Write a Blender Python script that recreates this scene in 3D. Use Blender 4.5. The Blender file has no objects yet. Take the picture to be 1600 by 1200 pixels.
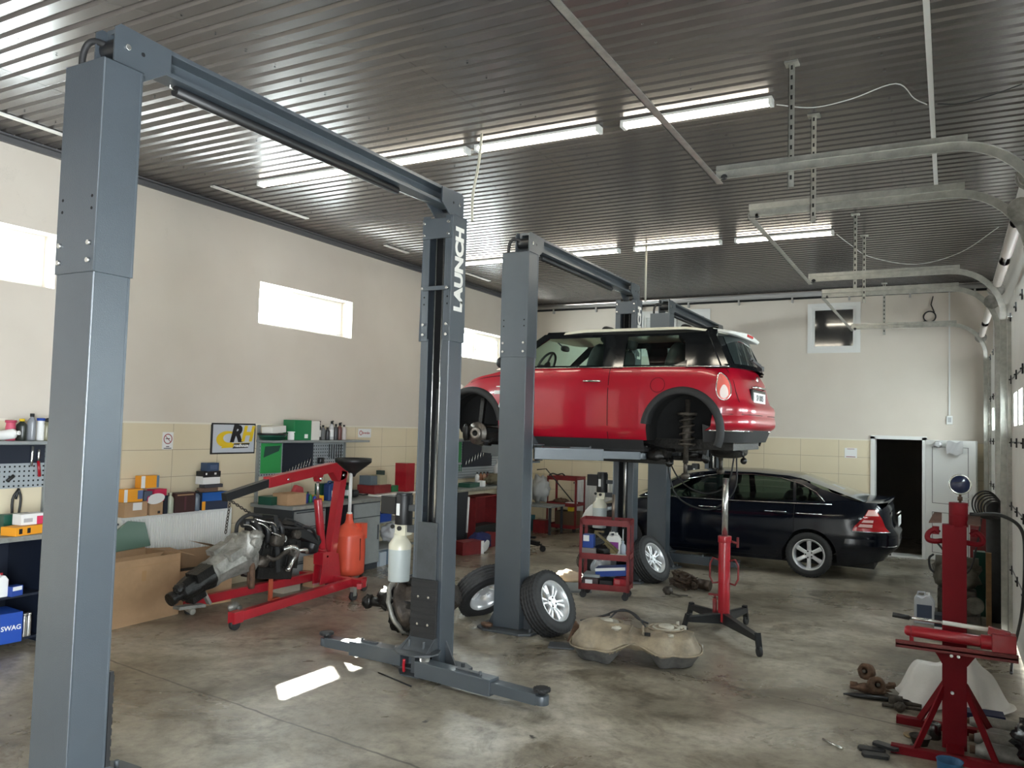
import bpy, bmesh, math, random
from mathutils import Vector, Matrix, Euler, noise
PI = math.pi
R = math.radians
rnd = random.Random(7)
scn = bpy.context.scene
COL = scn.collection

# ---------------------------------------------------------------- camera
yaw, pit, rol, FPX = 0.497247195, 0.0524555232, 0.0277149274, 1261.75691
CAMP = Vector((0, 0, 2.0))
fw = Vector((-math.sin(yaw)*math.cos(pit), math.cos(yaw)*math.cos(pit), math.sin(pit)))
r0 = Vector((math.cos(yaw), math.sin(yaw), 0)); u0 = r0.cross(fw)
rt = r0*math.cos(rol) + u0*math.sin(rol); up = -r0*math.sin(rol) + u0*math.cos(rol)
cd = bpy.data.cameras.new('camera'); cam = bpy.data.objects.new('camera', cd); COL.objects.link(cam)
cam.matrix_world = Matrix(((rt.x, up.x, -fw.x, CAMP.x), (rt.y, up.y, -fw.y, CAMP.y), (rt.z, up.z, -fw.z, CAMP.z), (0, 0, 0, 1)))
cd.sensor_fit = 'HORIZONTAL'; cd.sensor_width = 36; cd.lens = FPX/1600*36
cd.clip_start = 0.05; cd.clip_end = 200
scn.camera = cam

# ---------------------------------------------------------------- light and exposure
SKY = 24.0; SUN = 34.0; TUBE = 12.0
w = bpy.data.worlds.new('world'); scn.world = w; w.use_nodes = True
bg = w.node_tree.nodes['Background']; bg.inputs[0].default_value = (0.88, 0.95, 1.0, 1); bg.inputs[1].default_value = SKY
sd = bpy.data.lights.new('sun', 'SUN'); so = bpy.data.objects.new('sun', sd); COL.objects.link(so)
sd.energy = SUN; sd.angle = R(0.6); sd.color = (1, 0.95, 0.86)
so.rotation_euler = Vector((1, -0.85, -1.0)).to_track_quat('-Z', 'Y').to_euler(); so.location = (-12, 12, 9)
vs = scn.view_settings; vs.view_transform = 'Standard'; vs.look = 'None'; vs.exposure = 1.2; vs.gamma = 1; vs.use_curve_mapping = False
DRS = ((2.45, 5.65), (6.74, 9.93), (11.1, 14.65))
def portal(loc, rot, sx, sy):
    d = bpy.data.lights.new('daylight_portal', 'AREA'); d.shape = 'RECTANGLE'; d.size = sx; d.size_y = sy; d.cycles.is_portal = True
    o = bpy.data.objects.new('daylight_portal', d); COL.objects.link(o); o.location = loc; o.rotation_euler = rot
for wy in (3.82, 8.26, 12.95): portal((-7.92, wy, 3.475), (0, R(-90), 0), 0.55, 1.8)
portal((0.78, -1.55, 1.7), (0, R(90), 0), 3.3, 2.3)
for a_, b_ in DRS: portal((0.60, (a_+b_)/2, 2.31), (0, R(90), 0), 0.34, b_-a_-0.4)

# ---------------------------------------------------------------- materials
MATS = {}
def mat(name, col, rough=0.5, metal=0.0, noise_amt=0.0, nscale=8.0, bump=0.0, bscale=40.0, coat=0.0, spec=0.5, col2=None):
    if name in MATS: return MATS[name]
    m = bpy.data.materials.new(name); m.use_nodes = True; nt = m.node_tree; b = nt.nodes['Principled BSDF']
    b.inputs['Base Color'].default_value = (*col, 1); b.inputs['Roughness'].default_value = rough; b.inputs['Metallic'].default_value = metal
    b.inputs['Coat Weight'].default_value = coat; b.inputs['Coat Roughness'].default_value = 0.04; b.inputs['Specular IOR Level'].default_value = spec
    if noise_amt > 0 or col2 or bump > 0:
        tc = nt.nodes.new('ShaderNodeTexCoord')
    if noise_amt > 0 or col2:
        n = nt.nodes.new('ShaderNodeTexNoise'); n.inputs['Scale'].default_value = nscale; n.inputs['Detail'].default_value = 6; n.inputs['Roughness'].default_value = 0.65
        nt.links.new(tc.outputs['Object'], n.inputs['Vector'])
        mx = nt.nodes.new('ShaderNodeMix'); mx.data_type = 'RGBA'
        c2 = col2 if col2 else tuple(max(0, c*(1-noise_amt)) for c in col)
        mx.inputs[6].default_value = (*c2, 1); mx.inputs[7].default_value = (*col, 1)
        rp = nt.nodes.new('ShaderNodeMapRange'); rp.inputs[1].default_value = 0.35; rp.inputs[2].default_value = 0.62
        nt.links.new(n.outputs[0], rp.inputs[0]); nt.links.new(rp.outputs[0], mx.inputs[0]); nt.links.new(mx.outputs[2], b.inputs['Base Color'])
    if bump > 0:
        n2 = nt.nodes.new('ShaderNodeTexNoise'); n2.inputs['Scale'].default_value = bscale; n2.inputs['Detail'].default_value = 4
        nt.links.new(tc.outputs['Object'], n2.inputs['Vector'])
        bp = nt.nodes.new('ShaderNodeBump'); bp.inputs['Strength'].default_value = bump; bp.inputs['Distance'].default_value = 0.01
        nt.links.new(n2.outputs[0], bp.inputs['Height']); nt.links.new(bp.outputs[0], b.inputs['Normal'])
    MATS[name] = m; return m
def emis(name, col, s):
    m = bpy.data.materials.new(name); m.use_nodes = True; b = m.node_tree.nodes['Principled BSDF']
    b.inputs['Base Color'].default_value = (*col, 1); b.inputs['Emission Color'].default_value = (*col, 1); b.inputs['Emission Strength'].default_value = s
    MATS[name] = m; return m
def glassmat(name, tint, refl=1.0, rough=0.02, dark=None):
    m = bpy.data.materials.new(name); m.use_nodes = True; nt = m.node_tree; nt.nodes.clear()
    o = nt.nodes.new('ShaderNodeOutputMaterial'); t = nt.nodes.new('ShaderNodeBsdfTransparent'); t.inputs[0].default_value = (*tint, 1)
    g = nt.nodes.new('ShaderNodeBsdfGlossy'); g.inputs['Roughness'].default_value = rough; g.inputs[0].default_value = (refl, refl, refl, 1)
    lw = nt.nodes.new('ShaderNodeLayerWeight'); pw = nt.nodes.new('ShaderNodeMath'); pw.operation = 'POWER'; pw.inputs[1].default_value = 5
    f = nt.nodes.new('ShaderNodeMath'); f.operation = 'MULTIPLY_ADD'; f.inputs[1].default_value = 0.94; f.inputs[2].default_value = 0.045
    nt.links.new(lw.outputs['Facing'], pw.inputs[0]); nt.links.new(pw.outputs[0], f.inputs[0]); mx = nt.nodes.new('ShaderNodeMixShader')
    nt.links.new(f.outputs[0], mx.inputs[0]); nt.links.new(t.outputs[0], mx.inputs[1]); nt.links.new(g.outputs[0], mx.inputs[2]); nt.links.new(mx.outputs[0], o.inputs[0])
    MATS[name] = m; return m
M = {}
M['grey'] = mat('lift_grey_paint', (0.064, 0.078, 0.092), 0.35, 0.15, 0.1, 3, 0.15, 200, 0.0, 0.9)
M['grey2'] = mat('lift_grey_dull', (0.066, 0.073, 0.08), 0.45, 0.1, 0.3, 6, 0.05, 60)
M['black'] = mat('black_plastic', (0.012, 0.012, 0.013), 0.45)
M['blackmet'] = mat('black_metal', (0.02, 0.021, 0.023), 0.35, 0.3, 0.3, 8)
M['rubber'] = mat('rubber', (0.018, 0.018, 0.019), 0.62, 0, 0.25, 10, 0.1, 120)
M['zinc'] = mat('galvanised_steel', (0.46, 0.46, 0.42), 0.36, 0.75, 0.25, 12)
M['steel'] = mat('bright_steel', (0.62, 0.62, 0.6), 0.25, 0.9, 0.15, 20)
M['castal'] = mat('cast_aluminium', (0.36, 0.35, 0.32), 0.5, 0.55, 0.5, 9, 0.4, 40)
M['dirtymet'] = mat('dirty_metal', (0.10, 0.085, 0.07), 0.55, 0.5, 0.6, 14, 0.5, 60)
M['rust'] = mat('rusty_metal', (0.16, 0.09, 0.055), 0.75, 0.3, 0.6, 18, 0.5, 60)
M['oily'] = mat('oily_black_metal', (0.022, 0.021, 0.02), 0.32, 0.5, 0.4, 12, 0.5, 45)
M['red'] = mat('red_paint', (0.36, 0.010, 0.020), 0.32, 0, 0.15, 6, 0, 1, 0.3)
M['dred'] = mat('dull_red_paint', (0.20, 0.018, 0.02), 0.42, 0, 0.25, 10)
M['presred'] = mat('shaded_red_paint', (0.15, 0.0015, 0.006), 0.6, 0, 0.12, 8, 0, 1, 0, 0.2)  # press stand red, darkened: shade of the backlit front put into the colour
M['carred'] = mat('car_red_paint', (0.36, 0.002, 0.016), 0.30, 0.0, 0, 1, 0, 1, 0.55)
M['carblack'] = mat('car_black_paint', (0.003, 0.0045, 0.009), 0.14, 0.0, 0, 1, 0, 1, 0.0, 0.45)
M['white'] = mat('white_paint', (0.72, 0.71, 0.67), 0.5, 0, 0.06, 3)
M['cream'] = mat('cream_paint', (0.66, 0.63, 0.5), 0.35, 0, 0.05, 3, 0, 1, 0.4)
M['pvc'] = mat('white_pvc', (0.69, 0.69, 0.67), 0.4)
M['card'] = mat('brown_cardboard', (0.43, 0.27, 0.15), 0.8, 0, 0.15, 5)
M['orangeplastic'] = mat('orange_red_plastic', (0.62, 0.08, 0.04), 0.38, 0, 0.1, 5)
M['glass'] = glassmat('clear_glass', (0.95, 0.98, 0.97))
M['carglass'] = glassmat('green_tinted_glass', (0.76, 0.90, 0.84))
M['darkglass'] = glassmat('dark_tinted_glass', (0.10, 0.13, 0.13))
M['midglass'] = glassmat('grey_tinted_glass', (0.30, 0.38, 0.36))
M['interior'] = mat('dark_interior', (0.02, 0.022, 0.022), 0.7)
M['chrome'] = mat('chrome', (0.8, 0.8, 0.8), 0.12, 1)
M['alloy'] = mat('silver_alloy', (0.68, 0.69, 0.7), 0.3, 0.6)
M['blue'] = mat('blue_plastic', (0.012, 0.05, 0.26), 0.4)
M['green'] = mat('green_plastic', (0.01, 0.17, 0.06), 0.4)
M['dkgreen'] = mat('dark_green_plastic', (0.008, 0.07, 0.045), 0.4)
M['pegboard'] = mat('grey_pegboard', (0.35, 0.38, 0.4), 0.45, 0.2)
M['navy'] = mat('navy_board', (0.006, 0.01, 0.022), 0.5)
M['cabinet'] = mat('cabinet_grey', (0.26, 0.28, 0.28), 0.5, 0.1, 0.15, 5)
M['cabdark'] = mat('cabinet_anthracite', (0.03, 0.035, 0.042), 0.5)
M['yellow'] = mat('yellow_print', (0.72, 0.5, 0.02), 0.5)
M['orange'] = mat('orange_print', (0.80, 0.33, 0.02), 0.5)
M['paper'] = mat('white_paper', (0.75, 0.75, 0.74), 0.7)
M['black2'] = mat('black_print', (0.01, 0.01, 0.012), 0.5)
M['hole'] = mat('dark_hole', (0.006, 0.006, 0.006), 0.9)
def cm(r, g, b, rough=0.5):
    return mat('plastic_%02x%02x%02x' % (int(r*255), int(g*255), int(b*255)), (r, g, b), rough)

# ---------------------------------------------------------------- mesh helpers
class MB:
    def __init__(s, mats=None):
        s.v = []; s.f = []; s.mi = []; s.sm = []; s.M = Matrix.Identity(4); s.cur = 0
    def add(s, vs_, fs, smooth=False, mi=None):
        n = len(s.v); s.v += [s.M @ Vector(p) for p in vs_]
        mi = s.cur if mi is None else mi
        for f in fs: s.f.append([i+n for i in f]); s.mi.append(mi); s.sm.append(smooth)
        return s
    def box(s, x0, x1, y0, y1, z0, z1, mi=None):
        return s.add([(x0,y0,z0),(x1,y0,z0),(x1,y1,z0),(x0,y1,z0),(x0,y0,z1),(x1,y0,z1),(x1,y1,z1),(x0,y1,z1)],
              [(0,3,2,1),(4,5,6,7),(0,1,5,4),(1,2,6,5),(2,3,7,6),(3,0,4,7)], False, mi)
    def cbox(s, c, size, rot=(0,0,0), mi=None):
        old = s.M; s.M = old @ Matrix.Translation(c) @ Euler(rot).to_matrix().to_4x4()
        a, b, d = size[0]/2, size[1]/2, size[2]/2; s.box(-a, a, -b, b, -d, d, mi); s.M = old; return s
    def bar(s, p, q, w, h, mi=None, upv=(0,0,1)):
        p = Vector(p); q = Vector(q); d = (q-p); L = d.length; d.normalize(); u = Vector(upv)
        if abs(d.dot(u)) > 0.98: u = Vector((1, 0, 0))
        sx = d.cross(u).normalized(); uz = sx.cross(d).normalized()
        vs_ = [p + sx*a + uz*b + d*c for c in (0, L) for a, b in ((-w/2,-h/2),(w/2,-h/2),(w/2,h/2),(-w/2,h/2))]
        return s.add(vs_, [(3,2,1,0),(4,5,6,7),(0,1,5,4),(1,2,6,5),(2,3,7,6),(3,0,4,7)], False, mi)
    def tube(s, pts, r, n=8, mi=None, cap=True, closed=False):
        pts = [Vector(p) for p in pts]; rs = r if isinstance(r, (list, tuple)) else [r]*len(pts); N = len(pts)
        vs_ = []; prev = None
        for i, p in enumerate(pts):
            a = pts[(i-1) % N] if (i > 0 or closed) else p; b = pts[(i+1) % N] if (i < N-1 or closed) else p
            t = (b-a).normalized()
            if prev is None:
                u = Vector((0,0,1)) if abs(t.z) < 0.9 else Vector((1,0,0)); x = t.cross(u).normalized()
            else:
                x = (prev - t*prev.dot(t)).normalized()
            prev = x; y = t.cross(x)
            vs_ += [p + (x*math.cos(k*2*PI/n) + y*math.sin(k*2*PI/n))*rs[i] for k in range(n)]
        fs = []
        for i in range(N if closed else N-1):
            j = (i+1) % N
            fs += [(i*n+k, i*n+(k+1)%n, j*n+(k+1)%n, j*n+k) for k in range(n)]
        s.add(vs_, fs, True, mi)
        if cap and not closed:
            s.add([v for v in vs_[:n]], [tuple(range(n-1, -1, -1))], False, mi); s.add([v for v in vs_[-n:]], [tuple(range(n))], False, mi)
        return s
    def cyl(s, p, q, r, n=16, mi=None, r2=None): return s.tube([p, q], [r, r if r2 is None else r2], n, mi)
    def lathe(s, prof, n=24, mi=None, smooth=True, mod=None):
        vs_ = []; m = len(prof)
        for k in range(n):
            a = 2*PI*k/n
            for j, (r, z) in enumerate(prof):
                rr = r + (mod(k, j) if mod else 0); vs_.append((rr*math.cos(a), rr*math.sin(a), z))
        fs = [(k*m+j, ((k+1)%n)*m+j, ((k+1)%n)*m+j+1, k*m+j+1) for k in range(n) for j in range(m-1)]
        return s.add(vs_, fs, smooth, mi)
    def prism(s, poly, d0, d1, axis='y', mi=None, smooth=False):
        def P3(a, b, d): return {'y': (a, d, b), 'x': (d, a, b), 'z': (a, b, d)}[axis]
        n = len(poly); vs_ = [P3(a, b, d0) for a, b in poly] + [P3(a, b, d1) for a, b in poly]
        fs = [tuple(range(n)), tuple(range(2*n-1, n-1, -1))]
        s.add(vs_, fs, False, mi)
        return s.add(vs_, [(i, n+i, n+(i+1)%n, (i+1)%n) for i in range(n)], smooth, mi)
    def grid(s, fn, nu, nv, mi=None, smooth=True, closed_u=False):
        vs_ = [fn(i/(nu), j/(nv)) for i in range(nu+1) for j in range(nv+1)]
        fs = [(i*(nv+1)+j, (i+1)*(nv+1)+j, (i+1)*(nv+1)+j+1, i*(nv+1)+j+1) for i in range(nu) for j in range(nv)]
        return s.add(vs_, fs, smooth, mi)
    def blob(s, c, size, rot=(0,0,0), amp=0.15, fr=2.0, seed=0, mi=None, nu=20, nv=12, sq=1.0, smooth=True):
        old = s.M; s.M = old @ Matrix.Translation(c) @ Euler(rot).to_matrix().to_4x4()
        def se(v): return math.copysign(abs(v)**sq, v)
        vs_ = []; 
        for j in range(nv+1):
            ph = -PI/2 + PI*j/nv
            for i in range(nu):
                th = 2*PI*i/nu
                p = Vector((se(math.cos(ph))*se(math.cos(th)), se(math.cos(ph))*se(math.sin(th)), se(math.sin(ph))))
                k = 1 + amp*noise.noise(p*fr + Vector((seed*7.3, seed*1.7, seed*3.1)))
                vs_.append((p.x*size[0]/2*k, p.y*size[1]/2*k, p.z*size[2]/2*k))
        fs = [(j*nu+i, j*nu+(i+1)%nu, (j+1)*nu+(i+1)%nu, (j+1)*nu+i) for j in range(nv) for i in range(nu)]
        s.add(vs_, fs, smooth, mi); s.M = old; return s
    def build(s, name, mats, parent=None, bevel=0, label=None, merge=True, seg=2):
        me = bpy.data.meshes.new(name); me.from_pydata([tuple(v) for v in s.v], [], s.f)
        if not isinstance(mats, (list, tuple)): mats = [mats]
        for m in mats: me.materials.append(m)
        me.polygons.foreach_set('material_index', s.mi); me.polygons.foreach_set('use_smooth', s.sm)
        bm = bmesh.new(); bm.from_mesh(me)
        if merge: bmesh.ops.remove_doubles(bm, verts=bm.verts, dist=1e-5)
        bmesh.ops.recalc_face_normals(bm, faces=bm.faces); bm.to_mesh(me); bm.free()
        o = bpy.data.objects.new(name, me); COL.objects.link(o)
        if parent: o.parent = parent
        if bevel:
            md = o.modifiers.new('bevel', 'BEVEL'); md.width = bevel; md.segments = seg; md.limit_method = 'ANGLE'; md.angle_limit = R(40)
        if label: o['label'] = label
        return o
def at(mb, loc=(0,0,0), rot=(0,0,0)):
    mb.M = Matrix.Translation(loc) @ Euler(rot).to_matrix().to_4x4(); return mb
def thing(name, label, cat, loc=(0,0,0), rz=0, group=None, rot=None):
    o = bpy.data.objects.new(name, None); COL.objects.link(o); o.location = loc; o.rotation_euler = rot if rot else (0, 0, rz)
    o.empty_display_size = 0.1
    o['label'] = label; o['category'] = cat
    if group: o['group'] = group
    return o
def tag(o, label, cat, group=None, loc=None, rz=None, kind=None):
    o['label'] = label; o['category'] = cat
    if group: o['group'] = group
    if loc is not None: o.location = loc
    if rz is not None: o.rotation_euler[2] = rz
    if kind: o['kind'] = kind
    return o
def struct(o, label=None, cat=None):
    o['kind'] = 'structure'
    o['label'] = label or o.name.replace('_', ' '); o['category'] = cat or o.name.split('_')[0]
    return o
def kids(o): return [c for c in bpy.data.objects if c.parent == o]
def dup(root, loc, rz, label, group=None):
    r = root.copy(); COL.objects.link(r); r.location = loc; r.rotation_euler = (0, 0, rz); r['label'] = label
    if group: r['group'] = group
    for ch in kids(root):
        c = ch.copy(); COL.objects.link(c); c.parent = r
        for g in kids(ch):
            d = g.copy(); COL.objects.link(d); d.parent = c
    return r
def text(s, size, parent, m, loc, xdir, ydir, name='lettering', bold=0.0, depth=0.001, align='CENTER', sx=1.0, shear=0, label=None):
    cu = bpy.data.curves.new(name, 'FONT'); cu.body = s; cu.size = size; cu.extrude = depth; cu.offset = bold; cu.align_x = align; cu.align_y = 'CENTER'; cu.shear = shear
    cu.resolution_u = 3
    o = bpy.data.objects.new(name+'_tmp', cu); COL.objects.link(o)
    dg = bpy.context.evaluated_depsgraph_get(); me = bpy.data.meshes.new_from_object(o.evaluated_get(dg)); bpy.data.objects.remove(o)
    X = Vector(xdir).normalized(); Y = Vector(ydir).normalized(); Z = X.cross(Y)
    mt = Matrix(((X.x*sx, Y.x, Z.x, loc[0]), (X.y*sx, Y.y, Z.y, loc[1]), (X.z*sx, Y.z, Z.z, loc[2]), (0,0,0,1)))
    me.transform(mt); me.materials.clear(); me.materials.append(m)
    me.name = name; o = bpy.data.objects.new(name, me); COL.objects.link(o)
    if parent: o.parent = parent
    if label: o['label'] = label
    return o
def arc(c, r, a0, a1, n, plane='xz'):
    out = []
    for i in range(n+1):
        a = a0 + (a1-a0)*i/n; u, v = r*math.cos(a), r*math.sin(a)
        out.append({'xz': (c[0]+u, c[1], c[2]+v), 'xy': (c[0]+u, c[1]+v, c[2]), 'yz': (c[0], c[1]+u, c[2]+v)}[plane])
    return out
def spline(pts, k=6):
    P = [Vector(p) for p in pts]; P = [2*P[0]-P[1]] + P + [2*P[-1]-P[-2]]; out = []
    for i in range(1, len(P)-2):
        for j in range(k):
            t = j/k; a, b, c, d = P[i-1], P[i], P[i+1], P[i+2]
            out.append(0.5*((2*b) + (c-a)*t + (2*a-5*b+4*c-d)*t*t + (3*b-a-3*c+d)*t*t*t))
    out.append(P[-2]); return out
# ---------------------------------------------------------------- the room
LX, RX, BY, CZ, FY = -7.65, 0.62, 15.1, 4.56, -4.5
def nodes(m): return m.node_tree.nodes, m.node_tree.links
def floor_mat():
    m = bpy.data.materials.new('stained_concrete'); m.use_nodes = True; N, L = nodes(m); b = N['Principled BSDF']
    tc = N.new('ShaderNodeTexCoord')
    def nz(scale, det=6, rough=0.6, dist=0, sx=1, sy=1):
        mp = N.new('ShaderNodeMapping'); mp.inputs['Scale'].default_value = (sx, sy, 1); L.new(tc.outputs['Object'], mp.inputs[0])
        n = N.new('ShaderNodeTexNoise'); n.inputs['Scale'].default_value = scale; n.inputs['Detail'].default_value = det; n.inputs['Roughness'].default_value = rough; n.inputs['Distortion'].default_value = dist
        L.new(mp.outputs[0], n.inputs[0]); return n.outputs[0]
    def ramp(src, stops):
        r = N.new('ShaderNodeValToRGB'); L.new(src, r.inputs[0]); e = r.color_ramp.elements
        e[0].position, e[0].color = stops[0][0], (*stops[0][1], 1); e[1].position, e[1].color = stops[-1][0], (*stops[-1][1], 1)
        for p, c in stops[1:-1]:
            q = e.new(p); q.color = (*c, 1)
        return r.outputs[0]
    def mix(a, c, f, mode='MIX'):
        x = N.new('ShaderNodeMix'); x.data_type = 'RGBA'; x.blend_type = mode
        if hasattr(f, 'links'): L.new(f, x.inputs[0])
        else: x.inputs[0].default_value = f
        for s_, i in ((a, 6), (c, 7)):
            if hasattr(s_, 'links'): L.new(s_, x.inputs[i])
            else: x.inputs[i].default_value = (*s_, 1)
        return x.outputs[2]
    def mth(op, a, c=None, d=None):
        x = N.new('ShaderNodeMath'); x.operation = op
        for i, s_ in enumerate((a, c, d)):
            if s_ is None: continue
            if hasattr(s_, 'links'): L.new(s_, x.inputs[i])
            else: x.inputs[i].default_value = s_
        return x.outputs[0]
    base = ramp(nz(0.7, 9, 0.66, 0.4), [(0.32, (0.10, 0.083, 0.058)), (0.43, (0.19, 0.162, 0.12)), (0.54, (0.31, 0.275, 0.215)), (0.68, (0.50, 0.46, 0.385))])
    fine = ramp(nz(11, 8, 0.7, 0, 1, 1), [(0.3, (0.55, 0.54, 0.52)), (0.5, (0.95, 0.95, 0.95)), (0.72, (1.2, 1.2, 1.2))])
    c = mix(base, fine, 1.0, 'MULTIPLY')
    st = ramp(nz(1.5, 8, 0.7, 1.2), [(0.36, (0, 0, 0)), (0.47, (1, 1, 1))])
    c = mix(mix(c, (0.5, 0.47, 0.43), 1.0, 'MULTIPLY'), c, st)
    sp = ramp(nz(7, 3, 0.5), [(0.25, (0, 0, 0)), (0.30, (1, 1, 1))])
    c = mix((0.05, 0.045, 0.04), c, sp)
    lt = ramp(nz(26, 6, 0.8, 0, 1, .7), [(0.62, (0, 0, 0)), (0.72, (1, 1, 1))]); lm = ramp(nz(0.5, 2), [(0.48, (0, 0, 0)), (0.6, (1, 1, 1))])
    c = mix(c, (0.5, 0.49, 0.47), mth('MULTIPLY', lt, mth('MULTIPLY', lm, 0.5)))
    sx = N.new('ShaderNodeSeparateXYZ'); L.new(tc.outputs['Object'], sx.inputs[0]); X, Y = sx.outputs[0], sx.outputs[1]
    wob = mth('MULTIPLY', mth('SUBTRACT', nz(3, 3), 0.5), 0.06)
    def joint(ax, off, x0, x1):
        d = mth('ABSOLUTE', mth('ADD', mth('ADD', mth('SUBTRACT', Y, off), mth('MULTIPLY', X, ax)), wob))
        k = mth('LESS_THAN', d, 0.009)
        return mth('MULTIPLY', k, mth('MULTIPLY', mth('GREATER_THAN', X, x0), mth('LESS_THAN', X, x1)))
    j = mth('MAXIMUM', joint(0.11, 3.70, -9, 2), joint(0.17, 6.30, -2.6, 2)); j = mth('MAXIMUM', j, joint(-0.15, 7.98, -9, -5.0))
    c = mix(c, (0.05, 0.04, 0.03), mth('MULTIPLY', j, 0.85))
    L.new(c, b.inputs['Base Color']); b.inputs['Specular IOR Level'].default_value = 0.8
    rr = ramp(nz(0.9, 6, 0.6, 0.8), [(0.36, (0.45, 0.45, 0.45)), (0.62, (0.25, 0.25, 0.25))])
    L.new(rr, b.inputs['Roughness'])
    bp = N.new('ShaderNodeBump'); bp.inputs['Strength'].default_value = 0.3; bp.inputs['Distance'].default_value = 0.01; L.new(nz(18, 8, 0.7), bp.inputs['Height']); L.new(bp.outputs[0], b.inputs['Normal'])
    return m
def wall_mat(axis):
    m = bpy.data.materials.new('plaster_and_tile_'+axis); m.use_nodes = True; N, L = nodes(m); b = N['Principled BSDF']
    tc = N.new('ShaderNodeTexCoord'); sx = N.new('ShaderNodeSeparateXYZ'); L.new(tc.outputs['Object'], sx.inputs[0])
    H = sx.outputs[0] if axis == 'x' else sx.outputs[1]; Z = sx.outputs[2]
    def mth(op, a, c=None):
        x = N.new('ShaderNodeMath'); x.operation = op
        for i, s_ in enumerate((a, c)):
            if s_ is None: continue
            if hasattr(s_, 'links'): L.new(s_, x.inputs[i])
            else: x.inputs[i].default_value = s_
        return x.outputs[0]
    def line(src, pitch, off, wd):
        f = mth('FRACT', mth('DIVIDE', mth('ADD', src, 90*pitch-off), pitch))
        return mth('LESS_THAN', mth('MINIMUM', f, mth('SUBTRACT', 1.0, f)), wd/pitch/2)
    g = mth('MAXIMUM', line(H, 0.632, 5.54 % 0.632 if axis == 'y' else 0.2, 0.006), line(Z, 0.3, 1.934 % 0.3, 0.006))
    n = N.new('ShaderNodeTexNoise'); n.inputs['Scale'].default_value = 1.3; n.inputs['Detail'].default_value = 5; L.new(tc.outputs['Object'], n.inputs[0])
    def mix(a, c, f):
        x = N.new('ShaderNodeMix'); x.data_type = 'RGBA'; L.new(f, x.inputs[0])
        for s_, i in ((a, 6), (c, 7)):
            if hasattr(s_, 'links'): L.new(s_, x.inputs[i])
            else: x.inputs[i].default_value = (*s_, 1)
        return x.outputs[2]
    tile = mix((0.64, 0.55, 0.385), (0.73, 0.65, 0.48), n.outputs[0]); tile = mix(tile, (0.38, 0.32, 0.24), g)
    pl = mix((0.56, 0.50, 0.43), (0.66, 0.61, 0.54), n.outputs[0])
    n3 = N.new('ShaderNodeTexNoise'); n3.inputs['Scale'].default_value = 2.6; n3.inputs['Detail'].default_value = 10; n3.inputs['Roughness'].default_value = 0.8; n3.inputs['Distortion'].default_value = 2.5; L.new(tc.outputs['Object'], n3.inputs[0])
    crack = mth('LESS_THAN', mth('ABSOLUTE', mth('SUBTRACT', n3.outputs[0], 0.62)), 0.0016)
    crack = mth('MULTIPLY', crack, mth('GREATER_THAN', Z, 3.7))
    pl = mix(pl, (0.36, 0.32, 0.28), crack)
    T = mth('LESS_THAN', Z, 1.934); L.new(mix(pl, tile, T), b.inputs['Base Color'])
    ro = N.new('ShaderNodeMapRange'); L.new(T, ro.inputs[0]); ro.inputs[3].default_value = 0.85; ro.inputs[4].default_value = 0.25; L.new(ro.outputs[0], b.inputs['Roughness'])
    bp = N.new('ShaderNodeBump'); bp.inputs['Strength'].default_value = 0.4; bp.inputs['Distance'].default_value = 0.004; bp.invert = True; L.new(mth('MULTIPLY', g, T), bp.inputs['Height']); L.new(bp.outputs[0], b.inputs['Normal'])
    return m
struct(MB().box(LX-0.4, RX+0.6, FY, BY+3, -0.2, 0).build('floor', floor_mat()), 'stained grey concrete workshop floor')
# ceiling: trapezoidal sheet, ribs running across the room
cm_ = bpy.data.materials.new('ceiling_sheet_metal'); cm_.use_nodes = True; N, L = nodes(cm_); b = N['Principled BSDF']
b.inputs['Base Color'].default_value = (0.115, 0.105, 0.10, 1); b.inputs['Metallic'].default_value = 0.5; b.inputs['Roughness'].default_value = 0.27
mb = MB(); y = FY; prof = []
while y < BY+0.05:
    prof += [(y, CZ), (y+0.085, CZ), (y+0.1, CZ+0.022), (y+0.12, CZ+0.022)]; y += 0.135
for k in range(6):
    xa = LX + (RX+0.3-LX)*k/6; xb = LX + (RX+0.3-LX)*(k+1)/6; dz = 0.0012*(k % 2)
    vs_ = [(x, yy, z+dz) for x in (xa-0.02, xb) for yy, z in prof]; n = len(prof)
    mb.add(vs_, [(i, i+1, n+i+1, n+i) for i in range(n-1)])
mb.box(LX-0.4, RX+0.6, FY, BY+0.3, CZ+0.03, CZ+0.15)
# screw heads, in rows along y
for xr in (-6.9, -5.6, -4.3, -3.0, -1.7, -0.4):
    yy = FY + 0.04
    while yy < 11:
        if yy > 1.5: mb.add([(xr-0.008+0.03*rnd.random(), yy-0.008, CZ-0.006), (xr+0.008, yy-0.008, CZ-0.006), (xr+0.008, yy+0.008, CZ-0.006), (xr-0.008, yy+0.008, CZ-0.006), (xr, yy, CZ-0.012)], [(0,1,4),(1,2,4),(2,3,4),(3,0,4),(3,2,1,0)], False, 1)
        yy += 0.27
struct(mb.build('ceiling', [cm_, M['blackmet']], merge=False), 'ribbed grey sheet metal ceiling')
wy_ = wall_mat('y'); wx_ = wall_mat('x')
# left wall with window openings
WIN = [(2.92, 4.72), (7.36, 9.16), (12.05, 13.85)]; WZ0, WZ1 = 3.21, 3.74
mb = MB(); mb.box(LX-0.3, LX, FY, BY+0.3, 0, WZ0).box(LX-0.3, LX, FY, BY+0.3, WZ1, CZ+0.1)
ys = [FY] + [v for a in WIN for v in a] + [BY+0.3]
for i in range(0, len(ys), 2): mb.box(LX-0.3, LX, ys[i], ys[i+1], WZ0, WZ1)
struct(mb.build('wall_left', wy_), 'left wall, off-white plaster over cream tiles')
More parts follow.
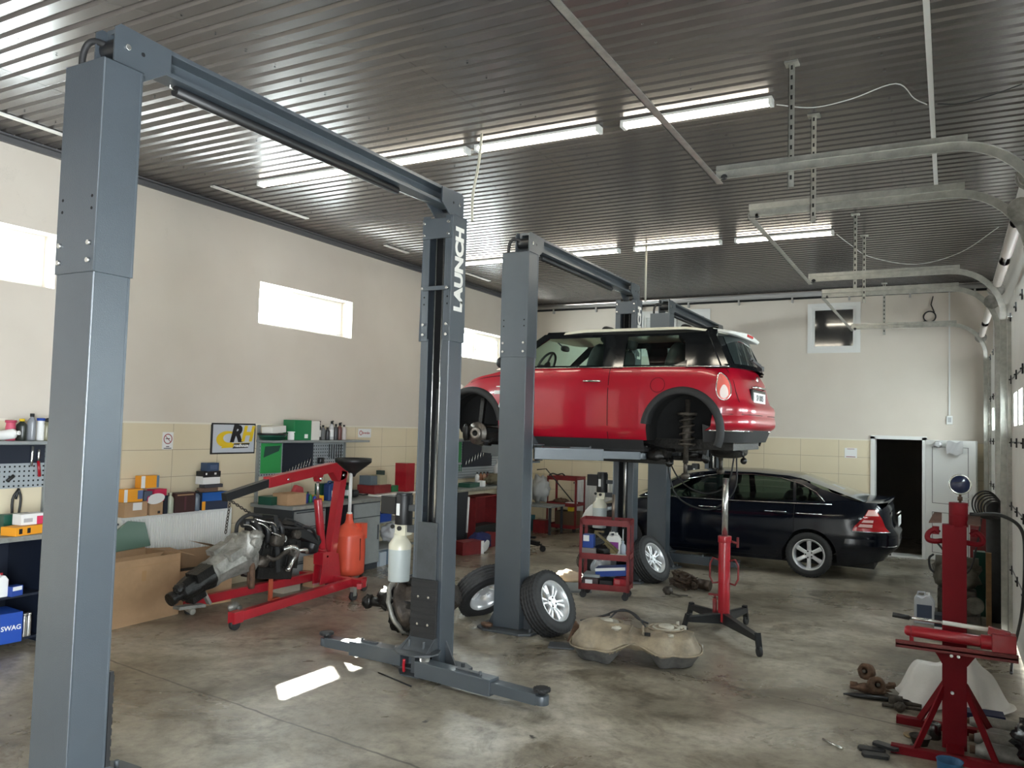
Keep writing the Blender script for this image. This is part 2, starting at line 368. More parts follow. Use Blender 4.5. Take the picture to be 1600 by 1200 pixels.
# back wall with door and window openings
DX0, DX1, DZ = -1.155, -0.36, 2.0
BW = [(-5.33, -4.0), (-2.2, -1.38)]; BZ0, BZ1 = 3.47, 4.3
mb = MB(); mb.box(LX-0.3, DX0, BY, BY+0.3, 0, DZ).box(DX1, RX+0.5, BY, BY+0.3, 0, DZ).box(LX-0.3, RX+0.5, BY, BY+0.3, DZ, BZ0).box(LX-0.3, RX+0.5, BY, BY+0.3, BZ1, CZ+0.1)
xs = [LX-0.3] + [v for a in BW for v in a] + [RX+0.5]
for i in range(0, len(xs), 2): mb.box(xs[i], xs[i+1], BY, BY+0.3, BZ0, BZ1)
struct(mb.build('wall_back', wx_), 'back wall, white plaster over cream tiles')
struct(MB().box(LX-0.3, RX+0.6, FY-0.3, FY, 0, CZ+0.1).build('wall_front', mat('front_wall_paint', (0.30, 0.29, 0.27), 0.8)), 'plain wall behind the viewer')
# right wall: piers, lintel, with four doorways
DOORS = [(-2.7, -0.4), (2.45, 5.65), (6.74, 9.93), (11.1, 14.65)]
mb = MB(); ys = [FY] + [v for a in DOORS for v in (a[0]+0.06, a[1]-0.06)] + [BY+0.3]
for i in range(0, len(ys), 2): mb.box(RX, RX+0.28, ys[i], ys[i+1], 0, 3.3)
mb.box(RX, RX+0.28, FY, BY+0.3, 3.3, CZ+0.1)
struct(mb.build('wall_right', M['white']), 'white piers and lintel of the garage door wall')
# dark room behind the back door
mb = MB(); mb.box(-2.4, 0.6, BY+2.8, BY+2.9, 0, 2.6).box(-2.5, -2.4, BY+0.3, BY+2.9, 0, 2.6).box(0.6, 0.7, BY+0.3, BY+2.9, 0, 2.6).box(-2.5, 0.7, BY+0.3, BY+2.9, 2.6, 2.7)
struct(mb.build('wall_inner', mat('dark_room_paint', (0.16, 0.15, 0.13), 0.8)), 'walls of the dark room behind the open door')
# trims
mb = MB().prism([(LX, CZ-0.08), (LX+0.04, CZ-0.08), (LX+0.04, CZ-0.068), (LX+0.012, CZ-0.068), (LX+0.012, CZ-0.02), (LX+0.06, CZ-0.02), (LX+0.06, CZ-0.004), (LX, CZ-0.004)], FY, BY, 'y')
struct(mb.build('trim_1', mat('trim_grey', (0.12, 0.12, 0.125), 0.45, 0.3)), 'dark grey channel along the top of the left wall', 'trim')
mb = MB()
for a, b_ in ((3.55, 4.65), (6.1, 7.6), (9.2, 9.75), (11.4, 12.2)):
    mb.box(-7.16, -7.10, a, b_, CZ-0.018, CZ-0.006)
struct(mb.build('trim_2', M['pvc']), 'pale strips screwed under the ribbed ceiling near the left wall', 'trim')
mb = MB().box(LX, RX, BY-0.05, BY, CZ-0.14, CZ-0.02, 1)
x = LX+0.4
mb.tube([(LX, BY-0.1, CZ-0.07), (RX, BY-0.1, CZ-0.07)], 0.045, 10, 0)
while x < RX: mb.box(x, x+0.03, BY-0.06, BY, CZ-0.2, CZ-0.02, 0); x += 0.95
struct(mb.build('trim_3', [mat('pipe_grey', (0.36, 0.35, 0.34), 0.4, 0.2), M['hole']]), 'grey pipe and dark gap along the top of the back wall', 'trim')
struct(MB().box(LX, LX+0.012, FY, BY, 1.925, 1.945).box(LX, DX0, BY-0.012, BY, 1.925, 1.945).build('trim_4', mat('tile_edge', (0.72, 0.68, 0.58), 0.4)), 'cream edge strip on top of the tiles', 'trim')
# windows
def window_left(i, y0, y1):
    mb = MB(); X = LX-0.26; f = 0.05
    mb.box(X+.001, X+0.059, y0, y1, WZ0, WZ0+f).box(X+.001, X+0.059, y0, y1, WZ1-f, WZ1).box(X, X+0.06, y0, y0+f, WZ0+f, WZ1-f).box(X, X+0.06, y1-f, y1, WZ0+f, WZ1-f)
    ym = (y0+y1)/2-0.05; mb.box(X, X+0.06, ym-0.04, ym+0.04, WZ0+f, WZ1-f)
    mb.box(X+0.02, X+0.075, ym+0.04, ym+0.08, WZ0+f, WZ1-f).box(X+0.02, X+0.075, y1-f-0.04, y1-f, WZ0+f, WZ1-f).box(X+0.021, X+0.074, ym+0.08, y1-f-.04, WZ1-f-0.04, WZ1-f).box(X+0.021, X+0.074, ym+0.08, y1-f-.04, WZ0+f, WZ0+f+0.04)
    o = struct(mb.build('window_%d' % i, M['pvc'], merge=False), ['nearest', 'middle', 'farthest'][i-1]+' high window in the left wall', 'window')
    MB().box(X+0.025, X+0.035, y0+f, y1-f, WZ0+f, WZ1-f).build('pane', M['glass'], o)
for i, (a, b_) in enumerate(WIN): window_left(i+1, a, b_)
def window_back(i, x0, x1, lab, blind):
    Y = BY-0.02; f = 0.075
    mb = MB().box(x0-0.025, x1+0.025, Y, Y+0.06, BZ0-0.025, BZ0+f-.03).box(x0-0.025, x1+0.025, Y, Y+0.06, BZ1-f+.03, BZ1+0.025).box(x0-0.025, x0+f-.03, Y, Y+0.06, BZ0+f-.03, BZ1-f+.03).box(x1-f+.03, x1+0.025, Y, Y+0.06, BZ0+f-.03, BZ1-f+.03)
    mb.box(x0+f-.03, x0+f+.02, Y+.02, Y+.071, BZ0+f-.03, BZ1-f+.03).box(x1-f-.02, x1-f+.03, Y+.02, Y+.071, BZ0+f-.03, BZ1-f+.03).box(x0+f+.02, x1-f-.02, Y+.02, Y+.07, BZ1-f-.02, BZ1-f+.03).box(x0+f+.02, x1-f-.02, Y+.02, Y+.07, BZ0+f-.03, BZ0+f+.02)
    if blind: mb.box((x0+x1)/2-.04, (x0+x1)/2+.04, Y+.01, Y+.07, BZ0, BZ1)
    o = struct(mb.build('window_%d' % i, M['pvc'], merge=False), lab, 'window')
    MB().box(x0+f, x1-f, Y+.035, Y+.045, BZ0+f, BZ1-f).build('pane', mat('dark_pane', (0.02, 0.02, 0.02), 0.06, 0, 0, 1, 0, 1, 0.6), o)
    if blind:
        mb = MB()
        for k in range(9): mb.cbox(((x0+x1)/2, Y+.03, BZ1-.1-k*.03), (x1-x0-.2, .004, .03), (R(30), 0, 0))
        mb.build('blind', M['pvc'], o)
window_back(4, *BW[0], 'dark window in the back wall with a blind, behind the lifts', True); window_back(5, *BW[1], 'small square dark window in the back wall right of the lifts', False)
# back doorway and its open leaf
mb = MB().box(DX0-0.03, DX0+0.04, BY-0.03, BY+0.3, 0, DZ).box(DX1-0.04, DX1+0.03, BY-0.03, BY+0.3, 0, DZ).box(DX0-0.03, DX1+0.03, BY-0.03, BY+0.3, DZ-0.04, DZ+0.02).box(DX0, DX1, BY-0.02, BY+0.3, 0, 0.03)
d1 = struct(mb.build('door_1', M['pvc']), 'white frame of the open doorway in the back wall', 'door')
mb = MB(); W = 0.8
mb.box(0, W, 0, 0.06, 0.02, 1.97)
lf = mb.build('door_leaf', M['pvc'], d1, 0.004); lf.location = (DX1+0.01, BY-0.04, 0.0); lf.rotation_euler = (0, 0, R(-27))
mb = MB()
for za, zb in ((0.14, 0.80), (0.94, 1.86)):
    for a, b_, c, d in ((0.11, W-.11, za, za+.008), (0.11, W-.11, zb-.008, zb), (0.11, .118, za, zb), (W-.118, W-.11, za, zb)): mb.box(a, b_, -0.003, 0.002, c, d)
mb.build('panel_bead', cm(0.1, 0.1, 0.1), lf)
MB().box(W-.09, W-.05, -0.02, 0, .95, 1.13).tube([(W-.07, -.01, 1.06), (W-.07, -.055, 1.06), (W-.2, -.055, 1.06)], .009, 8).build('door_handle', M['pvc'], lf)
# ---------------------------------------------------------------- overhead doors
def rail_path(y, x_end=-1.46, zr=3.82, r=0.5, xv=0.5):
    p = [(x_end, y, zr)] + [(xv-r, y, zr)] + [(xv-r+r*math.sin(a), y, zr-r+r*math.cos(a)) for a in [k*PI/2/10 for k in range(1, 11)]] + [(xv, y, 0.02)]
    return p
def rail(mb, y, s):
    pts = [Vector(p) for p in rail_path(y)]; prof = [(-.03, 0), (.03, 0), (.03, .02), (.027, .02), (.027, .004), (-.027, .004), (-.027, .02), (-.03, .02)]
    vs_ = []; N_ = len(pts)
    for i, p in enumerate(pts):
        t = (pts[min(i+1, N_-1)]-pts[max(i-1, 0)]).normalized(); nrm = Vector((-t.z, 0, t.x))
        for a, b_ in prof: vs_.append(p + nrm*a + Vector((0, b_*s, 0)))
    n = len(prof); fs = [(i*n+k, i*n+(k+1) % n, (i+1)*n+(k+1) % n, (i+1)*n+k) for i in range(N_-1) for k in range(n)]
    fs += [tuple(range(n)), tuple(range((N_-1)*n, N_*n))]
    mb.add(vs_, fs)
LBL = {2: 'nearest closed white sectional garage door in the right wall', 3: 'middle white sectional garage door in the right wall', 4: 'farthest white sectional garage door in the right wall'}
for di, (y0, y1) in enumerate(DOORS[1:], 2):
    root = bpy.data.objects.new('door_%d' % di, None); COL.objects.link(root); root.location = (0, 0, 0); struct(root, LBL[di], 'door')
    for k in range(5):
        z0 = 0.02 + k*0.655; z1 = z0+0.645
        mb = MB()
        if k == 3:
            wins = [y0+.25+j*(y1-y0-.5)/4 for j in range(5)]
            a0 = y0-.02
            for j in range(4):
                wa, wb = wins[j]+.12, wins[j+1]-.12
                mb.box(0.57, 0.61, a0, wa, z0, z1).box(0.57, 0.61, wa, wb, z0, z0+.16).box(0.57, 0.61, wa, wb, z1-.16, z1); a0 = wb
            mb.box(0.57, 0.61, a0, y1+.02, z0, z1)
        else: mb.box(0.57, 0.61, y0-.02, y1+.02, z0, z1)
        p = mb.build('door_panel', M['white'], root, 0.003)
        mb = MB()
        for yy in [y0+.06+j*(y1-y0-.12)/4 for j in range(5)]:
            mb.cbox((0.562, yy, z1), (0.012, 0.05, 0.09)).cyl((0.55, yy-.03, z1), (0.55, yy+.03, z1), .008, 8)
        mb.build('hinge', M['blackmet'], p)
        if k == 3:
            mb = MB()
            for j in range(4): mb.box(0.585, 0.595, wins[j]+.12, wins[j+1]-.12, z0+.16, z1-.16)
            mb.build('pane', M['glass'], p)
    mb = MB()
    for k in range(1, 5): mb.box(0.566, 0.57, y0, y1, 0.02+k*.655-.014, .02+k*.655+.002)
    mb.build('panel_seam', cm(.12, .12, .12), root)
    for y, s in ((y0, 1), (y1, -1)):
        mb = MB(); rail(mb, y, s)
        mb.bar((-1.46, y-s*.012, 3.865), (0.1, y-s*.012, 3.865), .03, .05)
        for xx in (-1.35, -.75, -.45, -.1): mb.cbox((xx, y+s*.003, 3.83), (.02, .012, .02)).cbox((xx+.05, y+s*.003, 3.86), (.02, .012, .02))
        o = mb.build('track', M['zinc'], root)
        mb = MB().box(0.535, 0.60, y-.05 if s > 0 else y-.06, y+.06 if s > 0 else y+.05, 0.0, 3.3)
        for zz in (.4, 1.2, 2.0, 2.8): mb.cbox((.52, y-s*.02, zz), (.07, .05, .05))
        mb.build('jamb_bracket', M['zinc'], root)
        yh = y-s*.03
        mb = MB(); zz = CZ; 
        mb.box(-.975, -.935, yh-.003, yh+.001, 3.69, CZ).box(-.975, -.971, yh-.003, yh+.035, 3.69, CZ)
        z = 3.74
        while z < CZ-.04: mb.box(-.962, -.948, yh-.0045, yh-.0028, z, z+.03, 1); mb.box(-.9765, -.9748, yh+.01, yh+.024, z, z+.03, 1); z += .07
        mb.box(-1.0, -.91, yh-.04, yh+.05, CZ-.012, CZ+.0)
        mb.build('hanger', [M['zinc'], M['hole']], root)
        MB().cyl((.44, y-s*.1, 3.62), (.44, y-s*.14, 3.62), .07, 16).cyl((.44, y-s*.14, 3.62), (.44, y-s*.15, 3.62), .085, 16).build('cable_drum', M['castal'], root)
        MB().tube(arc((-1.4, y+s*.012, 3.80), .018, 0, 2*PI, 10), .006, 6).cyl((-1.4, y, 3.8), (-1.4, y+s*.02, 3.8), .014, 10).build('end_stop', M['rubber'], root)
    MB().bar((-1.46, y0-.03, 3.79), (-1.46, y1+.03, 3.79), .005, .045).bar((-1.44, y0-.03, 3.77), (-1.44, y1+.03, 3.77), .045, .005).build('cross_bar', M['zinc'], root)
    ym = (y0+y1)/2
    MB().cyl((.44, y0+.1, 3.62), (.44, y1-.1, 3.62), .013, 8).build('shaft', M['zinc'], root)
    for a, b_ in ((y0+.25, ym-.15), (ym+.15, y1-.25)):
        mb = MB(); nn = int((b_-a)/.012)
        mb.lathe([(0.045+.004*math.sin(PI*k), .012*k/2) for k in range(0, nn*2)], 12)
        o = mb.build('torsion_spring', cm(.3, .27, .24), root); o.rotation_euler = (R(-90), 0, 0); o.location = (.44, a, 3.62)
# conduit, cables on ceiling and back wall
tag(MB().box(-.135, -.10, 1.5, 9.1, CZ-.04, CZ-.004).build('cable_conduit', M['pvc']), 'white plastic conduit running along the ceiling', 'conduit')
tag(MB().box(0.0-.012, .012, BY-.025, BY-.002, 2.38, 4.45).build('cable_conduit', M['pvc']), 'thin white conduit down the back wall to a switch', 'conduit')
t = thing('light_switch', 'small white switch box on the back wall above the door leaf', 'switch', (0.0, BY-.002, 2.3)); MB().box(-.045, .045, -.035, 0, -.07, .07).build('housing', M['pvc'], t, .006); MB().box(-.025, .025, -.041, -.035, -.035, .045).build('rocker', cm(.4, .4, .4), t)
t = MB().tube(arc((0, -.02, 0), .09, 0, 2*PI*2.8, 50, 'xz'), .011, 8).tube([(.07, -.03, .07), (.02, -.03, .2), (.05, -.02, .34)], .009, 6).tube([(-.06, -.02, -.06), (-.17, -.02, -.12)], .009, 6).build('cable_coil', M['rubber'])
tag(t, 'coil of black cable hanging high on the back wall', 'cable', loc=(-.29, BY-.01, 4.02))
tag(MB().tube(spline([(-1.17, 6.30, 4.53), (-.93, 6.47, 4.53), (-.65, 6.42, 4.53), (-.34, 6.30, 4.545), (-.23, 6.60, 4.53), (-.15, 6.76, 4.53)]), .004, 6).build('cable', M['pvc']), 'thin white cable from the near lamp row to the conduit', 'cable')
tag(MB().tube(spline([(-.08, 6.78, 4.53), (.07, 6.82, 4.52), (.26, 6.77, 4.53), (.46, 6.69, 4.55)]), .005, 6).build('cable', M['rubber']), 'thin black cable leaving the conduit towards the right wall', 'cable')
tag(MB().tube(spline([(-1.25, 10.76, 4.53), (-1.09, 10.87, 4.4), (-.89, 11.2, 4.3), (-.38, 11.36, 4.2), (.11, 11.07, 4.25), (.5, 10.74, 4.45)]), .004, 6).build('cable', M['pvc']), 'sagging white cable from the far lamp row', 'cable')
# ---------------------------------------------------------------- tube lights
TE = emis('tube_glow', (1.0, 0.93, 0.78), TUBE)
def tube_lamp(x0, y, label, grp, L_=1.22):
    t = thing('tube_light', label, 'ceiling light', (x0, y, CZ-.07), 0, grp)
    MB().box(0, L_, -.05, .05, .045, .068).build('housing', M['pvc'], t, .004)
    for s in (-1, 1): MB().cyl((.03, s*.026, .028), (L_-.03, s*.026, .028), .014, 12).build('tube', TE, t)
    for xx in (0, L_-.03): MB().box(xx, xx+.03, -.05, .05, .01, .045).build('end_cap', M['pvc'], t, .003)
    return t
for x, s in ((-6.53, 'leftmost tube light of the near row, behind the crossbeam'), (-5.12, 'tube light of the near row crossed by the near crossbeam'), (-3.81, 'tube light of the near row, second from its right end'), (-2.40, 'rightmost tube light of the near row')):
    tube_lamp(x, 6.22, s, 'near row of ceiling tube lights')
for x, s in ((-6.72, 'leftmost tube light of the far row'), (-5.33, 'tube light of the far row above the middle crossbeam'), (-3.89, 'tube light of the far row, second from its right end'), (-2.49, 'rightmost tube light of the far row by the garage door tracks')):
    tube_lamp(x, 10.66, s, 'far row of ceiling tube lights')
# ---------------------------------------------------------------- two-post lifts (local origin: column line, floor; y towards the far column)
SPAN = 3.15; XW = 0.143
def slot_column(z0, z1, e=0.0, t=0.012):
    """C section column, open side towards -y (far column)"""
    a = XW+e; m = MB(); d = 0.20+e
    m.box(-a, a, d-t, d, z0, z1).box(-a, -a+t, -e, d, z0, z1).box(a-t, a, -e, d, z0, z1)
    m.box(-a, -a+0.075, -e, t-e, z0, z1).box(a-0.075, a, -e, t-e, z0, z1)
    return m
def carriage_arm(root, y0, s, piv, pad, z, dz, padz, parent_name='arm'):
    """one swing arm from pivot to pad; s is +1 for far column"""
    p = Vector((*piv, z)); q = Vector((*pad, z+dz)); d = (q-p); d.normalize(); L = (q-p).length
    m = MB(); mid = p + d*(L*0.62)
    m.bar(p - d*0.05, mid, .12, .12)
    a = m.build('arm', M['grey'], root, .004)
    MB().bar(p+d*(L*.45)+Vector((0,0,.002)), q-d*.02, .10, .08).cyl(q+Vector((0,0,-.035)), q+Vector((0,0,.03)), .052, 16).build('arm_extension', M['grey'], a, .003)
    MB().bar(p+d*(L*.30)+Vector((0,0,.066)), p+d*(L*.50)+Vector((0,0,.066)), .035, .012).cyl(p+d*(L*.5)+Vector((0,0,.03)), p+d*(L*.5)+Vector((0,0,.085)), .012, 8).build('arm_stop', M['grey2'], a)
    m = at(MB(), q)
    m.lathe([(0, .0), (.024, .0), (.024, padz-.035), (.034, padz-.03), (.058, padz-.02), (.06, padz), (.05, padz+.006), (0, padz+.006)], 20, mod=None)
    for k in range(14): m.cbox((.056*math.cos(k*PI/7), .056*math.sin(k*PI/7), padz-.008), (.012, .008, .022), (0, 0, k*PI/7))
    m.build('lift_pad', M['rubber'], a, merge=False)
    m = at(MB(), p); m.cyl((0,0,-.075), (0,0,.085), .042, 18).build('pivot_pin', M['steel'], a)
def make_lift(loc, label, zc, arms_near, arms_far, unit=True):
    root = thing('two_post_lift', label, 'car lift', loc, 0)
    # near column: closed back towards the viewer, slot towards +y
    for far in (False, True):
        y0 = SPAN if far else 0.0
        for (z0, z1, e, nm) in ((0.03, 2.71, 0.0, 'column'), (2.69, 3.745, 0.008, 'column_extension')):
            m = slot_column(z0, z1, e)
            if not far:
                for v in m.v: v.y = 0.20 - v.y
            c = m.build(nm, M['grey'], root, .004); c.location = (0, y0, 0)
            if e:
                for xx in (-.115, .115):
                    for zz in (2.745, 2.83): MB().cyl((xx, -.022, zz), (xx, -.004, zz), .013, 6).build('bolt', M['steel'], c)
                    for zz in (3.0, 3.06): MB().cyl((xx, -.0095, zz), (xx, -.0085, zz), .008, 8).build('bolt_hole', M['hole'], c)
        m = MB().prism([(-.30, -.04 if far else -.05), (-.2, -.08 if far else -.12), (.2, -.08 if far else -.12), (.30, -.04 if far else -.05), (.33, .22), (.22, .30), (-.22, .30), (-.33, .22)], 0, .022, 'z')
        for sx in (-1, 1):
            m.prism([(sx*XW, .02), (sx*(XW+.12), .02), (sx*XW, .24)], .09, .105, 'y')
        for px, py in ((-.26, 0), (.26, 0), (-.26, .2), (.26, .2)): m.cyl((px, py*.9, .02), (px, py*.9, .055), .017, 6)
        o = m.build('base_plate', M['grey2'], root, .003); o.location = (0, y0, 0)
        # carriage in the slot
        sy = -1 if far else 1; ys = y0 if far else y0+.20
        m = MB().box(-.09, .09, ys-.14 if not far else ys+.0, ys if not far else ys+.14, zc+.10, zc+.95)
        m.box(-.095, .095, min(ys, ys+sy*.018), max(ys, ys+sy*.018), zc+.5, zc+1.18)
        m.prism([(-.16, ys), (.16, ys), (.20, ys+sy*.10), (.19, ys+sy*.17), (.08, ys+sy*.26), (-.08, ys+sy*.26), (-.19, ys+sy*.17), (-.20, ys+sy*.10)], zc+.155, zc+.17, 'z')
        m.prism([(-.15, ys), (.15, ys), (.17, ys+sy*.12), (.08, ys+sy*.22), (-.08, ys+sy*.22), (-.17, ys+sy*.12)], zc-.02, zc-.005, 'z')
        m.box(-.02, .02, min(ys, ys+sy*.16), max(ys, ys+sy*.16), zc, zc+.145)
        for sx in (-1, 1): m.prism([(ys, zc+.17), (ys+sy*.17, zc+.17), (ys+sy*.04, zc+.26), (ys, zc+.26)], sx*.12-.006, sx*.12+.006, 'x'); m.cyl((sx*.07, ys+sy*.12, zc+.16), (sx*.07, ys+sy*.12, zc+.25), .014, 8)
        m.add([(-.12, ys+sy*.03, zc+.26), (.12, ys+sy*.03, zc+.26), (.16, ys+sy*.16, zc+.172), (-.16, ys+sy*.16, zc+.172)], [(0, 1, 2, 3)])
        c = m.build('carriage', M['grey2'], root, .003)
        m = MB().box(-.125, .125, min(ys+sy*.018, ys+sy*.04), max(ys+sy*.018, ys+sy*.04), zc+.24, zc+.72)
        for k in range(9): m.box(-.125, .125, min(ys+sy*.04, ys+sy*.044), max(ys+sy*.04, ys+sy*.044), zc+.25+k*.052, zc+.285+k*.052)
        for xx in (-.05, .05):
            for zz in (zc+.36, zc+.58): m.cyl((xx, ys+sy*.04, zz), (xx, ys+sy*.05, zz), .011, 10, 1)
        m.build('door_bumper', [M['rubber'], M['steel']], c, .003)
        for i, (piv, pad, padz) in enumerate(arms_far if far else arms_near): carriage_arm(root, y0, sy, piv, pad, zc+.075, 0.0, padz)
        if far:
            m = MB()
            for xx in (-.045, .03): m.tube([(xx, y0+.05, zc+.9), (xx, y0+.05, 3.66)], .0075, 8)
            m.cyl((-.005, y0+.12, .4), (-.005, y0+.12, 2.3), .04, 16)
            m.build('chain_and_cylinder', M['steel'], root)
            m = MB().box(-.11, .11, y0+.15, y0+.188, .03, 3.7); m.build('slot_shade', M['hole'], root)  # black sheet stands in for the shade inside the column slot
            MB().bar((-.12, y0-.028, 3.13), (.12, y0-.028, 3.13), .015, .035).build('cross_strap', M['grey'], root, .002)
            for xx in (-.12, .12):
                for zz in (3.13, 3.58, 3.68): MB().cyl((xx, y0-.04, zz), (xx, y0-.005, zz), .012, 6).build('bolt', M['steel'], root)
            MB().box(-XW, XW, y0-.025, y0-.006, 3.55, 3.72).build('top_plate', M['grey'], root, .003)
            text('LAUNCH', .165, root, M['white'], (XW+.0095, y0+.105, 3.30), (0, 0, 1), (0, -1, 0), 'lettering', .009, .0006, 'CENTER', 1.06)
    # beam
    m = MB(); xb = .03
    m.prism([(xb-.06, 3.82), (xb+.06, 3.82), (xb+.06, 3.845), (xb-.03, 3.845), (xb-.03, 3.94), (xb+.06, 3.94), (xb+.06, 3.965), (xb-.06, 3.965)], .12, SPAN+.08, 'y')
    b = m.build('crossbeam', M['grey'], root, .002)
    for s, yy in ((1, .14), (-1, SPAN+.14)):
        m = MB()
        for sx in (-1, 1):
            m.prism([(yy-s*.07, 3.70), (yy+s*.07, 3.70), (yy+s*.26, 3.83), (yy+s*.26, 3.955), (yy-s*.04, 3.965), (yy-s*.07, 3.94)], xb+sx*.075-.006, xb+sx*.075+.006, 'x')
            m.cyl((xb+sx*.08, yy, 3.86), (xb+sx*.09, yy, 3.86), .016, 8, 1).cyl((xb+sx*.08, yy+s*.09, 3.86), (xb+sx*.083, yy+s*.09, 3.86), .012, 8, 2)
        m.cyl((xb-.07, yy, 3.86), (xb+.07, yy, 3.86), .055, 16, 2).box(xb-.09, xb+.09, yy-.09, yy+.09, 3.70, 3.715)
        m.build('pulley_bracket', [M['grey'], M['steel'], M['blackmet']], b, .002)
    m = MB().tube(spline([(-.115, .06, 3.70), (-.115, .05, 3.80), (-.095, .055, 3.87), (-.06, .07, 3.895), (-.01, .10, 3.88), (.03, .14, 3.86)]), .017, 8); m.build('hose', M['rubber'], root)
    m = MB().cyl((.02, .5, 3.79), (.02, SPAN-.62, 3.79), .03, 12); pb = m.build('shutoff_bar', M['black'], root)
    MB().tube([(.02, SPAN-.62, 3.79), (.02, SPAN-.3, 3.80), (.02, SPAN-.15, 3.83)], .006, 6).build('bar_hanger', M['steel'], pb); MB().tube([(.02, .5, 3.79), (.02, .47, 3.80), (.02, .47, 3.83)], .005, 6).build('bar_hanger', M['steel'], pb)
    # power unit on the far column, left side
    ux, uy, z = -.37, SPAN+.12, .66
    m = at(MB(), (ux, uy, z)).lathe([(0, 0), (.088, 0), (.09, .01), (.095, .27), (.09, .29)], 24, mod=lambda k, j: .003 if k % 2 else 0)
    m.lathe([(.098, .27), (.098, .31), (.07, .35), (.055, .37), (.055, .40), (0, .40)], 24, 1)
    u = m.build('power_unit_tank', [mat('tank_plastic', (.42, .46, .45), .4), M['cream']], root)
    m = at(MB(), (ux, uy, z)).cbox((.03, 0, .44), (.11, .1, .10), mi=1).cyl((.03, 0, .48), (.03, 0, .73), .075, 20, 0).cyl((.03, 0, .72), (.03, 0, .75), .068, 20, 0).cbox((-.09, -.01, .64), (.15, .12, .15), mi=0).cyl((-.04, -.07, .46), (-.04, -.05, .46), .018, 10, 0).cyl((.03, -.07, .45), (.03, -.05, .45), .02, 10, 0)
    m.build('electric_motor', [M['black'], M['cream']], root, .003)
    at(MB(), (ux, uy, z)).box(.005, .04, -.0775, -.0755, .56, .66).build('motor_label', M['paper'], root)
    at(MB(), (ux, uy, z)).box(.09, .24, -.03, .03, .42, .48).box(.09, .24, -.03, .03, .6, .65).build('motor_bracket', M['grey2'], root)
    return root
X1 = -3.765
L1 = make_lift((X1, 2.42, 0), 'nearest grey two-post car lift, empty, arms lowered by the sunlit floor patch', .015,
    [((-.13, .32), (-.6, .52), .08), ((.13, .32), (.62, .30), .08)],
    [((-.21, 3.10), (-1.01, 3.12), .075), ((.15, 2.93), (1.24, 2.80), .075)])
m = MB().tube(spline([(.0, 2.87, .06), (.01, 2.85, .1), (.02, 2.84, .16)]), .012, 6); m.build('red_tape', M['red'], L1)
L2 = make_lift((-3.82, 7.05, 0), 'middle grey two-post car lift holding up the red hatchback', 1.66,
    [((-.13, .32), (-.85, .98), .10), ((.13, .36), (1.02, .95), .10)],
    [((-.13, 2.95), (-.85, 2.30), .10), ((.13, 2.93), (1.02, 2.35), .10)])
L3 = make_lift((-3.79, 11.55, 0), 'farthest grey two-post car lift, the black saloon parked between its posts', .05,
    [((-.13, .31), (-.75, .26), .06), ((.13, .31), (1.12, .20), .06)],
    [((-.13, 2.95), (-.6, 2.9), .06), ((.13, 2.95), (.6, 2.9), .06)])
# hose and cables near the ceiling above lifts 1 and 2
tag(MB().tube(spline([(-3.6, 5.95, CZ-.01), (-3.62, 5.95, 4.3), (-3.66, 5.93, 4.0), (-3.64, 5.9, 3.77)]), .012, 8).build('cable_hose', mat('beige_hose', (.45, .43, .35), .5)), 'beige cable hose dropping from the ceiling to the near lift', 'hose')
tag(MB().tube([(-3.66, 10.5, CZ-.01), (-3.66, 10.5, 3.76)], .014, 8).build('cable_hose', mat('beige_hose', (.45, .43, .35), .5)), 'pale cable hose dropping from the ceiling to the middle lift', 'hose')
m = MB().tube(spline([(-2.95, 9.3, 1.72), (-2.8, 9.25, 1.25), (-2.4, 9.2, 1.12), (-2.12, 9.2, 1.35), (-2.1, 9.2, 1.75)]), .009, 8).tube(spline([(-2.95, 9.3, 1.72), (-2.75, 9.25, 1.42), (-2.45, 9.2, 1.3), (-2.2, 9.2, 1.42), (-2.12, 9.2, 1.78)]), .009, 8)
tag(m.build('brake_hose', M['rubber']), 'black hoses hanging in loops below the raised red car', 'hose')
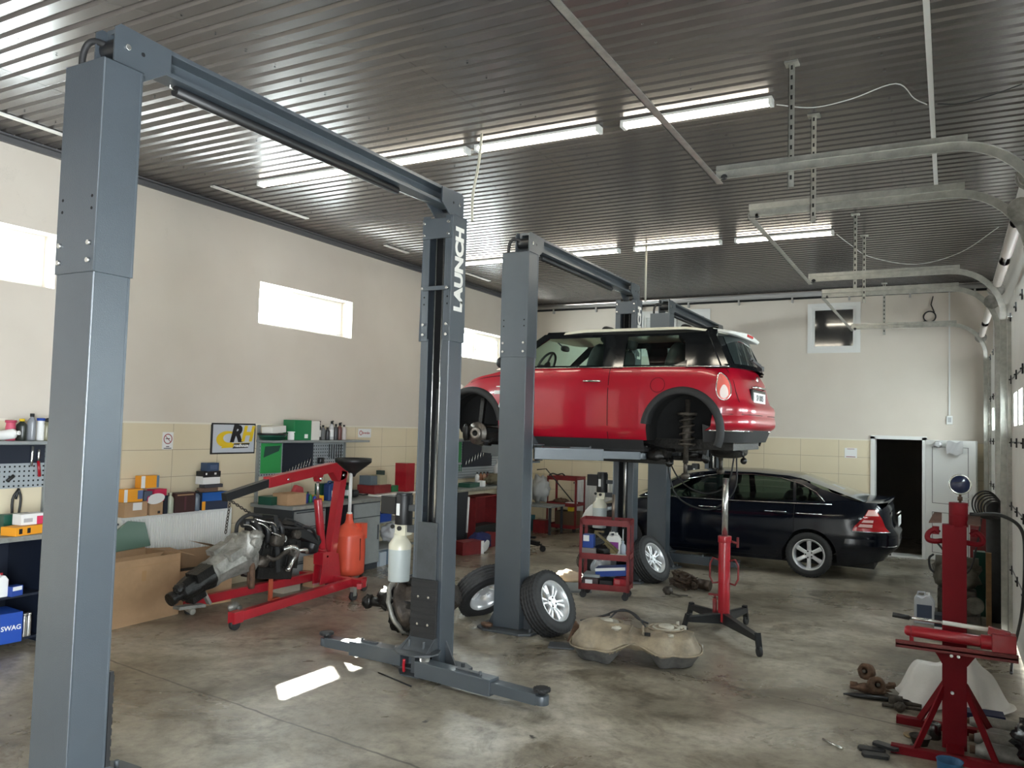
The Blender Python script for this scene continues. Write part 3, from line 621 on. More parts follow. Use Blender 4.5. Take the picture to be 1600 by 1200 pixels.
# ---------------------------------------------------------------- cars
def lerp(a, b, t): return a+(b-a)*t
def tab(T, x):
    if x <= T[0][0]: return T[0][1]
    for (a, va), (b, vb) in zip(T, T[1:]):
        if x <= b:
            t = (x-a)/(b-a); t = t*t*(3-2*t)*.35 + t*.65
            return lerp(va, vb, t)
    return T[-1][1]
class Shell:
    def __init__(s, xf, xr, b, zb, zt, nf=6, nr=8, crown=.03):
        s.xf, s.xr, s.b, s.zb, s.zt, s.nf, s.nr, s.crown = xf, xr, b, zb, zt, nf, nr, crown
    def mid(s, t): return (tab(s.xf, t)+tab(s.xr, t))/2, (tab(s.xr, t)-tab(s.xf, t))/2
    def side_y(s, x, t):
        xc, a = s.mid(t); u = (x-xc)/a; n = s.nf if u < 0 else s.nr
        return tab(s.b, t)*max(0, 1-min(1, abs(u))**n)**(1/n)
    def t_of(s, x, z): return max(0, min(1, (z-tab(s.zb, x))/(tab(s.zt, x)-tab(s.zb, x))))
    def pt(s, x, z, off=0, sg=-1):
        return Vector((x, sg*(s.side_y(x, s.t_of(x, z))+off), z))
    def end(s, t, q, rear=True, off=0, sg=-1):
        xc, a = s.mid(t); n = s.nr if rear else s.nf; q_ = min(1, abs(q))
        x = xc + (1 if rear else -1)*a*max(0, 1-q_**n)**(1/n)
        z = lerp(tab(s.zb, x), tab(s.zt, x), t)
        nx = (1-q_**3)*(1 if rear else -1); ny = q_**3
        return Vector((x+nx*off, sg*(tab(s.b, t)*q_+ny*off)*(1 if q >= 0 else -1), z))
    def wrap(s, d, z, off=0, sg=-1, rear=True):
        """point at arc length d from the centre line round the rear (or front) corner, at height z"""
        xe = tab(s.xr, .7)-.05 if rear else tab(s.xf, .7)+.05
        t = max(0, min(1, (z-tab(s.zb, xe))/(tab(s.zt, xe)-tab(s.zb, xe))))
        xc, a = s.mid(t); n = s.nr if rear else s.nf; b_ = tab(s.b, t); dr = 1 if rear else -1
        P = []
        for k in range(60):
            q = (k/59)**.6*.9; P.append((xc+dr*a*(1-q**n)**(1/n), q*b_))
        u0_ = (1-.9**n)**(1/n)
        for k in range(1, 60):
            u = u0_*(1-k/60); P.append((xc+dr*a*u, b_*(1-u**n)**(1/n)))
        acc = 0
        for (x0, y0), (x1, y1) in zip(P, P[1:]):
            L_ = math.hypot(x1-x0, y1-y0)
            if acc+L_ >= d:
                f = (d-acc)/L_; tx, ty = (x1-x0)/L_, (y1-y0)/L_; nx, ny = ty, -tx
                if not rear: nx, ny = -ty if nx > 0 else nx, ny
                if ny < 0: ny = -ny
                if rear and nx < 0: nx = -nx
                if not rear and nx > 0: nx = -nx
                return Vector((lerp(x0, x1, f)+nx*off, sg*(lerp(y0, y1, f)+ny*off), z))
            acc += L_
        return Vector((P[-1][0], sg*P[-1][1], z))
    def mesh(s, nl=14, top=True, mb=None):
        mb = mb or MB(); us = []
        for k in range(61):
            w_ = -1+2*k/60; us.append(.965*(1.5*w_-.5*w_**3))
        loops = []
        def loop(t, sc=1.0, ztop=False):
            xc, a = s.mid(t); b_ = tab(s.b, t); h = []
            q0f = (1-.965**s.nf)**(1/s.nf); q0r = (1-.965**s.nr)**(1/s.nr)
            for k in range(7):
                q = q0f*k/7; h.append((-(max(0, 1-q**s.nf))**(1/s.nf), q))
            for u in us:
                n = s.nf if u < 0 else s.nr; h.append((u, (1-abs(u)**n)**(1/n)))
            for k in range(6, -1, -1):
                q = q0r*k/7; h.append(((max(0, 1-q**s.nr))**(1/s.nr), q))
            out = []
            for u, q in h:
                x = xc+a*u; z = lerp(tab(s.zb, x), tab(s.zt, x), t)
                if ztop == 1: z += s.crown*(1-sc*sc)
                out.append((x, q*b_*sc, z))
            full = [(x, y, z) for x, y, z in out] + [(x, -y, z) for x, y, z in out[-2:0:-1]]
            return full
        for sc in (0, .5, .85): loops.append(loop(0, sc))
        for i in range(nl+1): loops.append(loop(i/nl))
        if top:
            for sc in (.985, .94, .86, .7, .5, .25, 0): loops.append(loop(1, sc, 1))
        n = len(loops[0]); vs_ = [v for l in loops for v in l]
        fs = [(i*n+k, i*n+(k+1) % n, (i+1)*n+(k+1) % n, (i+1)*n+k) for i in range(len(loops)-1) for k in range(n)]
        mb.add(vs_, fs, True); return mb
    def patch(s, mb, x0, x1, z0, z1, off, sg, nx=16, nz=8, mi=None):
        """skin on the side; z0,z1 may be functions of x"""
        f0 = z0 if callable(z0) else (lambda x: z0); f1 = z1 if callable(z1) else (lambda x: z1)
        def fn(u, v):
            x = lerp(x0, x1, u); return s.pt(x, lerp(f0(x), f1(x), v), off, sg)
        mb.grid(fn, nx, nz, mi); return mb
def clean(o):
    bm = bmesh.new(); bm.from_mesh(o.data); bmesh.ops.remove_doubles(bm, verts=bm.verts, dist=1e-4)
    bmesh.ops.dissolve_degenerate(bm, dist=1e-5, edges=bm.edges); bmesh.ops.recalc_face_normals(bm, faces=bm.faces); bm.to_mesh(o.data); bm.free()
def cut(o, cutter_mb, m):
    clean(o)
    c = cutter_mb.build('cutter', m, o.parent); md = o.modifiers.new('b', 'BOOLEAN'); md.operation = 'DIFFERENCE'; md.object = c; md.solver = 'EXACT'
    try: md.material_mode = 'TRANSFER'
    except Exception: pass
    dg = bpy.context.evaluated_depsgraph_get(); dg.update()
    me = bpy.data.meshes.new_from_object(o.evaluated_get(dg)); o.modifiers.clear(); o.data = me
    bpy.data.objects.remove(c)
    for p in me.polygons: p.use_smooth = True
    try: me.set_sharp_from_angle(angle=R(35))
    except Exception: pass
def arch(mb, cx, cz, r0, r1, y0, y1, sg, a0=-8, a1=188, n=28, mi=None, foot=None):
    """flare: ring sector with thickness in y"""
    vs_ = []
    for k in range(n+1):
        a = R(lerp(a0, a1, k/n)); c, s_ = math.cos(a), math.sin(a)
        rr = [r0, r0, r0+.01, r1-.02, r1]; yy = [y0, y1-.012, y1, y1-.004, y1-.035]
        for r_, y_ in zip(rr, yy): vs_.append((cx+r_*c, sg*y_, cz+r_*s_))
    m = 5; fs = [(k*m+j, (k+1)*m+j, (k+1)*m+j+1, k*m+j+1) for k in range(n) for j in range(m-1)]
    return mb.add(vs_, fs, True, mi)
def glass_poly(root_, name, m, poly, gy, sg, th=.006, inset=.0, parent=None):
    mb = MB(); n = len(poly)
    vs_ = [(x, sg*(gy(x, z)-inset), z) for x, z in poly]
    mb.add(vs_, [tuple(range(n))]); return mb.build(name, m, parent or root_)
def frame_poly(mb, poly, gy, sg, th=.03, mi=None, off=0):
    n = len(poly); vs_ = [(x, sg*(gy(x, z)+off), z) for x, z in poly] + [(x, sg*(gy(x, z)-th), z) for x, z in poly]
    mb.add(vs_, [tuple(range(n)), tuple(range(2*n-1, n-1, -1))], False, mi)
    mb.add(vs_, [(i, (i+1) % n, n+(i+1) % n, n+i) for i in range(n)], False, mi)
    return mb
def make_wheel(name, Ro, W, Rr, spokes, lab, cat='wheel', parent=None, style=0):
    """wheel lying with axis along local z, outer face towards +z"""
    root = thing(name, lab, cat) if parent is None else parent
    h = W/2; g = .008
    pr = [(Rr-.004, -h*.82), (Rr+.012, -h*.92), (Ro-.055, -h*1.0), (Ro-.02, -h*.93), (Ro-.006, -h*.78)]
    for k in range(5):
        z = -h*.72+k*h*.36
        pr += [(Ro, z-h*.13), (Ro, z+h*.13), (Ro-g, z+h*.15), (Ro-g, z+h*.21)] if k < 4 else [(Ro, z-h*.13), (Ro, z+h*.1)]
    pr += [(Ro-.006, h*.8), (Ro-.02, h*.93), (Ro-.055, h*1.0), (Rr+.012, h*.92), (Rr-.004, h*.82)]
    m = MB().lathe(pr, 120, mod=lambda k, j: (-.008 if (k % 3 == 0 and (j in (3, 4, 5, 6, 9, 10, 13, 14, 17, 18, 21, 22, 23, 24))) else 0))
    ty = m.build('tyre', M['rubber'], root)
    m = MB().lathe([(Rr, h*.84), (Rr+.006, h*.9), (Rr-.006, h*.9), (Rr-.012, h*.8), (Rr-.03, h*.5), (Rr-.035, -h*.5), (Rr-.012, -h*.8), (Rr, -h*.84)], 48)
    rim = m.build('rim', M['alloy'], root)
    zf = h*.58
    m = MB().cyl((0, 0, zf-.07), (0, 0, zf-.005), .062, 24).cyl((0, 0, zf-.01), (0, 0, zf+.004), .03, 20)
    def spoke(a, w0, w1, zi, zo, rr=Rr-.008):
        ca, sa = math.cos(a), math.sin(a)
        def P_(r_, w_, z_): return (r_*ca-w_*sa, r_*sa+w_*ca, z_)
        prof = [(.045, w0*.5, zi), (.5*rr, w1*.42, (zi+zo)/2+.004), (rr*.86, w1*.5, zo), (rr, w1*.62, zo-.006)]
        vs_ = []
        for r_, w_, z_ in prof: vs_ += [P_(r_, -w_, z_-.028), P_(r_, -w_, z_-.006), P_(r_, -w_*.6, z_), P_(r_, w_*.6, z_), P_(r_, w_, z_-.006), P_(r_, w_, z_-.028)]
        fs = [(i*6+k, i*6+(k+1) % 6, (i+1)*6+(k+1) % 6, (i+1)*6+k) for i in range(3) for k in range(6)] + [tuple(range(6)), tuple(range(18, 24))]
        m.add(vs_, fs, False)
    for k in range(spokes):
        a = 2*PI*k/spokes + PI/2
        if style == 0: spoke(a, .055, .062, zf-.012, zf-.002)
        else: spoke(a-.16, .035, .034, zf-.012, zf-.0); spoke(a+.16, .035, .034, zf-.012, zf-.0)
    m.build('spokes', M['alloy'], root, .003)
    for k in range(5 if style == 0 else 4):
        a = 2*PI*(k+.5)/(5 if style == 0 else 4); MB().cyl((.045*math.cos(a), .045*math.sin(a), zf-.012), (.045*math.cos(a), .045*math.sin(a), zf-.0025), .011, 10).build('bolt_hole', M['hole'], root)
    return root
def seat(parent, x, y, z, s=1):
    m = MB(); m.blob((x, y, z+.02), (.5, .48, .16), amp=.02, sq=.6).blob((x+.28, y, z+.32), (.16, .46, .62), (0, R(14), 0), amp=.02, sq=.65).blob((x+.40, y, z+.72), (.1, .27, .19), (0, R(8), 0), amp=.02, sq=.6)
    m.cyl((x+.37, y-.06, z+.55), (x+.38, y-.06, z+.66), .008, 6).cyl((x+.37, y+.06, z+.55), (x+.38, y+.06, z+.66), .008, 6)
    return m.build('seat', M['interior'], parent)
def steering(parent, x, y, z):
    m = at(MB(), (x, y, z), (0, R(-62), 0)); m.tube(arc((0, 0, 0), .18, 0, 2*PI, 28, 'xy')[:-1], .014, 8, closed=True); m.blob((0, 0, -.01), (.14, .14, .05), amp=0).bar((-.17, 0, 0), (.17, 0, 0), .03, .012).bar((0, -.17, 0), (0, .17, 0), .03, .012)
    return m.build('steering_wheel', M['black'], parent)
def door_skin(cs, root, x0, x1, z0, z1, mname, handle_x, handle_z, hm='chrome', rad=.05):
    for sg in (-1, 1):
        m = MB(); cs.patch(m, x0-.006, x1+.006, lambda x: (z0(x) if callable(z0) else z0)-.006, lambda x: (z1(x) if callable(z1) else z1)+.0, .0012, sg, 24, 10)
        m.build('door_gap', M['hole'], root)
        m = MB(); cs.patch(m, x0, x1, z0, z1, .0035, sg, 24, 10); d = m.build('door', M[mname], root)
        p = cs.pt(handle_x, handle_z, .012, sg)
        q = cs.pt(handle_x+.2, handle_z, .012, sg)
        m = MB().tube([p+Vector((0, 0, 0)), p+Vector((.02, sg*.022, 0)), q+Vector((-.02, sg*.022, 0)), q], .012, 8)
        m.build('door_handle', M[hm], d)
# ---------- red hatchback, on the middle lift
def red_car():
    root = thing('hatchback_car', 'red hatchback with white roof, raised on the lift without wheels', 'car', (-3.48, 8.72, 1.70), R(-1.2))
    cs = Shell(xf=[(0, -1.70), (.3, -1.81), (.6, -1.80), (.85, -1.72), (1, -1.60)], xr=[(0, 1.66), (.12, 1.77), (.42, 1.79), (.52, 1.72), (.8, 1.68), (1, 1.61)],
               b=[(0, .80), (.15, .838), (.5, .845), (.7, .838), (.88, .812), (1, .775)],
               zb=[(-1.8, .24), (-1.5, .19), (0, .19), (1.3, .20), (1.55, .27), (1.82, .27)], zt=[(-1.82, .70), (-1.6, .80), (-1.2, .88), (-.9, .935), (0, .95), (1.0, .955), (1.82, .95)], nf=5, nr=7, crown=.05)
    body = cs.mesh(18).build('body', [M['carred'], M['hole']], root)
    # one cutter per well
    for wx in (-1.32, 1.15):
        for sg in (-1, 1):
            c = MB(); pts = [(wx+.365*math.cos(a), .31+.365*math.sin(a)) for a in [PI*k/28 for k in range(29)]] + [(wx-.365, -.2), (wx+.365, -.2)]
            c.prism(pts, sg*.50, sg*1.05, 'y'); cut(body, c, M['hole'])
    # flares and black skirts
    for sg in (-1, 1):
        m = MB(); arch(m, 1.15, .31, .358, .435, .72, .862, sg, -22, 172); m.build('wheel_arch', M['rubber'], root)
        m = MB(); arch(m, -1.32, .31, .358, .435, .72, .862, sg, 8, 198); m.build('wheel_arch', M['rubber'], root)
        m = MB(); m.grid(lambda u, v: (lerp(-.93, .76, u), sg*(lerp(.835, .80, v)), lerp(.20, .10, v)), 4, 3); m.box(-.93, .76, min(sg*.6, sg*.8), max(sg*.6, sg*.8), .08, .12)
        m.build('sill_skirt', M['rubber'], root)
    m = MB()
    def rb(u, v):
        q = lerp(-1.02, 1.02, u); p = cs.wrap(abs(q), .32, .012-.05*(1-v), -1 if q < 0 else 1); p.z = lerp(.20, .325, v)+.05*max(0, abs(q)-.85)/.17*(v); return p
    m.grid(rb, 40, 4); m.build('bumper_lip', M['rubber'], root)
    # bumper bulge + chrome strip
    m = MB(); m.grid(lambda u, v: cs.wrap(abs(lerp(-.99, .99, u)), lerp(.31, .47, v), .022*math.sin(PI*v)-.002, -1 if u < .5 else 1), 44, 8); m.build('rear_bumper', M['carred'], root)
    for sg in (-1, 1):
        m = MB(); m.tube([cs.wrap(d_, .315, .020, sg) for d_ in (.35, .5, .62, .74, .84, .95)], .008, 6); m.build('bumper_trim', M['chrome'], root)
    # doors
    door_skin(cs, root, -.80, .36, lambda x: .20 if x > -.7 else lerp(.20, .34, (-.7-x)/.1), .935, 'carred', .08, .80)
    for sg in (-1, 1):
        m = MB()
        pts = [cs.pt(x, .795, .004, sg) for x in (0,)]
        m.tube([cs.pt(.90+.075*math.cos(a), .76+.075*math.sin(a), .002, sg) for a in [2*PI*k/24 for k in range(24)]], .0022, 4, closed=True)
        m.build('fuel_flap_gap' if sg > 0 else 'fuel_flap_gap', M['hole'], root)
        # tail light
        tlo = lambda u, v: (lerp(.71, .90, u)+.05*(1-v)-.03, lerp(.50, .84, v))
        def rnd_(u, v): # egg outline
            aa = 2*PI*u; k = v; return (.80-.03*math.sin(aa)*k + .068*math.cos(aa)*k*(1-.25*math.sin(aa)), .75+.135*math.sin(aa)*k)
        m = MB(); m.grid(lambda u, v: cs.wrap(*rnd_(u, v), .010+.014*(1-v*v), sg), 28, 6); tl = m.build('tail_light', cm(.75, .16, .13, .15), root)
        m = MB(); m.grid(lambda u, v: cs.wrap(rnd_(u, v*.55)[0]+.012, rnd_(u, v*.5)[1]-.05, .030, sg), 20, 4); m.build('lamp_lens', cm(.85, .72, .68, .12), tl)
        m = MB(); m.tube([cs.wrap(*rnd_(k/28, 1.0), .010, sg) for k in range(28)], .008, 5, closed=True); m.build('chrome_ring', M['chrome'], tl)
        # door mirror
        m = MB().blob((-.84, sg*.95, 1.0), (.13, .2, .13), amp=.03, sq=.8).bar((-.84, sg*.78, .97), (-.84, sg*.9, .98), .03, .03); m.build('door_mirror', M['black'], root)
        # side stripe decals
        m = MB(); cs.patch(m, -1.02, -.86, .66, .70, .006, sg, 4, 1); cs.patch(m, -1.0, -.88, .74, .752, .006, sg, 4, 1)
        m.build('side_marker', M['paper'], root)
        m = MB(); m.grid(lambda u, v: cs.pt(lerp(-.96, -.84, u)+.04*v, lerp(.50, .64, v)+.05*u, .006, sg), 4, 4); m.build('side_sticker', M['paper'], root)
        m = MB(); m.tube(spline([cs.pt(-1.42, .80, .003, sg), cs.pt(-1.2, .85, .003, sg), cs.pt(-.95, .87, .003, sg)]), .004, 4); m.build('bonnet_seam', M['hole'], root)
        m = MB().blob((-1.68, sg*.56, .66), (.16, .3, .26), amp=.0); m.build('headlight', M['alloy'], root)
    # greenhouse
    def gy(x, z): return lerp(.785, .632, max(0, (z-.95))/.38) - max(0, (x-1.15))*.10
    for sg in (-1, 1):
        m = MB()
        frame_poly(m, [(-1.03, .935), (-.93, .935), (-.455, 1.27), (-.36, 1.345), (-.50, 1.335)], gy, sg)
        frame_poly(m, [(-.50, 1.285), (1.44, 1.285), (1.44, 1.36), (-.46, 1.36)], gy, sg)
        frame_poly(m, [(.27, .935), (.50, .935), (.50, 1.30), (.24, 1.30)], gy, sg)
        frame_poly(m, [(1.17, .935), (1.60, .935), (1.42, 1.31), (1.12, 1.31)], gy, sg)
        frame_poly(m, [(-1.0, .93), (1.60, .93), (1.60, .972), (-.93, .972)], gy, sg)
        frame_poly(m, [(1.05, .96), (1.18, .96), (1.18, 1.02)], gy, sg); frame_poly(m, [(1.03, 1.30), (1.13, 1.30), (1.15, 1.2)], gy, sg)
        m.build('window_surround', mat('gloss_black', (.006, .007, .008), .08), root)
    for sg in (-1, 1):
        glass_poly(root, 'side_window', M['carglass'], [(-.93, .965), (.27, .97), (.25, 1.29), (-.45, 1.29)], gy, sg, inset=.012)
        glass_poly(root, 'side_window', M['carglass'], [(.50, .97), (1.17, .97), (1.13, 1.29), (.50, 1.29)], gy, sg, inset=.012)
        m = MB().tube([(x, sg*(gy(x, .945)+.008), .948) for x in [-.95+k*.255 for k in range(11)]], .007, 6); m.build('belt_trim', M['chrome'], root)
    m = MB(); m.grid(lambda u, v: (lerp(-1.05, -.50, v)-.16*(1-(2*u-1)**2), lerp(-.77, .77, u)*lerp(1, .82, v), lerp(.94, 1.335, v)), 14, 5); m.build('windscreen', M['carglass'], root)
    def rear(u, v, off=0):
        y = lerp(-1, 1, u); return (lerp(1.63, 1.45, v) + .09 - .20*abs(y)**2.6 + off, y*lerp(.765, .625, v), lerp(.94, 1.32, v))
    m = MB(); m.grid(rear, 24, 8); rg = m.build('rear_window_surround', MATS['gloss_black'], root)
    m = MB(); m.grid(lambda u, v: rear(lerp(.12, .88, u), lerp(.12, .88, v), .006), 20, 6); g_ = m.build('rear_window', mat('rear_glass', (.02, .03, .03), .04, 0, 0, 1, 0, 1, .8), root)
    m = MB().cbox((1.735, 0, .975), (.05, .1, .05)).bar((1.75, 0, .98), (1.735, -.38, 1.03), .02, .02).bar((1.74, -.02, 1.0), (1.725, -.42, 1.05), .01, .03); m.build('wiper', M['black'], root)
    rs = Shell(xf=[(0, -.60), (1, -.58)], xr=[(0, 1.50), (1, 1.52)], b=[(0, .65), (1, .64)], zb=[(-.58, 1.305), (0, 1.345), (1.1, 1.345), (1.5, 1.30)], zt=[(-.58, 1.325), (0, 1.375), (1.1, 1.37), (1.5, 1.318)], nf=5, nr=6, crown=.045)
    rs.mesh(3).build('roof', mat('car_cream_paint', (.68, .65, .52), .25, 0, 0, 1, 0, 1, .6), root)
    sp = Shell(xf=[(0, 1.36), (1, 1.36)], xr=[(0, 1.60), (1, 1.62)], b=[(0, .60), (1, .60)], zb=[(1.3, 1.335), (1.62, 1.285)], zt=[(1.3, 1.365), (1.62, 1.31)], nf=10, nr=5, crown=.03)
    spo = sp.mesh(3).build('roof_spoiler', M['white'], root)
    MB().box(1.575, 1.628, -.12, .12, 1.305, 1.33).build('brake_light', cm(.5, .02, .02, .2), spo)
    # number plate, hatch lines, badge, handle
    def tail(q, t, off=.0): return cs.end(t, q, True, off, 1)
    pz = .66; px = 1.725
    MB().box(px-.05, px+.0, -.31, .31, pz-.08, pz+.09).build('plate_recess', MATS['gloss_black'], root, .01)
    pl = MB().box(px+.0, px+.006, -.26, .26, pz-.056, pz+.056).build('number_plate', M['paper'], root, .002)
    text('SV 0005', .085, pl, M['black2'], (px+.0075, 0, pz), (0, 1, 0), (0, 0, 1), 'lettering', .002, .0005, 'CENTER', 1.1)
    MB().tube([(px-.02, -.24, pz+.105), (px+.015, -.2, pz+.11), (px+.015, .2, pz+.11), (px-.02, .24, pz+.105)], .012, 8).build('boot_handle', M['chrome'], root)
    m = MB()
    for sg in (-1, 1): m.tube([cs.wrap(.69-.05*(z-.48), z, .001, sg) for z in (.48, .6, .7, .8, .9, .94)], .003, 4); m.tube([cs.wrap(.115*k, .478, .001, sg) for k in range(1, 9)], .003, 4)
    m.build('hatch_seam', M['hole'], root)
    m = MB(); at(m, (1.70, 0, .86), (0, R(82), 0)).lathe([(0, .008), (.03, .006), (.034, 0)], 20); m.M = Matrix.Identity(4); m.build('badge', M['chrome'], root)
    # interior
    seat(root, -.25, -.36, .62); seat(root, -.25, .36, .62); seat(root, .62, -.3, .62); seat(root, .62, .3, .62)
    steering(root, -.62, -.36, 1.0)
    MB().blob((-.55, 0, 1.24), (.05, .2, .07), amp=0, sq=.7).bar((-.58, 0, 1.26), (-.66, 0, 1.33), .015, .015).build('rear_view_mirror', M['black'], root)
    MB().blob((-.86, 0, .93), (.5, 1.45, .16), amp=.02, sq=.6).build('dashboard', M['interior'], root)
    # underbody
    m = MB().box(-1.5, 1.6, -.55, .55, .12, .22).box(-.9, .8, -.5, .5, .06, .13)
    m.blob((1.35, .25, .12), (.35, .6, .2), amp=.05, sq=.6).blob((-1.3, 0, .16), (.8, .9, .34), amp=.2, fr=3, seed=2)
    m.tube([(-.9, .1, .08), (0, .1, .06), (.9, .1, .1), (1.2, .2, .14)], .03, 8).tube([(1.45, -.2, .16), (1.6, -.2, .1), (1.62, -.2, .04)], .012, 6).blob((1.62, -.2, .01), (.07, .07, .07), amp=.05)
    m.build('underbody', M['oily'], root)
    for sg in (-1, 1):
        y = sg*.66
        m = MB().cyl((1.15, y*.92, .62), (1.15, y, -.02), .028, 12).cyl((1.15, y*.93, .45), (1.15, y*.98, .15), .045, 14); m.tube([(1.15+.07*math.cos(a), y*.95+.07*math.sin(a), .16+.034*a/PI) for a in [k*PI/8 for k in range(72)]], .011, 6)
        m.cyl((1.15, y, -.02), (1.15, y, -.13), .02, 10).blob((1.15, y, -.15), (.09, .08, .07), amp=.05).cyl((1.15, y*.95, .18), (1.15, y*.95, .16), .09, 16).cyl((1.15, y*.95, .46), (1.15, y*.95, .49), .1, 16)
        m.build('strut', M['dirtymet'], root)
        m = MB().bar((.55, y*.7, .16), (.98, y, .06), .07, .07).blob((.82, y*.95, .04), (.24, .14, .14), amp=.3, fr=4, seed=4).bar((.95, y*.8, .02), (1.0, y, -.02), .05, .05).blob((.98, y, -.03), (.08, .08, .08), amp=.1).bar((.2, y*.95, -.015), (.95, y*.95, -.02), .09, .05)
        m.build('trailing_arm', M['oily'], root)
        m = at(MB(), (-1.32, sg*.70, .21), (R(-90*sg), 0, 0)); m.lathe([(.035, .04), (.06, .045), (.075, .03), (.078, .0), (.13, -.002), (.132, -.022), (.09, -.022)], 36)
        bd = m.build('brake_disc', mat('disc_steel', (.30, .27, .24), .38, .8, .4, 20), root)
        m = MB().blob((-1.46, sg*.70, .22), (.08, .09, .2), amp=.2, fr=3, seed=3, sq=.7).bar((-1.32, sg*.62, .25), (-1.30, sg*.60, .62), .05, .05).bar((-1.32, sg*.62, .12), (-1.1, sg*.3, .10), .05, .04).tube([(-1.3, sg*.6, .3), (-1.0, sg*.55, .28), (-.9, sg*.5, .2)], .02, 8)
        m.build('caliper_and_strut', M['oily'], root)
    return root
red_car()
# ---------- black saloon
def black_car():
    root = thing('saloon_car', 'black saloon parked on the floor by the back wall', 'car', (-2.97, 12.96, 0))
    cs = Shell(xf=[(0, -2.26), (.3, -2.36), (.6, -2.34), (1, -2.18)], xr=[(0, 2.18), (.25, 2.34), (.45, 2.36), (.6, 2.28), (.9, 2.25), (1, 2.20)],
               b=[(0, .84), (.15, .895), (.5, .908), (.75, .895), (1, .80)],
               zb=[(-2.3, .22), (-1.9, .19), (0, .19), (1.7, .20), (2.3, .30)], zt=[(-2.36, .66), (-1.9, .80), (-1.2, .955), (-.9, .99), (0, 1.01), (1.2, 1.05), (1.75, 1.085), (2.25, 1.075)], nf=4.5, nr=6, crown=.05)
    body = cs.mesh(18).build('body', [M['carblack'], M['hole']], root)
    for wx in (-1.526, 1.228):
        for sg in (-1, 1):
            c = MB(); pts = [(wx+.365*math.cos(a), .315+.365*math.sin(a)) for a in [PI*k/28 for k in range(29)]] + [(wx-.365, -.2), (wx+.365, -.2)]
            c.prism(pts, sg*.62, sg*1.05, 'y'); cut(body, c, M['hole'])
    door_skin(cs, root, -.98, .10, lambda x: .25, 1.0, 'carblack', -.20, .86, 'carblack')
    door_skin(cs, root, .115, 1.02, lambda x: .25 if x < .8 else lerp(.25, .62, (x-.8)/.22), 1.02, 'carblack', .74, .88, 'carblack')
    def gy(x, z): return lerp(.83, .585, max(0, (z-1.0))/.40) - max(0, (x-1.0))*.08
    zr = lambda x: tab([(-.62, 1.30), (-.2, 1.385), (.4, 1.40), (.9, 1.37), (1.25, 1.28)], x)
    for sg in (-1, 1):
        m = MB()
        frame_poly(m, [(-1.32, .97), (-1.12, .97), (-.55, 1.27), (-.10, 1.36), (-.1, 1.40), (-.62, 1.33)], gy, sg)
        top = [(-.12, 1.36), (.4, 1.375), (.8, 1.35), (1.1, 1.27), (1.3, 1.17)]
        frame_poly(m, top + [(1.34, 1.24), (1.1, 1.345), (.8, 1.40), (.4, 1.415), (-.12, 1.40)], gy, sg)
        frame_poly(m, [(.06, .99), (.16, .99), (.16, 1.39), (.08, 1.39)], gy, sg)
        frame_poly(m, [(1.42, 1.02), (1.90, 1.08), (1.30, 1.25), (1.22, 1.22)], gy, sg)
        frame_poly(m, [(1.0, 1.0), (1.04, 1.0), (1.02, 1.30), (.98, 1.30)], gy, sg, off=.004)
        m.build('window_surround', M['carblack'], root)
    for sg in (-1, 1):
        glass_poly(root, 'side_window', M['midglass'], [(-1.12, .99), (.06, 1.0), (.08, 1.37), (-.12, 1.36), (-.56, 1.27)], gy, sg, inset=.012)
        glass_poly(root, 'side_window', M['midglass'], [(.16, 1.0), (1.0, 1.02), (.98, 1.31), (.8, 1.35), (.4, 1.375), (.16, 1.37)], gy, sg, inset=.012)
        glass_poly(root, 'side_window', M['midglass'], [(1.04, 1.02), (1.42, 1.03), (1.24, 1.21), (1.02, 1.30)], gy, sg, inset=.012)
        m = MB().tube([(x, sg*(gy(x, 1.0)+.01), 1.0+.02*max(0, x)) for x in [-1.2+k*.272 for k in range(11)]], .007, 6)
        m.tube([(x, sg*(gy(x, z)+.006), z) for x, z in ((-.6, 1.265), (-.12, 1.372), (.4, 1.388), (.8, 1.362), (1.1, 1.285), (1.30, 1.185), (1.42, 1.06))], .006, 6)
        m.build('chrome_strip', M['chrome'], root)
        m = MB()
        for a, b_ in ((-.35, -.05), (.62, .92), (1.05, 1.4)): m.tube([cs.pt(a, .885, .012, sg), cs.pt(b_, .89, .012, sg)], .008, 6)
        m.build('side_moulding', M['chrome'], root)
        # tail lamp: triangle wrapped round the corner
        def tlf(u, v, off=.008):
            z = lerp(.70, .99, v); d_ = lerp(lerp(.70, .78, v), lerp(1.20, .88, v), 1-u); return cs.wrap(d_, z, off, sg)
        m = MB(); m.grid(lambda u, v: tlf(u, v), 14, 10); tl = m.build('tail_light', cm(.35, .008, .012, .12), root)
        m = MB(); m.grid(lambda u, v: tlf(lerp(.12, .55, u), lerp(.18, .32, v), .012), 6, 2); m.grid(lambda u, v: tlf(lerp(.12, .55, u), lerp(.40, .52, v), .012), 6, 2); m.grid(lambda u, v: tlf(lerp(.05, .9, u), lerp(.72, .98, v), .012), 6, 2); m.build('lamp_bar', cm(.75, .45, .42, .15), tl)
        m = MB(); m.tube([tlf(k/12, -.03, .01) for k in range(13)], .007, 5); m.build('lamp_chrome', M['chrome'], tl)
        m = MB().blob((-1.02, sg*1.0, 1.02), (.14, .2, .13), amp=.02, sq=.8).bar((-1.02, sg*.84, .98), (-1.02, sg*.95, 1.0), .03, .03); m.build('door_mirror', M['carblack'], root)
        m = MB(); m.grid(lambda u, v: cs.wrap(lerp(.45, 1.1, u), lerp(.58, .72, v), .008, sg, False), 10, 6); m.build('headlight', M['alloy'], root)
    m = MB(); m.grid(lambda u, v: (lerp(-1.38, -.60, v)-.14*(1-(2*u-1)**2), lerp(-.80, .80, u)*lerp(1, .76, v), lerp(.99, 1.37, v)), 14, 6); m.build('windscreen', M['midglass'], root)
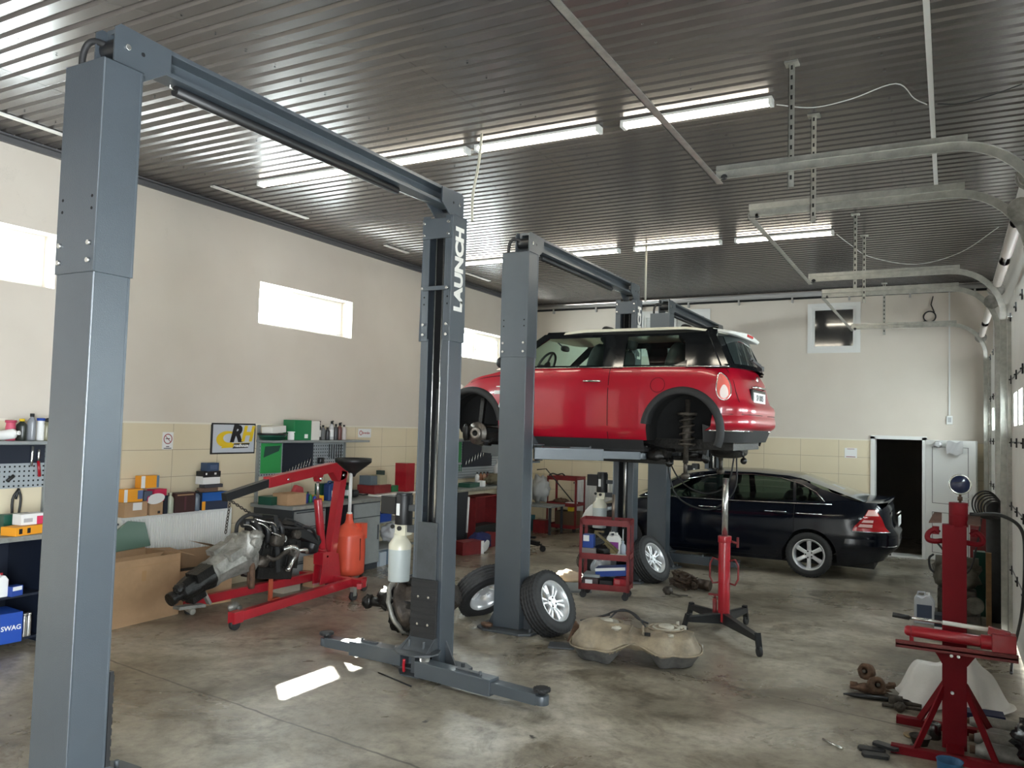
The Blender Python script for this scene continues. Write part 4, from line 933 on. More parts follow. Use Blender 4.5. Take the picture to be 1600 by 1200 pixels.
    m = MB(); m.grid(lambda u, v: (lerp(1.93, 1.02, v)+.07*(1-(2*u-1)**2), lerp(-.74, .74, u)*lerp(1, .78, v), lerp(1.09, 1.385, v)+.02*(1-(2*u-1)**2)), 16, 8); m.build('rear_window', mat('rear_glass2', (.10, .11, .11), .12, 0, 0, 1, 0, 1, .5), root)
    rs = Shell(xf=[(0, -.70), (1, -.68)], xr=[(0, 1.16), (1, 1.15)], b=[(0, .63), (1, .60)], zb=[(-.7, 1.325), (-.2, 1.385), (.4, 1.40), (.9, 1.37), (1.16, 1.32)], zt=[(-.7, 1.345), (-.2, 1.41), (.4, 1.42), (.9, 1.395), (1.16, 1.34)], nf=6, nr=8, crown=.035)
    rs.mesh(3).build('roof', M['carblack'], root)
    sp = MB(); sp.grid(lambda u, v: (lerp(2.05, 2.27, v)-.04*abs(2*u-1)**2, lerp(-.66, .66, u), lerp(1.09, 1.125, v)-.03*abs(2*u-1)**3), 12, 3); sp.grid(lambda u, v: (lerp(2.27, 2.24, v)-.04*abs(2*u-1)**2, lerp(-.66, .66, u), lerp(1.125, 1.06, v)-.03*abs(2*u-1)**3), 12, 2)
    sp.build('boot_spoiler', M['carblack'], root)
    MB().box(2.33, 2.345, -.27, .27, .74, .87).build('number_plate', M['paper'], root, .002)
    m = MB(); m.tube([(2.325, -.35, .93), (2.345, 0, .935), (2.325, .35, .93)], .014, 8); m.build('boot_handle', M['chrome'], root)
    m = MB(); m.grid(lambda u, v: cs.wrap(abs(lerp(-1.32, 1.32, u)), lerp(.34, .60, v), .018*math.sin(PI*v)-.001, -1 if u < .5 else 1), 60, 6); m.build('rear_bumper', M['carblack'], root)
    MB().box(-2.0, 2.05, -.6, .6, .16, .3).cyl((2.2, .5, .26), (1.9, .5, .26), .035, 12).build('underbody', M['interior'], root)
    for sx in (-.45, .55):
        for sg in (-1, 1): seat(root, sx, sg*.36, .55)
    steering(root, -.72, -.38, .96)
    MB().blob((-1.0, 0, .96), (.5, 1.4, .16), amp=.02, sq=.6).build('dashboard', M['interior'], root)
    for wx in (-1.526, 1.228):
        for sg in (-1, 1):
            e = bpy.data.objects.new('wheel', None); COL.objects.link(e); e.parent = root; e.location = (wx, sg*.80, .315); e.rotation_euler = (R(-90*sg), 0, 0)
            if (wx, sg) == (-1.526, -1): make_wheel('wheel', .315, .205, .215, 6, '', parent=e, style=0); proto = e
            else:
                for ch in kids(proto): c_ = ch.copy(); COL.objects.link(c_); c_.parent = e
    for sg in (-1, 1):
        pass
    return root
black_car()
ORD = ['leftmost', 'second', 'third', 'fourth', 'fifth', 'sixth', 'seventh', 'eighth', 'ninth']
# ---------------------------------------------------------------- generic small things
def carton(loc, size, rz, m, label, name='cardboard_box', cat='box', group=None, stripes=None, open_=False, rot=None, txt=None):
    """stripes: list of (face, u0,u1,v0,v1, material, partname) printed on the +x ('x') or -y ('y') or top ('z') face"""
    a, b_, c = size[0]/2, size[1]/2, size[2]
    mb = MB()
    if open_:
        t = .006; mb.box(-a, a, -b_, b_, 0, t).box(-a, -a+t, -b_, b_, 0, c).box(a-t, a, -b_, b_, 0, c).box(-a, a, -b_, -b_+t, 0, c).box(-a, a, b_-t, b_, 0, c)
    else: mb.box(-a, a, -b_, b_, 0, c)
    o = mb.build(name, m, None, .0025); tag(o, label, cat, group); o.location = loc; o.rotation_euler = rot if rot else (0, 0, rz)
    for s_ in stripes or []:
        f, u0_, u1, v0, v1, mm, pn = s_; e = .0012
        if f == 'x': q = MB().box(a, a+e, lerp(-b_, b_, u0_), lerp(-b_, b_, u1), c*v0, c*v1)
        elif f == 'y': q = MB().box(lerp(-a, a, u0_), lerp(-a, a, u1), -b_-e, -b_, c*v0, c*v1)
        else: q = MB().box(lerp(-a, a, u0_), lerp(-a, a, u1), lerp(-b_, b_, v0), lerp(-b_, b_, v1), c, c+e)
        q.build(pn, mm, o)
    if txt:
        s1, sz, mm = txt; text(s1, sz, o, mm, (a+.002, 0, c*.5), (0, 1, 0), (0, 0, 1), 'lettering', .001, .0004)
    return o
def bottle(loc, r, h, m, cap, label, band=None, name='bottle', cat='bottle', group=None, neck=.35, square=False, spray=False, rot=None):
    nr = r*neck; n = 20
    pr = [(0, 0), (r*.94, 0), (r, h*.03), (r, h*.66), (r*.92, h*.74), (nr, h*.86), (nr, h*.9), (0, h*.9)]
    md = (lambda k, j: (-(r*.16)*(abs(math.sin(2*2*PI*k/n/1))) if j in (1, 2, 3, 4) else 0)) if square else None
    o = MB().lathe(pr, n, mod=md).build(name, m); tag(o, label, cat, group); o.location = loc
    if rot: o.rotation_euler = rot
    cb = MB().cyl((0, 0, h*.88), (0, 0, h), nr*1.25, 14)
    if spray: cb.bar((-nr, 0, h*1.0), (nr*2.6, 0, h*1.03), nr*1.2, nr*1.1).bar((nr*1.6, 0, h*.98), (nr*2.2, 0, h*.84), nr*.6, nr*.5)
    cb.build('trigger' if spray else 'cap', cap, o)
    if band: MB().lathe([(r*1.012 if not square else r*.99, h*.18), (r*1.012 if not square else r*.99, h*.56)], n, mod=md if not square else (lambda k, j: -(r*.16)*abs(math.sin(4*PI*k/n)))).build('label', band, o)
    return o
def canister(loc, rz, w_, d_, h, m, cap, label, band=None, name='plastic_canister', cat='canister', rot=None):
    mb = MB(); mb.prism([(-w_/2, 0), (w_/2, 0), (w_/2, h*.72), (w_*.30, h*.9), (w_*.05, h*.92), (-w_*.12, h*.84), (-w_*.38, h*.9), (-w_/2, h*.78)], -d_/2, d_/2, 'y')
    o = mb.build(name, m, None, .012, seg=3); tag(o, label, cat); o.location = loc; o.rotation_euler = rot if rot else (0, 0, rz)
    MB().cyl((w_*.17, 0, h*.9), (w_*.17, 0, h), w_*.10, 14).build('cap', cap, o)
    MB().tube([(-w_*.36, 0, h*.86), (-w_*.30, 0, h*.99), (0, 0, h*1.0), (w_*.05, 0, h*.9)], .01, 8).build('handle', m, o)
    if band: MB().box(-w_*.36, w_*.36, -d_/2-.001, -d_/2, h*.2, h*.62).build('label', band, o)
    return o
# ---------------------------------------------------------------- wall signs
t = thing('framed_sign', 'framed sign with large yellow and black letters on the left wall', 'sign', (LX+.002, 7.03, 1.575))
MB().box(0, .02, -.34, .34, 0, .37).build('frame', M['black2'], t, .003)
MB().box(.02, .021, -.322, .322, .018, .352).build('board', cm(.50, .53, .58), t)
e = .0235
m = MB(); ring = [( -.10+.17*math.cos(a), .175+.10*math.sin(a)) for a in [R(60+k*11) for k in range(23)]]; inn = [(-.07+.10*math.cos(a), .19+.055*math.sin(a)) for a in [R(70+k*10) for k in range(23)]]
for i in range(22): m.prism([ring[i], ring[i+1], inn[i+1], inn[i]], .021, e, 'x')
m.prism([(-.20, .07), (.22, .085), (.245, .135), (-.12, .125)], .021, e-.0005, 'x')
m.build('swoosh', M['yellow'], t)
MB().prism([(-.02, .065), (.225, .072), (.25, .13), (.0, .125)], .0236, .0245, 'x').build('dark_band', M['black2'], t)
text('R', .27, t, M['black2'], (.0245, .02, .235), (0, 1, 0), (0, 0, 1), 'lettering', .014, .0006, 'CENTER', 1.1, .25)
text('H', .25, t, M['yellow'], (.0248, .20, .235), (0, 1, 0), (0, 0, 1), 'lettering', .012, .0006, 'CENTER', 1.0, .25, label='yellow letter H')
text('roadhouse', .055, t, M['paper'], (.0252, .11, .10), (0, 1, 0), (0, 0, 1), 'lettering', .002, .0003, 'CENTER', 1.0, .15, label='small white lettering')
t = thing('no_smoking_sign', 'white no smoking notice on the tiled left wall', 'sign', (LX+.002, 6.10, 1.64))
MB().box(0, .004, -.07, .07, 0, .19).build('sheet', M['paper'], t)
m = MB().tube([(.0045, .052*math.cos(a), .115+.052*math.sin(a)) for a in [2*PI*k/28 for k in range(28)]], .005, 4, closed=True).bar((.0045, -.036, .15), (.0045, .036, .08), .009, .004); m.build('red_ring', M['red'], t)
MB().bar((.0045, -.03, .118), (.0045, .025, .118), .003, .009).bar((.0045, -.02, .03), (.0045, .02, .03), .002, .009).bar((.0045, -.05, .012), (.0045, .05, .012), .002, .008).build('print', M['black2'], t)
t = thing('wall_sticker', 'small white sticker with red print on the left wall tiles', 'sticker', (LX+.002, 9.54, 1.775)); MB().box(0, .003, -.15, .15, 0, .13).build('sheet', M['paper'], t)
m = MB().tube([(.004, -.09+.03*math.cos(a), .068+.03*math.sin(a)) for a in [2*PI*k/18 for k in range(18)]], .006, 4, closed=True); m.build('print', M['red'], t); text('brembo', .052, t, M['red'], (.0035, .035, .068), (0, 1, 0), (0, 0, 1), 'lettering', .001, .0004)
t = thing('paper_notice', 'small white notice on the back wall tiles left of the doorway', 'notice', (-1.50, BY-.002, 1.62)); MB().box(-.10, .10, -.004, 0, 0, .17).build('sheet', M['paper'], t); MB().box(-.075, .075, -.0048, -.004, .012, .024).box(-.06, .06, -.0048, -.004, .148, .156).build('print', cm(.25, .05, .04), t)
# ---------------------------------------------------------------- radiators
def radiator(loc, rz, W, H, label):
    t = thing('radiator', label, 'radiator', loc, rz)
    m = MB(); n = int(W/.033)
    for k in range(n): y = k*W/n; m.prism([(.085, y), (.085, y+.008), (.10, y+.012), (.10, y+W/n-.012), (.085, y+W/n-.004), (.085, y+W/n)], .03, H-.03, 'z')
    m.box(.0, .09, 0, W, .0, .03).box(.0, .09, 0, W, H-.03, H).box(.07, .088, .001, W-.001, .031, H-.031)
    m.build('front_panel', M['pvc'], t, merge=False)
    MB().box(.001, .098, -.004, -.0005, 0, H).box(.0, .098, W, W+.004, 0, H).box(.005, .02, .0, W, .02, H-.02).build('side_plate', M['pvc'], t)
    m = MB(); 
    for k in range(n): m.box(.03, .075, k*W/n+.008, k*W/n+.022, H, H+.002)
    m.build('top_grille', cm(.5, .5, .5), t)
    MB().cyl((.05, -.03, H-.07), (.05, .0, H-.07), .012, 8).cyl((.05, -.04, H-.07), (.05, -.025, H-.07), .02, 10).build('valve', M['blackmet'], t)
    return t
radiator((LX+.045, 5.48, .36), 0, 1.45, .585, 'white panel radiator on the left wall carrying cartons')
r_ = radiator((-6.62, BY-.04, .35), R(-90), .9, .62, 'white radiator on the back wall behind the middle lift'); r_.location = (-6.62, BY-.045, .35)
RT = .948; xr_ = -7.53
carton((xr_, 5.61, RT), (.13, .27, .155), 0, M['card'], 'brown carton with a white label at the left end of the radiator', stripes=[('x', .35, .75, .45, .95, M['paper'], 'label')])
carton((xr_, 5.575, RT+.158), (.12, .22, .13), 0, M['orange'], 'orange spare part box on the left end carton', 'parts_box', stripes=[('x', 0, .18, 0, 1, M['paper'], 'print'), ('x', .72, 1, .2, .9, cm(.1, .15, .3), 'print')])
carton((xr_, 5.86, RT), (.12, .16, .14), 0, M['card'], 'brown carton under the pink box on the radiator', stripes=[('x', .6, .8, .1, .3, M['black2'], 'print')])
carton((xr_-.02, 5.79, RT+.29), (.10, .22, .13), 0, M['orange'], 'orange box standing on top of the other radiator boxes', 'parts_box', stripes=[('x', 0, .22, 0, 1, M['paper'], 'print'), ('x', .86, 1, 0, 1, cm(.12, .2, .3), 'print')])
carton((xr_, 5.90, RT+.142), (.11, .17, .13), R(6), cm(.55, .02, .08), 'pink red box behind the oval card on the radiator', 'parts_box')
carton((xr_, 5.76, RT+.158), (.10, .10, .10), 0, cm(.08, .1, .14), 'dark box between the orange boxes on the radiator', 'parts_box')
t = MB().grid(lambda u, v: (.004*math.sin(PI*u), .10*v*math.cos(2*PI*u)*1.1, .055*v*math.sin(2*PI*u)), 24, 3).grid(lambda u, v: (-.004, .10*v*math.cos(2*PI*u)*1.1, .055*v*math.sin(2*PI*u)), 24, 3).build('oval_card', M['paper']); tag(t, 'white oval card with a pink arc leaning on the radiator cartons', 'card'); t.location = (xr_+.072, 5.84, RT+.175); t.rotation_euler = (R(8), 0, 0)
MB().tube([(.007, -.09+.02*math.cos(a), .045*math.sin(a)) for a in [R(60+k*12) for k in range(12)]], .005, 5).build('print', cm(.5, .03, .12), t)
carton((xr_, 5.985, RT), (.10, .05, .20), 0, M['navy'], 'narrow navy box beside the clear bottle on the radiator', 'parts_box')
bottle((xr_+.03, 6.055, RT), .036, .225, cm(.42, .45, .36, .2), cm(.6, .6, .5), 'clear plastic bottle beside the dark brown box on the radiator')
carton((xr_, 6.23, RT), (.12, .27, .215), 0, cm(.05, .02, .02), 'dark brown box in the middle of the radiator', 'parts_box', stripes=[('x', .1, .9, .86, .93, M['card'], 'print'), ('x', .45, .55, .1, .8, cm(.1, .03, .04), 'print')])
bottle((xr_+.02, 6.415, RT), .045, .225, cm(.10, .13, .17, .3), M['black'], 'dark grey oil bottle with white label on the radiator', M['paper'], square=True)
carton((xr_, 6.65, RT), (.12, .36, .20), R(-3), cm(.02, .03, .06), 'blue and dark box at the right end of the radiator', 'parts_box', stripes=[('x', 0, 1, .5, 1, cm(.01, .10, .38), 'print'), ('x', -.0, .13, 0, .5, M['orange'], 'print')])
carton((xr_, 6.58, RT+.205), (.11, .22, .045), R(5), cm(.14, .09, .07), 'flat brown parts pack lying on the blue box', 'parts_box')
carton((xr_, 6.63, RT+.252), (.11, .24, .04), R(-7), cm(.05, .05, .06), 'flat dark parts pack under the white packs', 'parts_box')
for k, (yy, z, lab) in enumerate(((6.58, .294, 'lower black and white brake box of the radiator stack'),)):
    carton((xr_, yy, RT+z), (.12, .25, .09), 0, M['paper'], lab, 'parts_box', stripes=[('x', 0, 1, .88, 1, M['black2'], 'print')])
carton((xr_, 6.585, RT+.385), (.12, .255, .055), R(2), M['black2'], 'black box with white dots below the navy box', 'parts_box', stripes=[('x', .12, .2, .3, .7, M['paper'], 'print'), ('x', .62, .74, .3, .7, M['paper'], 'print')])
carton((xr_, 6.60, RT+.441), (.11, .17, .095), 0, cm(.03, .06, .12), 'navy box on top of the radiator stack', 'parts_box', stripes=[('x', .25, .85, .2, .75, cm(.07, .1, .18), 'print')])
# ---------------------------------------------------------------- green sheet and big carton in front of the radiator
t = MB().prism([(-.20, 0), (.22, .02), (.17, .27), (-.02, .30), (-.24, .17)], -.02, .02, 'x').build('green_cover', mat('dull_green_plastic', (.10, .17, .13), .3), None, .008); tag(t, 'grey green plastic cover leaning on the radiator behind the big carton', 'cover'); t.location = (-7.40, 5.53, .62); t.rotation_euler = (0, R(-10), 0)
t = thing('large_carton', 'large open brown cardboard box on the floor under the radiator', 'box', (-7.15, 5.27, 0), R(2))
MB().box(-.26, -.25, -.42, .46, 0, .62).box(.25, .26, -.42, .46, 0, .62).box(-.26, .26, -.42, -.41, 0, .62).box(-.26, .26, .45, .46, 0, .62).box(-.26, .26, -.42, .46, 0, .01).build('box_walls', M['card'], t, .002)
MB().box(.2605, .262, .0, .05, .40, .5).box(.2605, .262, -.40, .44, .545, .55).build('tape', cm(.38, .22, .10), t)
MB().add([(.26, -.40, .62), (.26, .20, .62), (.30, .22, .665), (.30, -.42, .665)], [(0, 1, 2, 3)]).build('flap', M['card'], t)
MB().add([(-.25, -.4, .62), (-.25, .44, .62), (-.31, .5, .70), (-.31, -.42, .71)], [(0, 1, 2, 3)]).build('flap', M['card'], t)
MB().add([(.26, .46, .62), (-.24, .46, .62), (-.20, .72, .60), (.26, .66, .56)], [(0, 1, 2, 3)]).build('flap', M['card'], t)
t = thing('open_carton', 'second open brown cardboard box with a dark inside behind the engine', 'box', (-7.18, 6.12, 0), R(-8))
MB().box(-.2, -.19, -.30, .36, 0, .56).box(.19, .2, -.30, .36, 0, .40).box(-.2, .2, -.30, -.29, 0, .56).box(-.2, .2, .35, .36, 0, .52).box(-.2, .2, -.3, .36, 0, .01).build('box_walls', M['card'], t, .002)
MB().add([(.2, .36, .55), (-.19, .36, .55), (-.16, .02, .66), (.24, .05, .66)], [(0, 1, 2, 3)]).build('flap', M['card'], t)
MB().box(-.15, .15, -.2, .25, .01, .36).build('contents', M['interior'], t)
# ---------------------------------------------------------------- workbenches
def bench(name_lab, loc, W, D, H, units):
    """bench against the left wall: local x out of the wall, local y along it"""
    t = thing('workbench', name_lab, 'workbench', loc)
    MB().box(0, D, 0, W, H-.045, H).build('worktop', M['cabinet'], t, .004)
    MB().box(D-.002, D+.004, 0, W, H-.04, H-.005).build('edge_strip', M['zinc'], t)
    for kind, y0, y1 in units:
        if kind == 'drawers' or kind == 'door':
            b = MB().box(.03, D-.03, y0, y1, .08, H-.045).build('cabinet_body', M['cabdark'], t, .003)
            if kind == 'drawers':
                n = 4; hh = (H-.145)/n
                for k in range(n):
                    d = MB().box(D-.03, D-.012, y0+.02, y1-.02, .09+k*hh, .09+(k+1)*hh-.012).build('drawer', M['cabinet'], t, .003)
                    MB().box(D-.012, D-.004, y0+.05, y1-.05, .09+(k+1)*hh-.035, .09+(k+1)*hh-.02).build('handle', M['cabdark'], d)
            else:
                MB().box(D-.03, D-.012, y0+.02, y1-.02, H-.24, H-.06).build('drawer', M['cabinet'], t, .003)
                d = MB().box(D-.03, D-.012, y0+.02, y1-.02, .09, H-.25).build('cabinet_door', M['cabinet'], t, .003)
                MB().box(D-.012, D-.004, y1-.07, y1-.05, .4, .6).build('handle', M['cabdark'], d)
                MB().box(.05, D-.05, y0, y1, 0, .08).build('plinth', M['cabdark'], t)
        elif kind == 'open':
            MB().box(.03, D-.03, y0, y0+.02, .0, H-.045).box(.03, D-.03, y1-.02, y1, .0, H-.045).box(.03, .045, y0, y1, .05, H-.045).box(.03, D-.03, y0, y1, .05, .07).box(.03, D-.03, y0, y1, .42, .44).build('cabinet_body', M['navy'], t)
        elif kind == 'leg':
            MB().box(.05, .09, y0, y0+.04, 0, H-.045).box(D-.09, D-.05, y0, y0+.04, 0, H-.045).box(.05, D-.05, y0, y0+.04, .1, .14).build('leg_frame', M['cabinet'], t)
    return t
def back_panel(label, loc, W, z0, z1, zs, shelf_over=.3):
    t = thing('tool_wall_panel', label, 'tool panel', loc)
    MB().box(0, .03, -.02, .015, -.0+z0-.35, z1+.22).box(0, .03, W-.015, W+.02, z0-.35, z1+.0).build('upright', M['cabinet'], t)
    MB().box(.012, .02, 0, W, z0, z1).build('pegboard', M['pegboard'], t)
    m = MB(); n = int(W/.045); 
    for i in range(n):
        for k in range(int((z1-z0)/.045)):
            y = .022+i*.045; z = z0+.02+k*.045; m.box(.0202, .0206, y-.008, y+.008, z-.008, z+.008)
    m.build('peg_holes', M['hole'], t, merge=False)
    s = MB().box(0, .30, -.03, W+shelf_over, zs-.03, zs).build('shelf', M['cabinet'], t, .004)
    return t
B1 = bench('grey workbench with open dark cabinet behind the near lift post', (LX+.04, 3.0, 0), 1.75, .62, .945, [('open', .75, 1.40), ('door', .02, .70)])
P1 = back_panel('grey pegboard and shelf above the near workbench', (LX+.005, 3.1, 0), 1.62, 1.30, 1.71, 1.745, .06)
MB().box(.02, .026, .5, 1.60, 1.53, 1.70).build('dark_foam', M['navy'], P1)
def tool(pts, w_, m, label, name='hand_tool', cat='tool', grip=None, gw=.012):
    o = MB().tube(spline(pts, 3), w_, 6).build(name, m); 
    c = Vector(pts[0]); tag(o, label, cat)
    if grip: MB().tube(spline(grip, 3), gw, 6).build('grip', M['black'], o)
    return o
xw = LX+.05
t = tool([(xw, 4.460, 1.30), (xw, 4.440, 1.20)], .011, M['blackmet'], 'black handled pliers hanging below the near pegboard', 'pliers', grip=[(xw, 4.460, 1.29), (xw, 4.410, 1.20), (xw, 4.415, 1.02)]); MB().tube(spline([(xw, 4.460, 1.29), (xw, 4.485, 1.20), (xw, 4.470, 1.02)], 3), .012, 6).build('grip', M['black'], t)
t = tool([(xw, 4.630, 1.66), (xw, 4.630, 1.55)], .012, M['steel'], 'red handled cutter hanging on the near pegboard', 'cutter', grip=None); MB().tube([(xw, 4.630, 1.55), (xw, 4.650, 1.40)], .014, 8).build('grip', M['red'], t)
tool([(xw, 4.570, 1.69), (xw, 4.565, 1.5)], .013, M['steel'], 'bright steel wrench hanging on the near pegboard', 'wrench')
tool([(xw, 4.350, 1.37), (xw, 4.410, 1.42)], .016, M['black'], 'black angled scraper on the near pegboard', 'scraper')
tool([(xw, 4.120, 1.36), (xw, 4.120, 1.50)], .022, M['black'], 'left black grip hanging on the near pegboard', 'screwdriver'); tool([(xw, 4.230, 1.37), (xw, 4.230, 1.48)], .022, M['black'], 'right black grip hanging on the near pegboard', 'screwdriver')
xs = LX+.17; sz = 1.746
bottle((xs, 4.20, sz+.045), .045, .17, M['paper'], M['paper'], 'white can lying at the left of the near shelf', name='spray_can', cat='can', rot=(0, R(80), R(30)))
bottle((xs, 4.285, sz), .042, .185, cm(.55, .08, .14), cm(.45, .05, .1), 'pink can on the near shelf', neck=.9, name='paint_can', cat='can')
bottle((xs, 4.385, sz), .052, .20, cm(.02, .025, .02, .3), M['yellow'], 'black bottle with yellow cap on the near shelf', cm(.08, .09, .05), square=True)
bottle((xs, 4.475, sz), .042, .25, cm(.22, .23, .25, .3), M['black'], 'tall grey bottle with black cap on the near shelf', square=True)
bottle((xs, 4.56, sz), .032, .21, M['paper'], cm(.01, .05, .3), 'white can with blue cap on the near shelf', neck=.9, name='spray_can', cat='can')
bottle((xs, 4.62, sz), .04, .20, cm(.2, .19, .12, .3), M['black'], 'dull olive bottle half behind the near post', spray=True)
carton((-7.28, 4.26, .947), (.10, .26, .16), 0, M['dkgreen'], 'dark green case at the back of the near workbench', 'tool_case')
carton((-7.10, 4.24, .947), (.16, .34, .075), R(14), M['orange'], 'orange spare part box on the near workbench', 'parts_box', stripes=[('x', .35, .45, .2, .8, M['black2'], 'print'), ('x', .1, .2, .2, .8, M['black2'], 'print')])
carton((-7.14, 4.30, 1.024), (.12, .23, .095), R(4), M['paper'], 'white box with red print lying on the orange box', 'parts_box', stripes=[('x', .62, .95, 0, .75, cm(.6, .03, .1), 'print'), ('x', .1, .45, .25, .6, cm(.4, .4, .42), 'print')])
canister((-7.06, 4.02, .442), R(90), .12, .1, .20, M['paper'], M['red'], 'white canister with red cap inside the near open cabinet')
carton((-7.02, 4.13, .442), (.08, .11, .085), R(10), cm(.02, .06, .3), 'small blue box inside the near open cabinet', 'parts_box', stripes=[('x', .1, .9, .55, .95, M['paper'], 'label')])
carton((-7.05, 4.07, .075), (.30, .18, .25), R(-6), cm(.01, .06, .34), 'large blue oil box on the cabinet floor', 'oil_box', txt=('SWAG', .055, M['paper']))
for k, y in enumerate((4.235, 4.275)): bottle((-7.02, y, .075), .019, .20, M['steel'], M['steel'], 'silver can on the floor of the near cabinet, '+('left' if k == 0 else 'right')+' of the pair', neck=.8, name='spray_can', cat='can', group='silver cans in the near cabinet')
# bench 2
B2 = bench('grey workbench with drawers behind the engine crane', (LX+.04, 7.32, 0), 1.76, .70, .965, [('drawers', .03, .62), ('door', 1.14, 1.74)])
P2 = back_panel('tool panel with shelf above the middle workbench', (LX+.005, 7.43, 0), 1.64, 1.28, 1.71, 1.745, .22)
MB().box(.021, .03, .04, .39, 1.32, 1.70).build('green_poster', cm(.03, .32, .08), P2)
MB().prism([(7.36-7.28, 1.52), (7.62-7.28, 1.60), (7.65-7.28, 1.67), (.10, 1.66)], .0305, .033, 'x').build('poster_print', cm(.02, .07, .05), P2)
MB().box(.021, .035, .42, .98, 1.26, 1.70).build('tool_foam', M['navy'], P2)
for k in range(9):
    y = 7.43+.47+k*.052; z0 = 1.30+.010*k
    tool([(xw, y, z0), (xw, y+.01+.004*k, z0+.05+.010*k)], .006, M['steel'], ORD[k]+' spanner from the left in the black foam of the middle tool panel', 'spanner')['group'] = 'spanners in the black tool foam'
for k in range(6):
    tool([(xw, 8.72+k*.05, 1.68), (xw, 8.72+k*.05, 1.50-.01*(k % 3))], .007, M['blackmet'], ORD[k]+' thin dark tool from the left at the right of the middle pegboard', 'screwdriver')['group'] = 'screwdrivers on the middle pegboard'
tool([(xw, 8.55, 1.42), (xw, 8.55, 1.5)], .05, M['blackmet'], 'round black tool hanging on the middle pegboard', 'tool_disc')
xs = LX+.16
t = thing('plastic_tray', 'dark green open tray on the middle shelf', 'tray', (xs, 7.52, sz)); m = MB().lathe([(.0, 0), (.16, 0), (.21, .06), (.215, .06), (.20, .045), (.155, .012), (0, .012)], 28); 
for v in m.v: v.x *= .62
m.build('tray_body', M['dkgreen'], t); m = MB().lathe([(.19, .06), (.218, .066), (.218, .085), (.19, .085)], 28)
for v in m.v: v.x *= .62
m.build('tray_rim', M['black'], t)
carton((xs, 7.55, sz+.088), (.16, .28, .085), R(8), M['white'], 'crumpled white carton lying on the green tray', rot=(R(5), 0, R(8)))
bottle((xs+.05, 7.80, sz), .045, .11, M['paper'], M['paper'], 'small white pot left of the green box on the shelf', neck=.9, name='plastic_cup', cat='cup')
carton((xs, 7.96, sz), (.22, .28, .26), R(-6), M['green'], 'large green box on the middle shelf', 'parts_box', stripes=[('x', .6, .8, .1, .3, M['paper'], 'print')])
carton((xs, 8.19, sz), (.20, .17, .25), R(3), M['white'], 'white box beside the green box on the middle shelf')
for k, (y, c1, cp, sp, h) in enumerate(((8.34, (.03, .03, .03), M['black'], True, .24), (8.43, (.12, .12, .12), M['black'], False, .20), (8.52, (.03, .03, .035), M['black'], False, .17), (8.60, (.5, .5, .5), M['black'], True, .25), (8.69, (.04, .04, .045), M['black'], False, .22), (8.77, (.14, .05, .04), M['black'], True, .23), (8.86, (.55, .5, .48), M['black'], False, .21))):
    bottle((xs+.02, y, sz), .034, h, cm(*c1, .35), cp, ['leftmost black trigger bottle of the row on the middle shelf', 'dark grey can right of the first trigger bottle on the shelf', 'short black can in the middle shelf row', 'white trigger bottle of the middle shelf row', 'tall black can right of the white trigger bottle', 'dull red trigger bottle near the shelf end', 'pale pink can at the right end of the shelf row'][k], M['paper'] if k in (0, 3) else None, spray=sp, group='bottles and cans on the middle shelf')
bz = .967
t = carton((-7.14, 7.50, bz), (.26, .30, .14), R(-4), M['card'], 'open brown carton at the left of the middle workbench', open_=True)
t = carton((-7.30, 7.34, bz), (.2, .2, .10), R(5), M['dkgreen'], 'dark green bin at the left end of the middle workbench', 'bin')
for k in range(7):
    bottle((-7.12-.08*(k % 2), 7.70+k*.038, bz), .024, .09+.02*(k % 3), [cm(.02, .04, .3), M['green'], cm(.02, .03, .2)][k % 3], [cm(.1, .3, .1), M['black']][k % 2], ORD[k]+' small bottle from the left in the cluster on the middle workbench', group='small bottles on the middle workbench')
t = MB().prism([(-.11, 0), (.12, 0), (.09, .18), (-.04, .22), (-.10, .12)], -.03, .03, 'x').build('red_bag', mat('red_bag_film', (.45, .06, .07), .35), None, .02); tag(t, 'red plastic bag behind the small bottles', 'bag'); t.location = (-7.32, 7.82, bz)
carton((-7.2, 8.03, bz), (.14, .17, .075), 0, M['yellow'], 'yellow box on the middle workbench', 'parts_box', stripes=[('x', .6, .95, .2, .8, M['orange'], 'print')])
canister((-7.14, 8.25, bz), R(90), .17, .10, .25, cm(.01, .04, .16), M['black'], 'blue canister with white label on the middle workbench', None)
o_ = bpy.data.objects['plastic_canister.001'] if 'plastic_canister.001' in bpy.data.objects else None
t = MB().box(-7.088, -7.086, 8.21, 8.28, bz+.05, bz+.13).build('label', M['paper']); 
if o_: t.parent = o_; t.matrix_parent_inverse = (Matrix.Translation((-7.14, 8.25, bz)) @ Euler((0, 0, R(90))).to_matrix().to_4x4()).inverted()
carton((-7.30, 8.33, bz), (.12, .28, .21), 0, M['dkgreen'], 'dark green case behind the blue canister', 'tool_case')
bottle((-7.2, 8.66, bz), .05, .20, M['dkgreen'], M['black'], 'dark green trigger bottle on the middle workbench', M['paper'], spray=True)
t = MB().blob((0, 0, .055), (.12, .12, .11), amp=.1, sq=.7).tube([(0, .05, .04), (0, .2, .02), (0, .3, .02)], .012, 6).build('bench_clutter', M['blackmet']); tag(t, 'black power tool lying at the right of the middle workbench', 'power tool'); t.location = (-7.2, 8.80, bz)
# boxes under bench 2
carton((-6.83, 7.19, 0), (.16, .28, .14), R(0), mat('pale_card', (.42, .38, .30), .8), 'pale low carton on the floor behind the engine')
carton((-6.80, 7.66, .0), (.17, .30, .36), R(0), M['card'], 'brown and red printed carton in front of the drawers', stripes=[('x', 0, 1, .45, .72, M['dred'], 'print'), ('x', 0, .8, .08, .42, cm(.42, .16, .2), 'print')])
bottle((-6.84, 7.90, 0), .04, .22, cm(.10, .05, .02, .2), M['black'], 'brown oily bottle on the floor behind the crane ram')
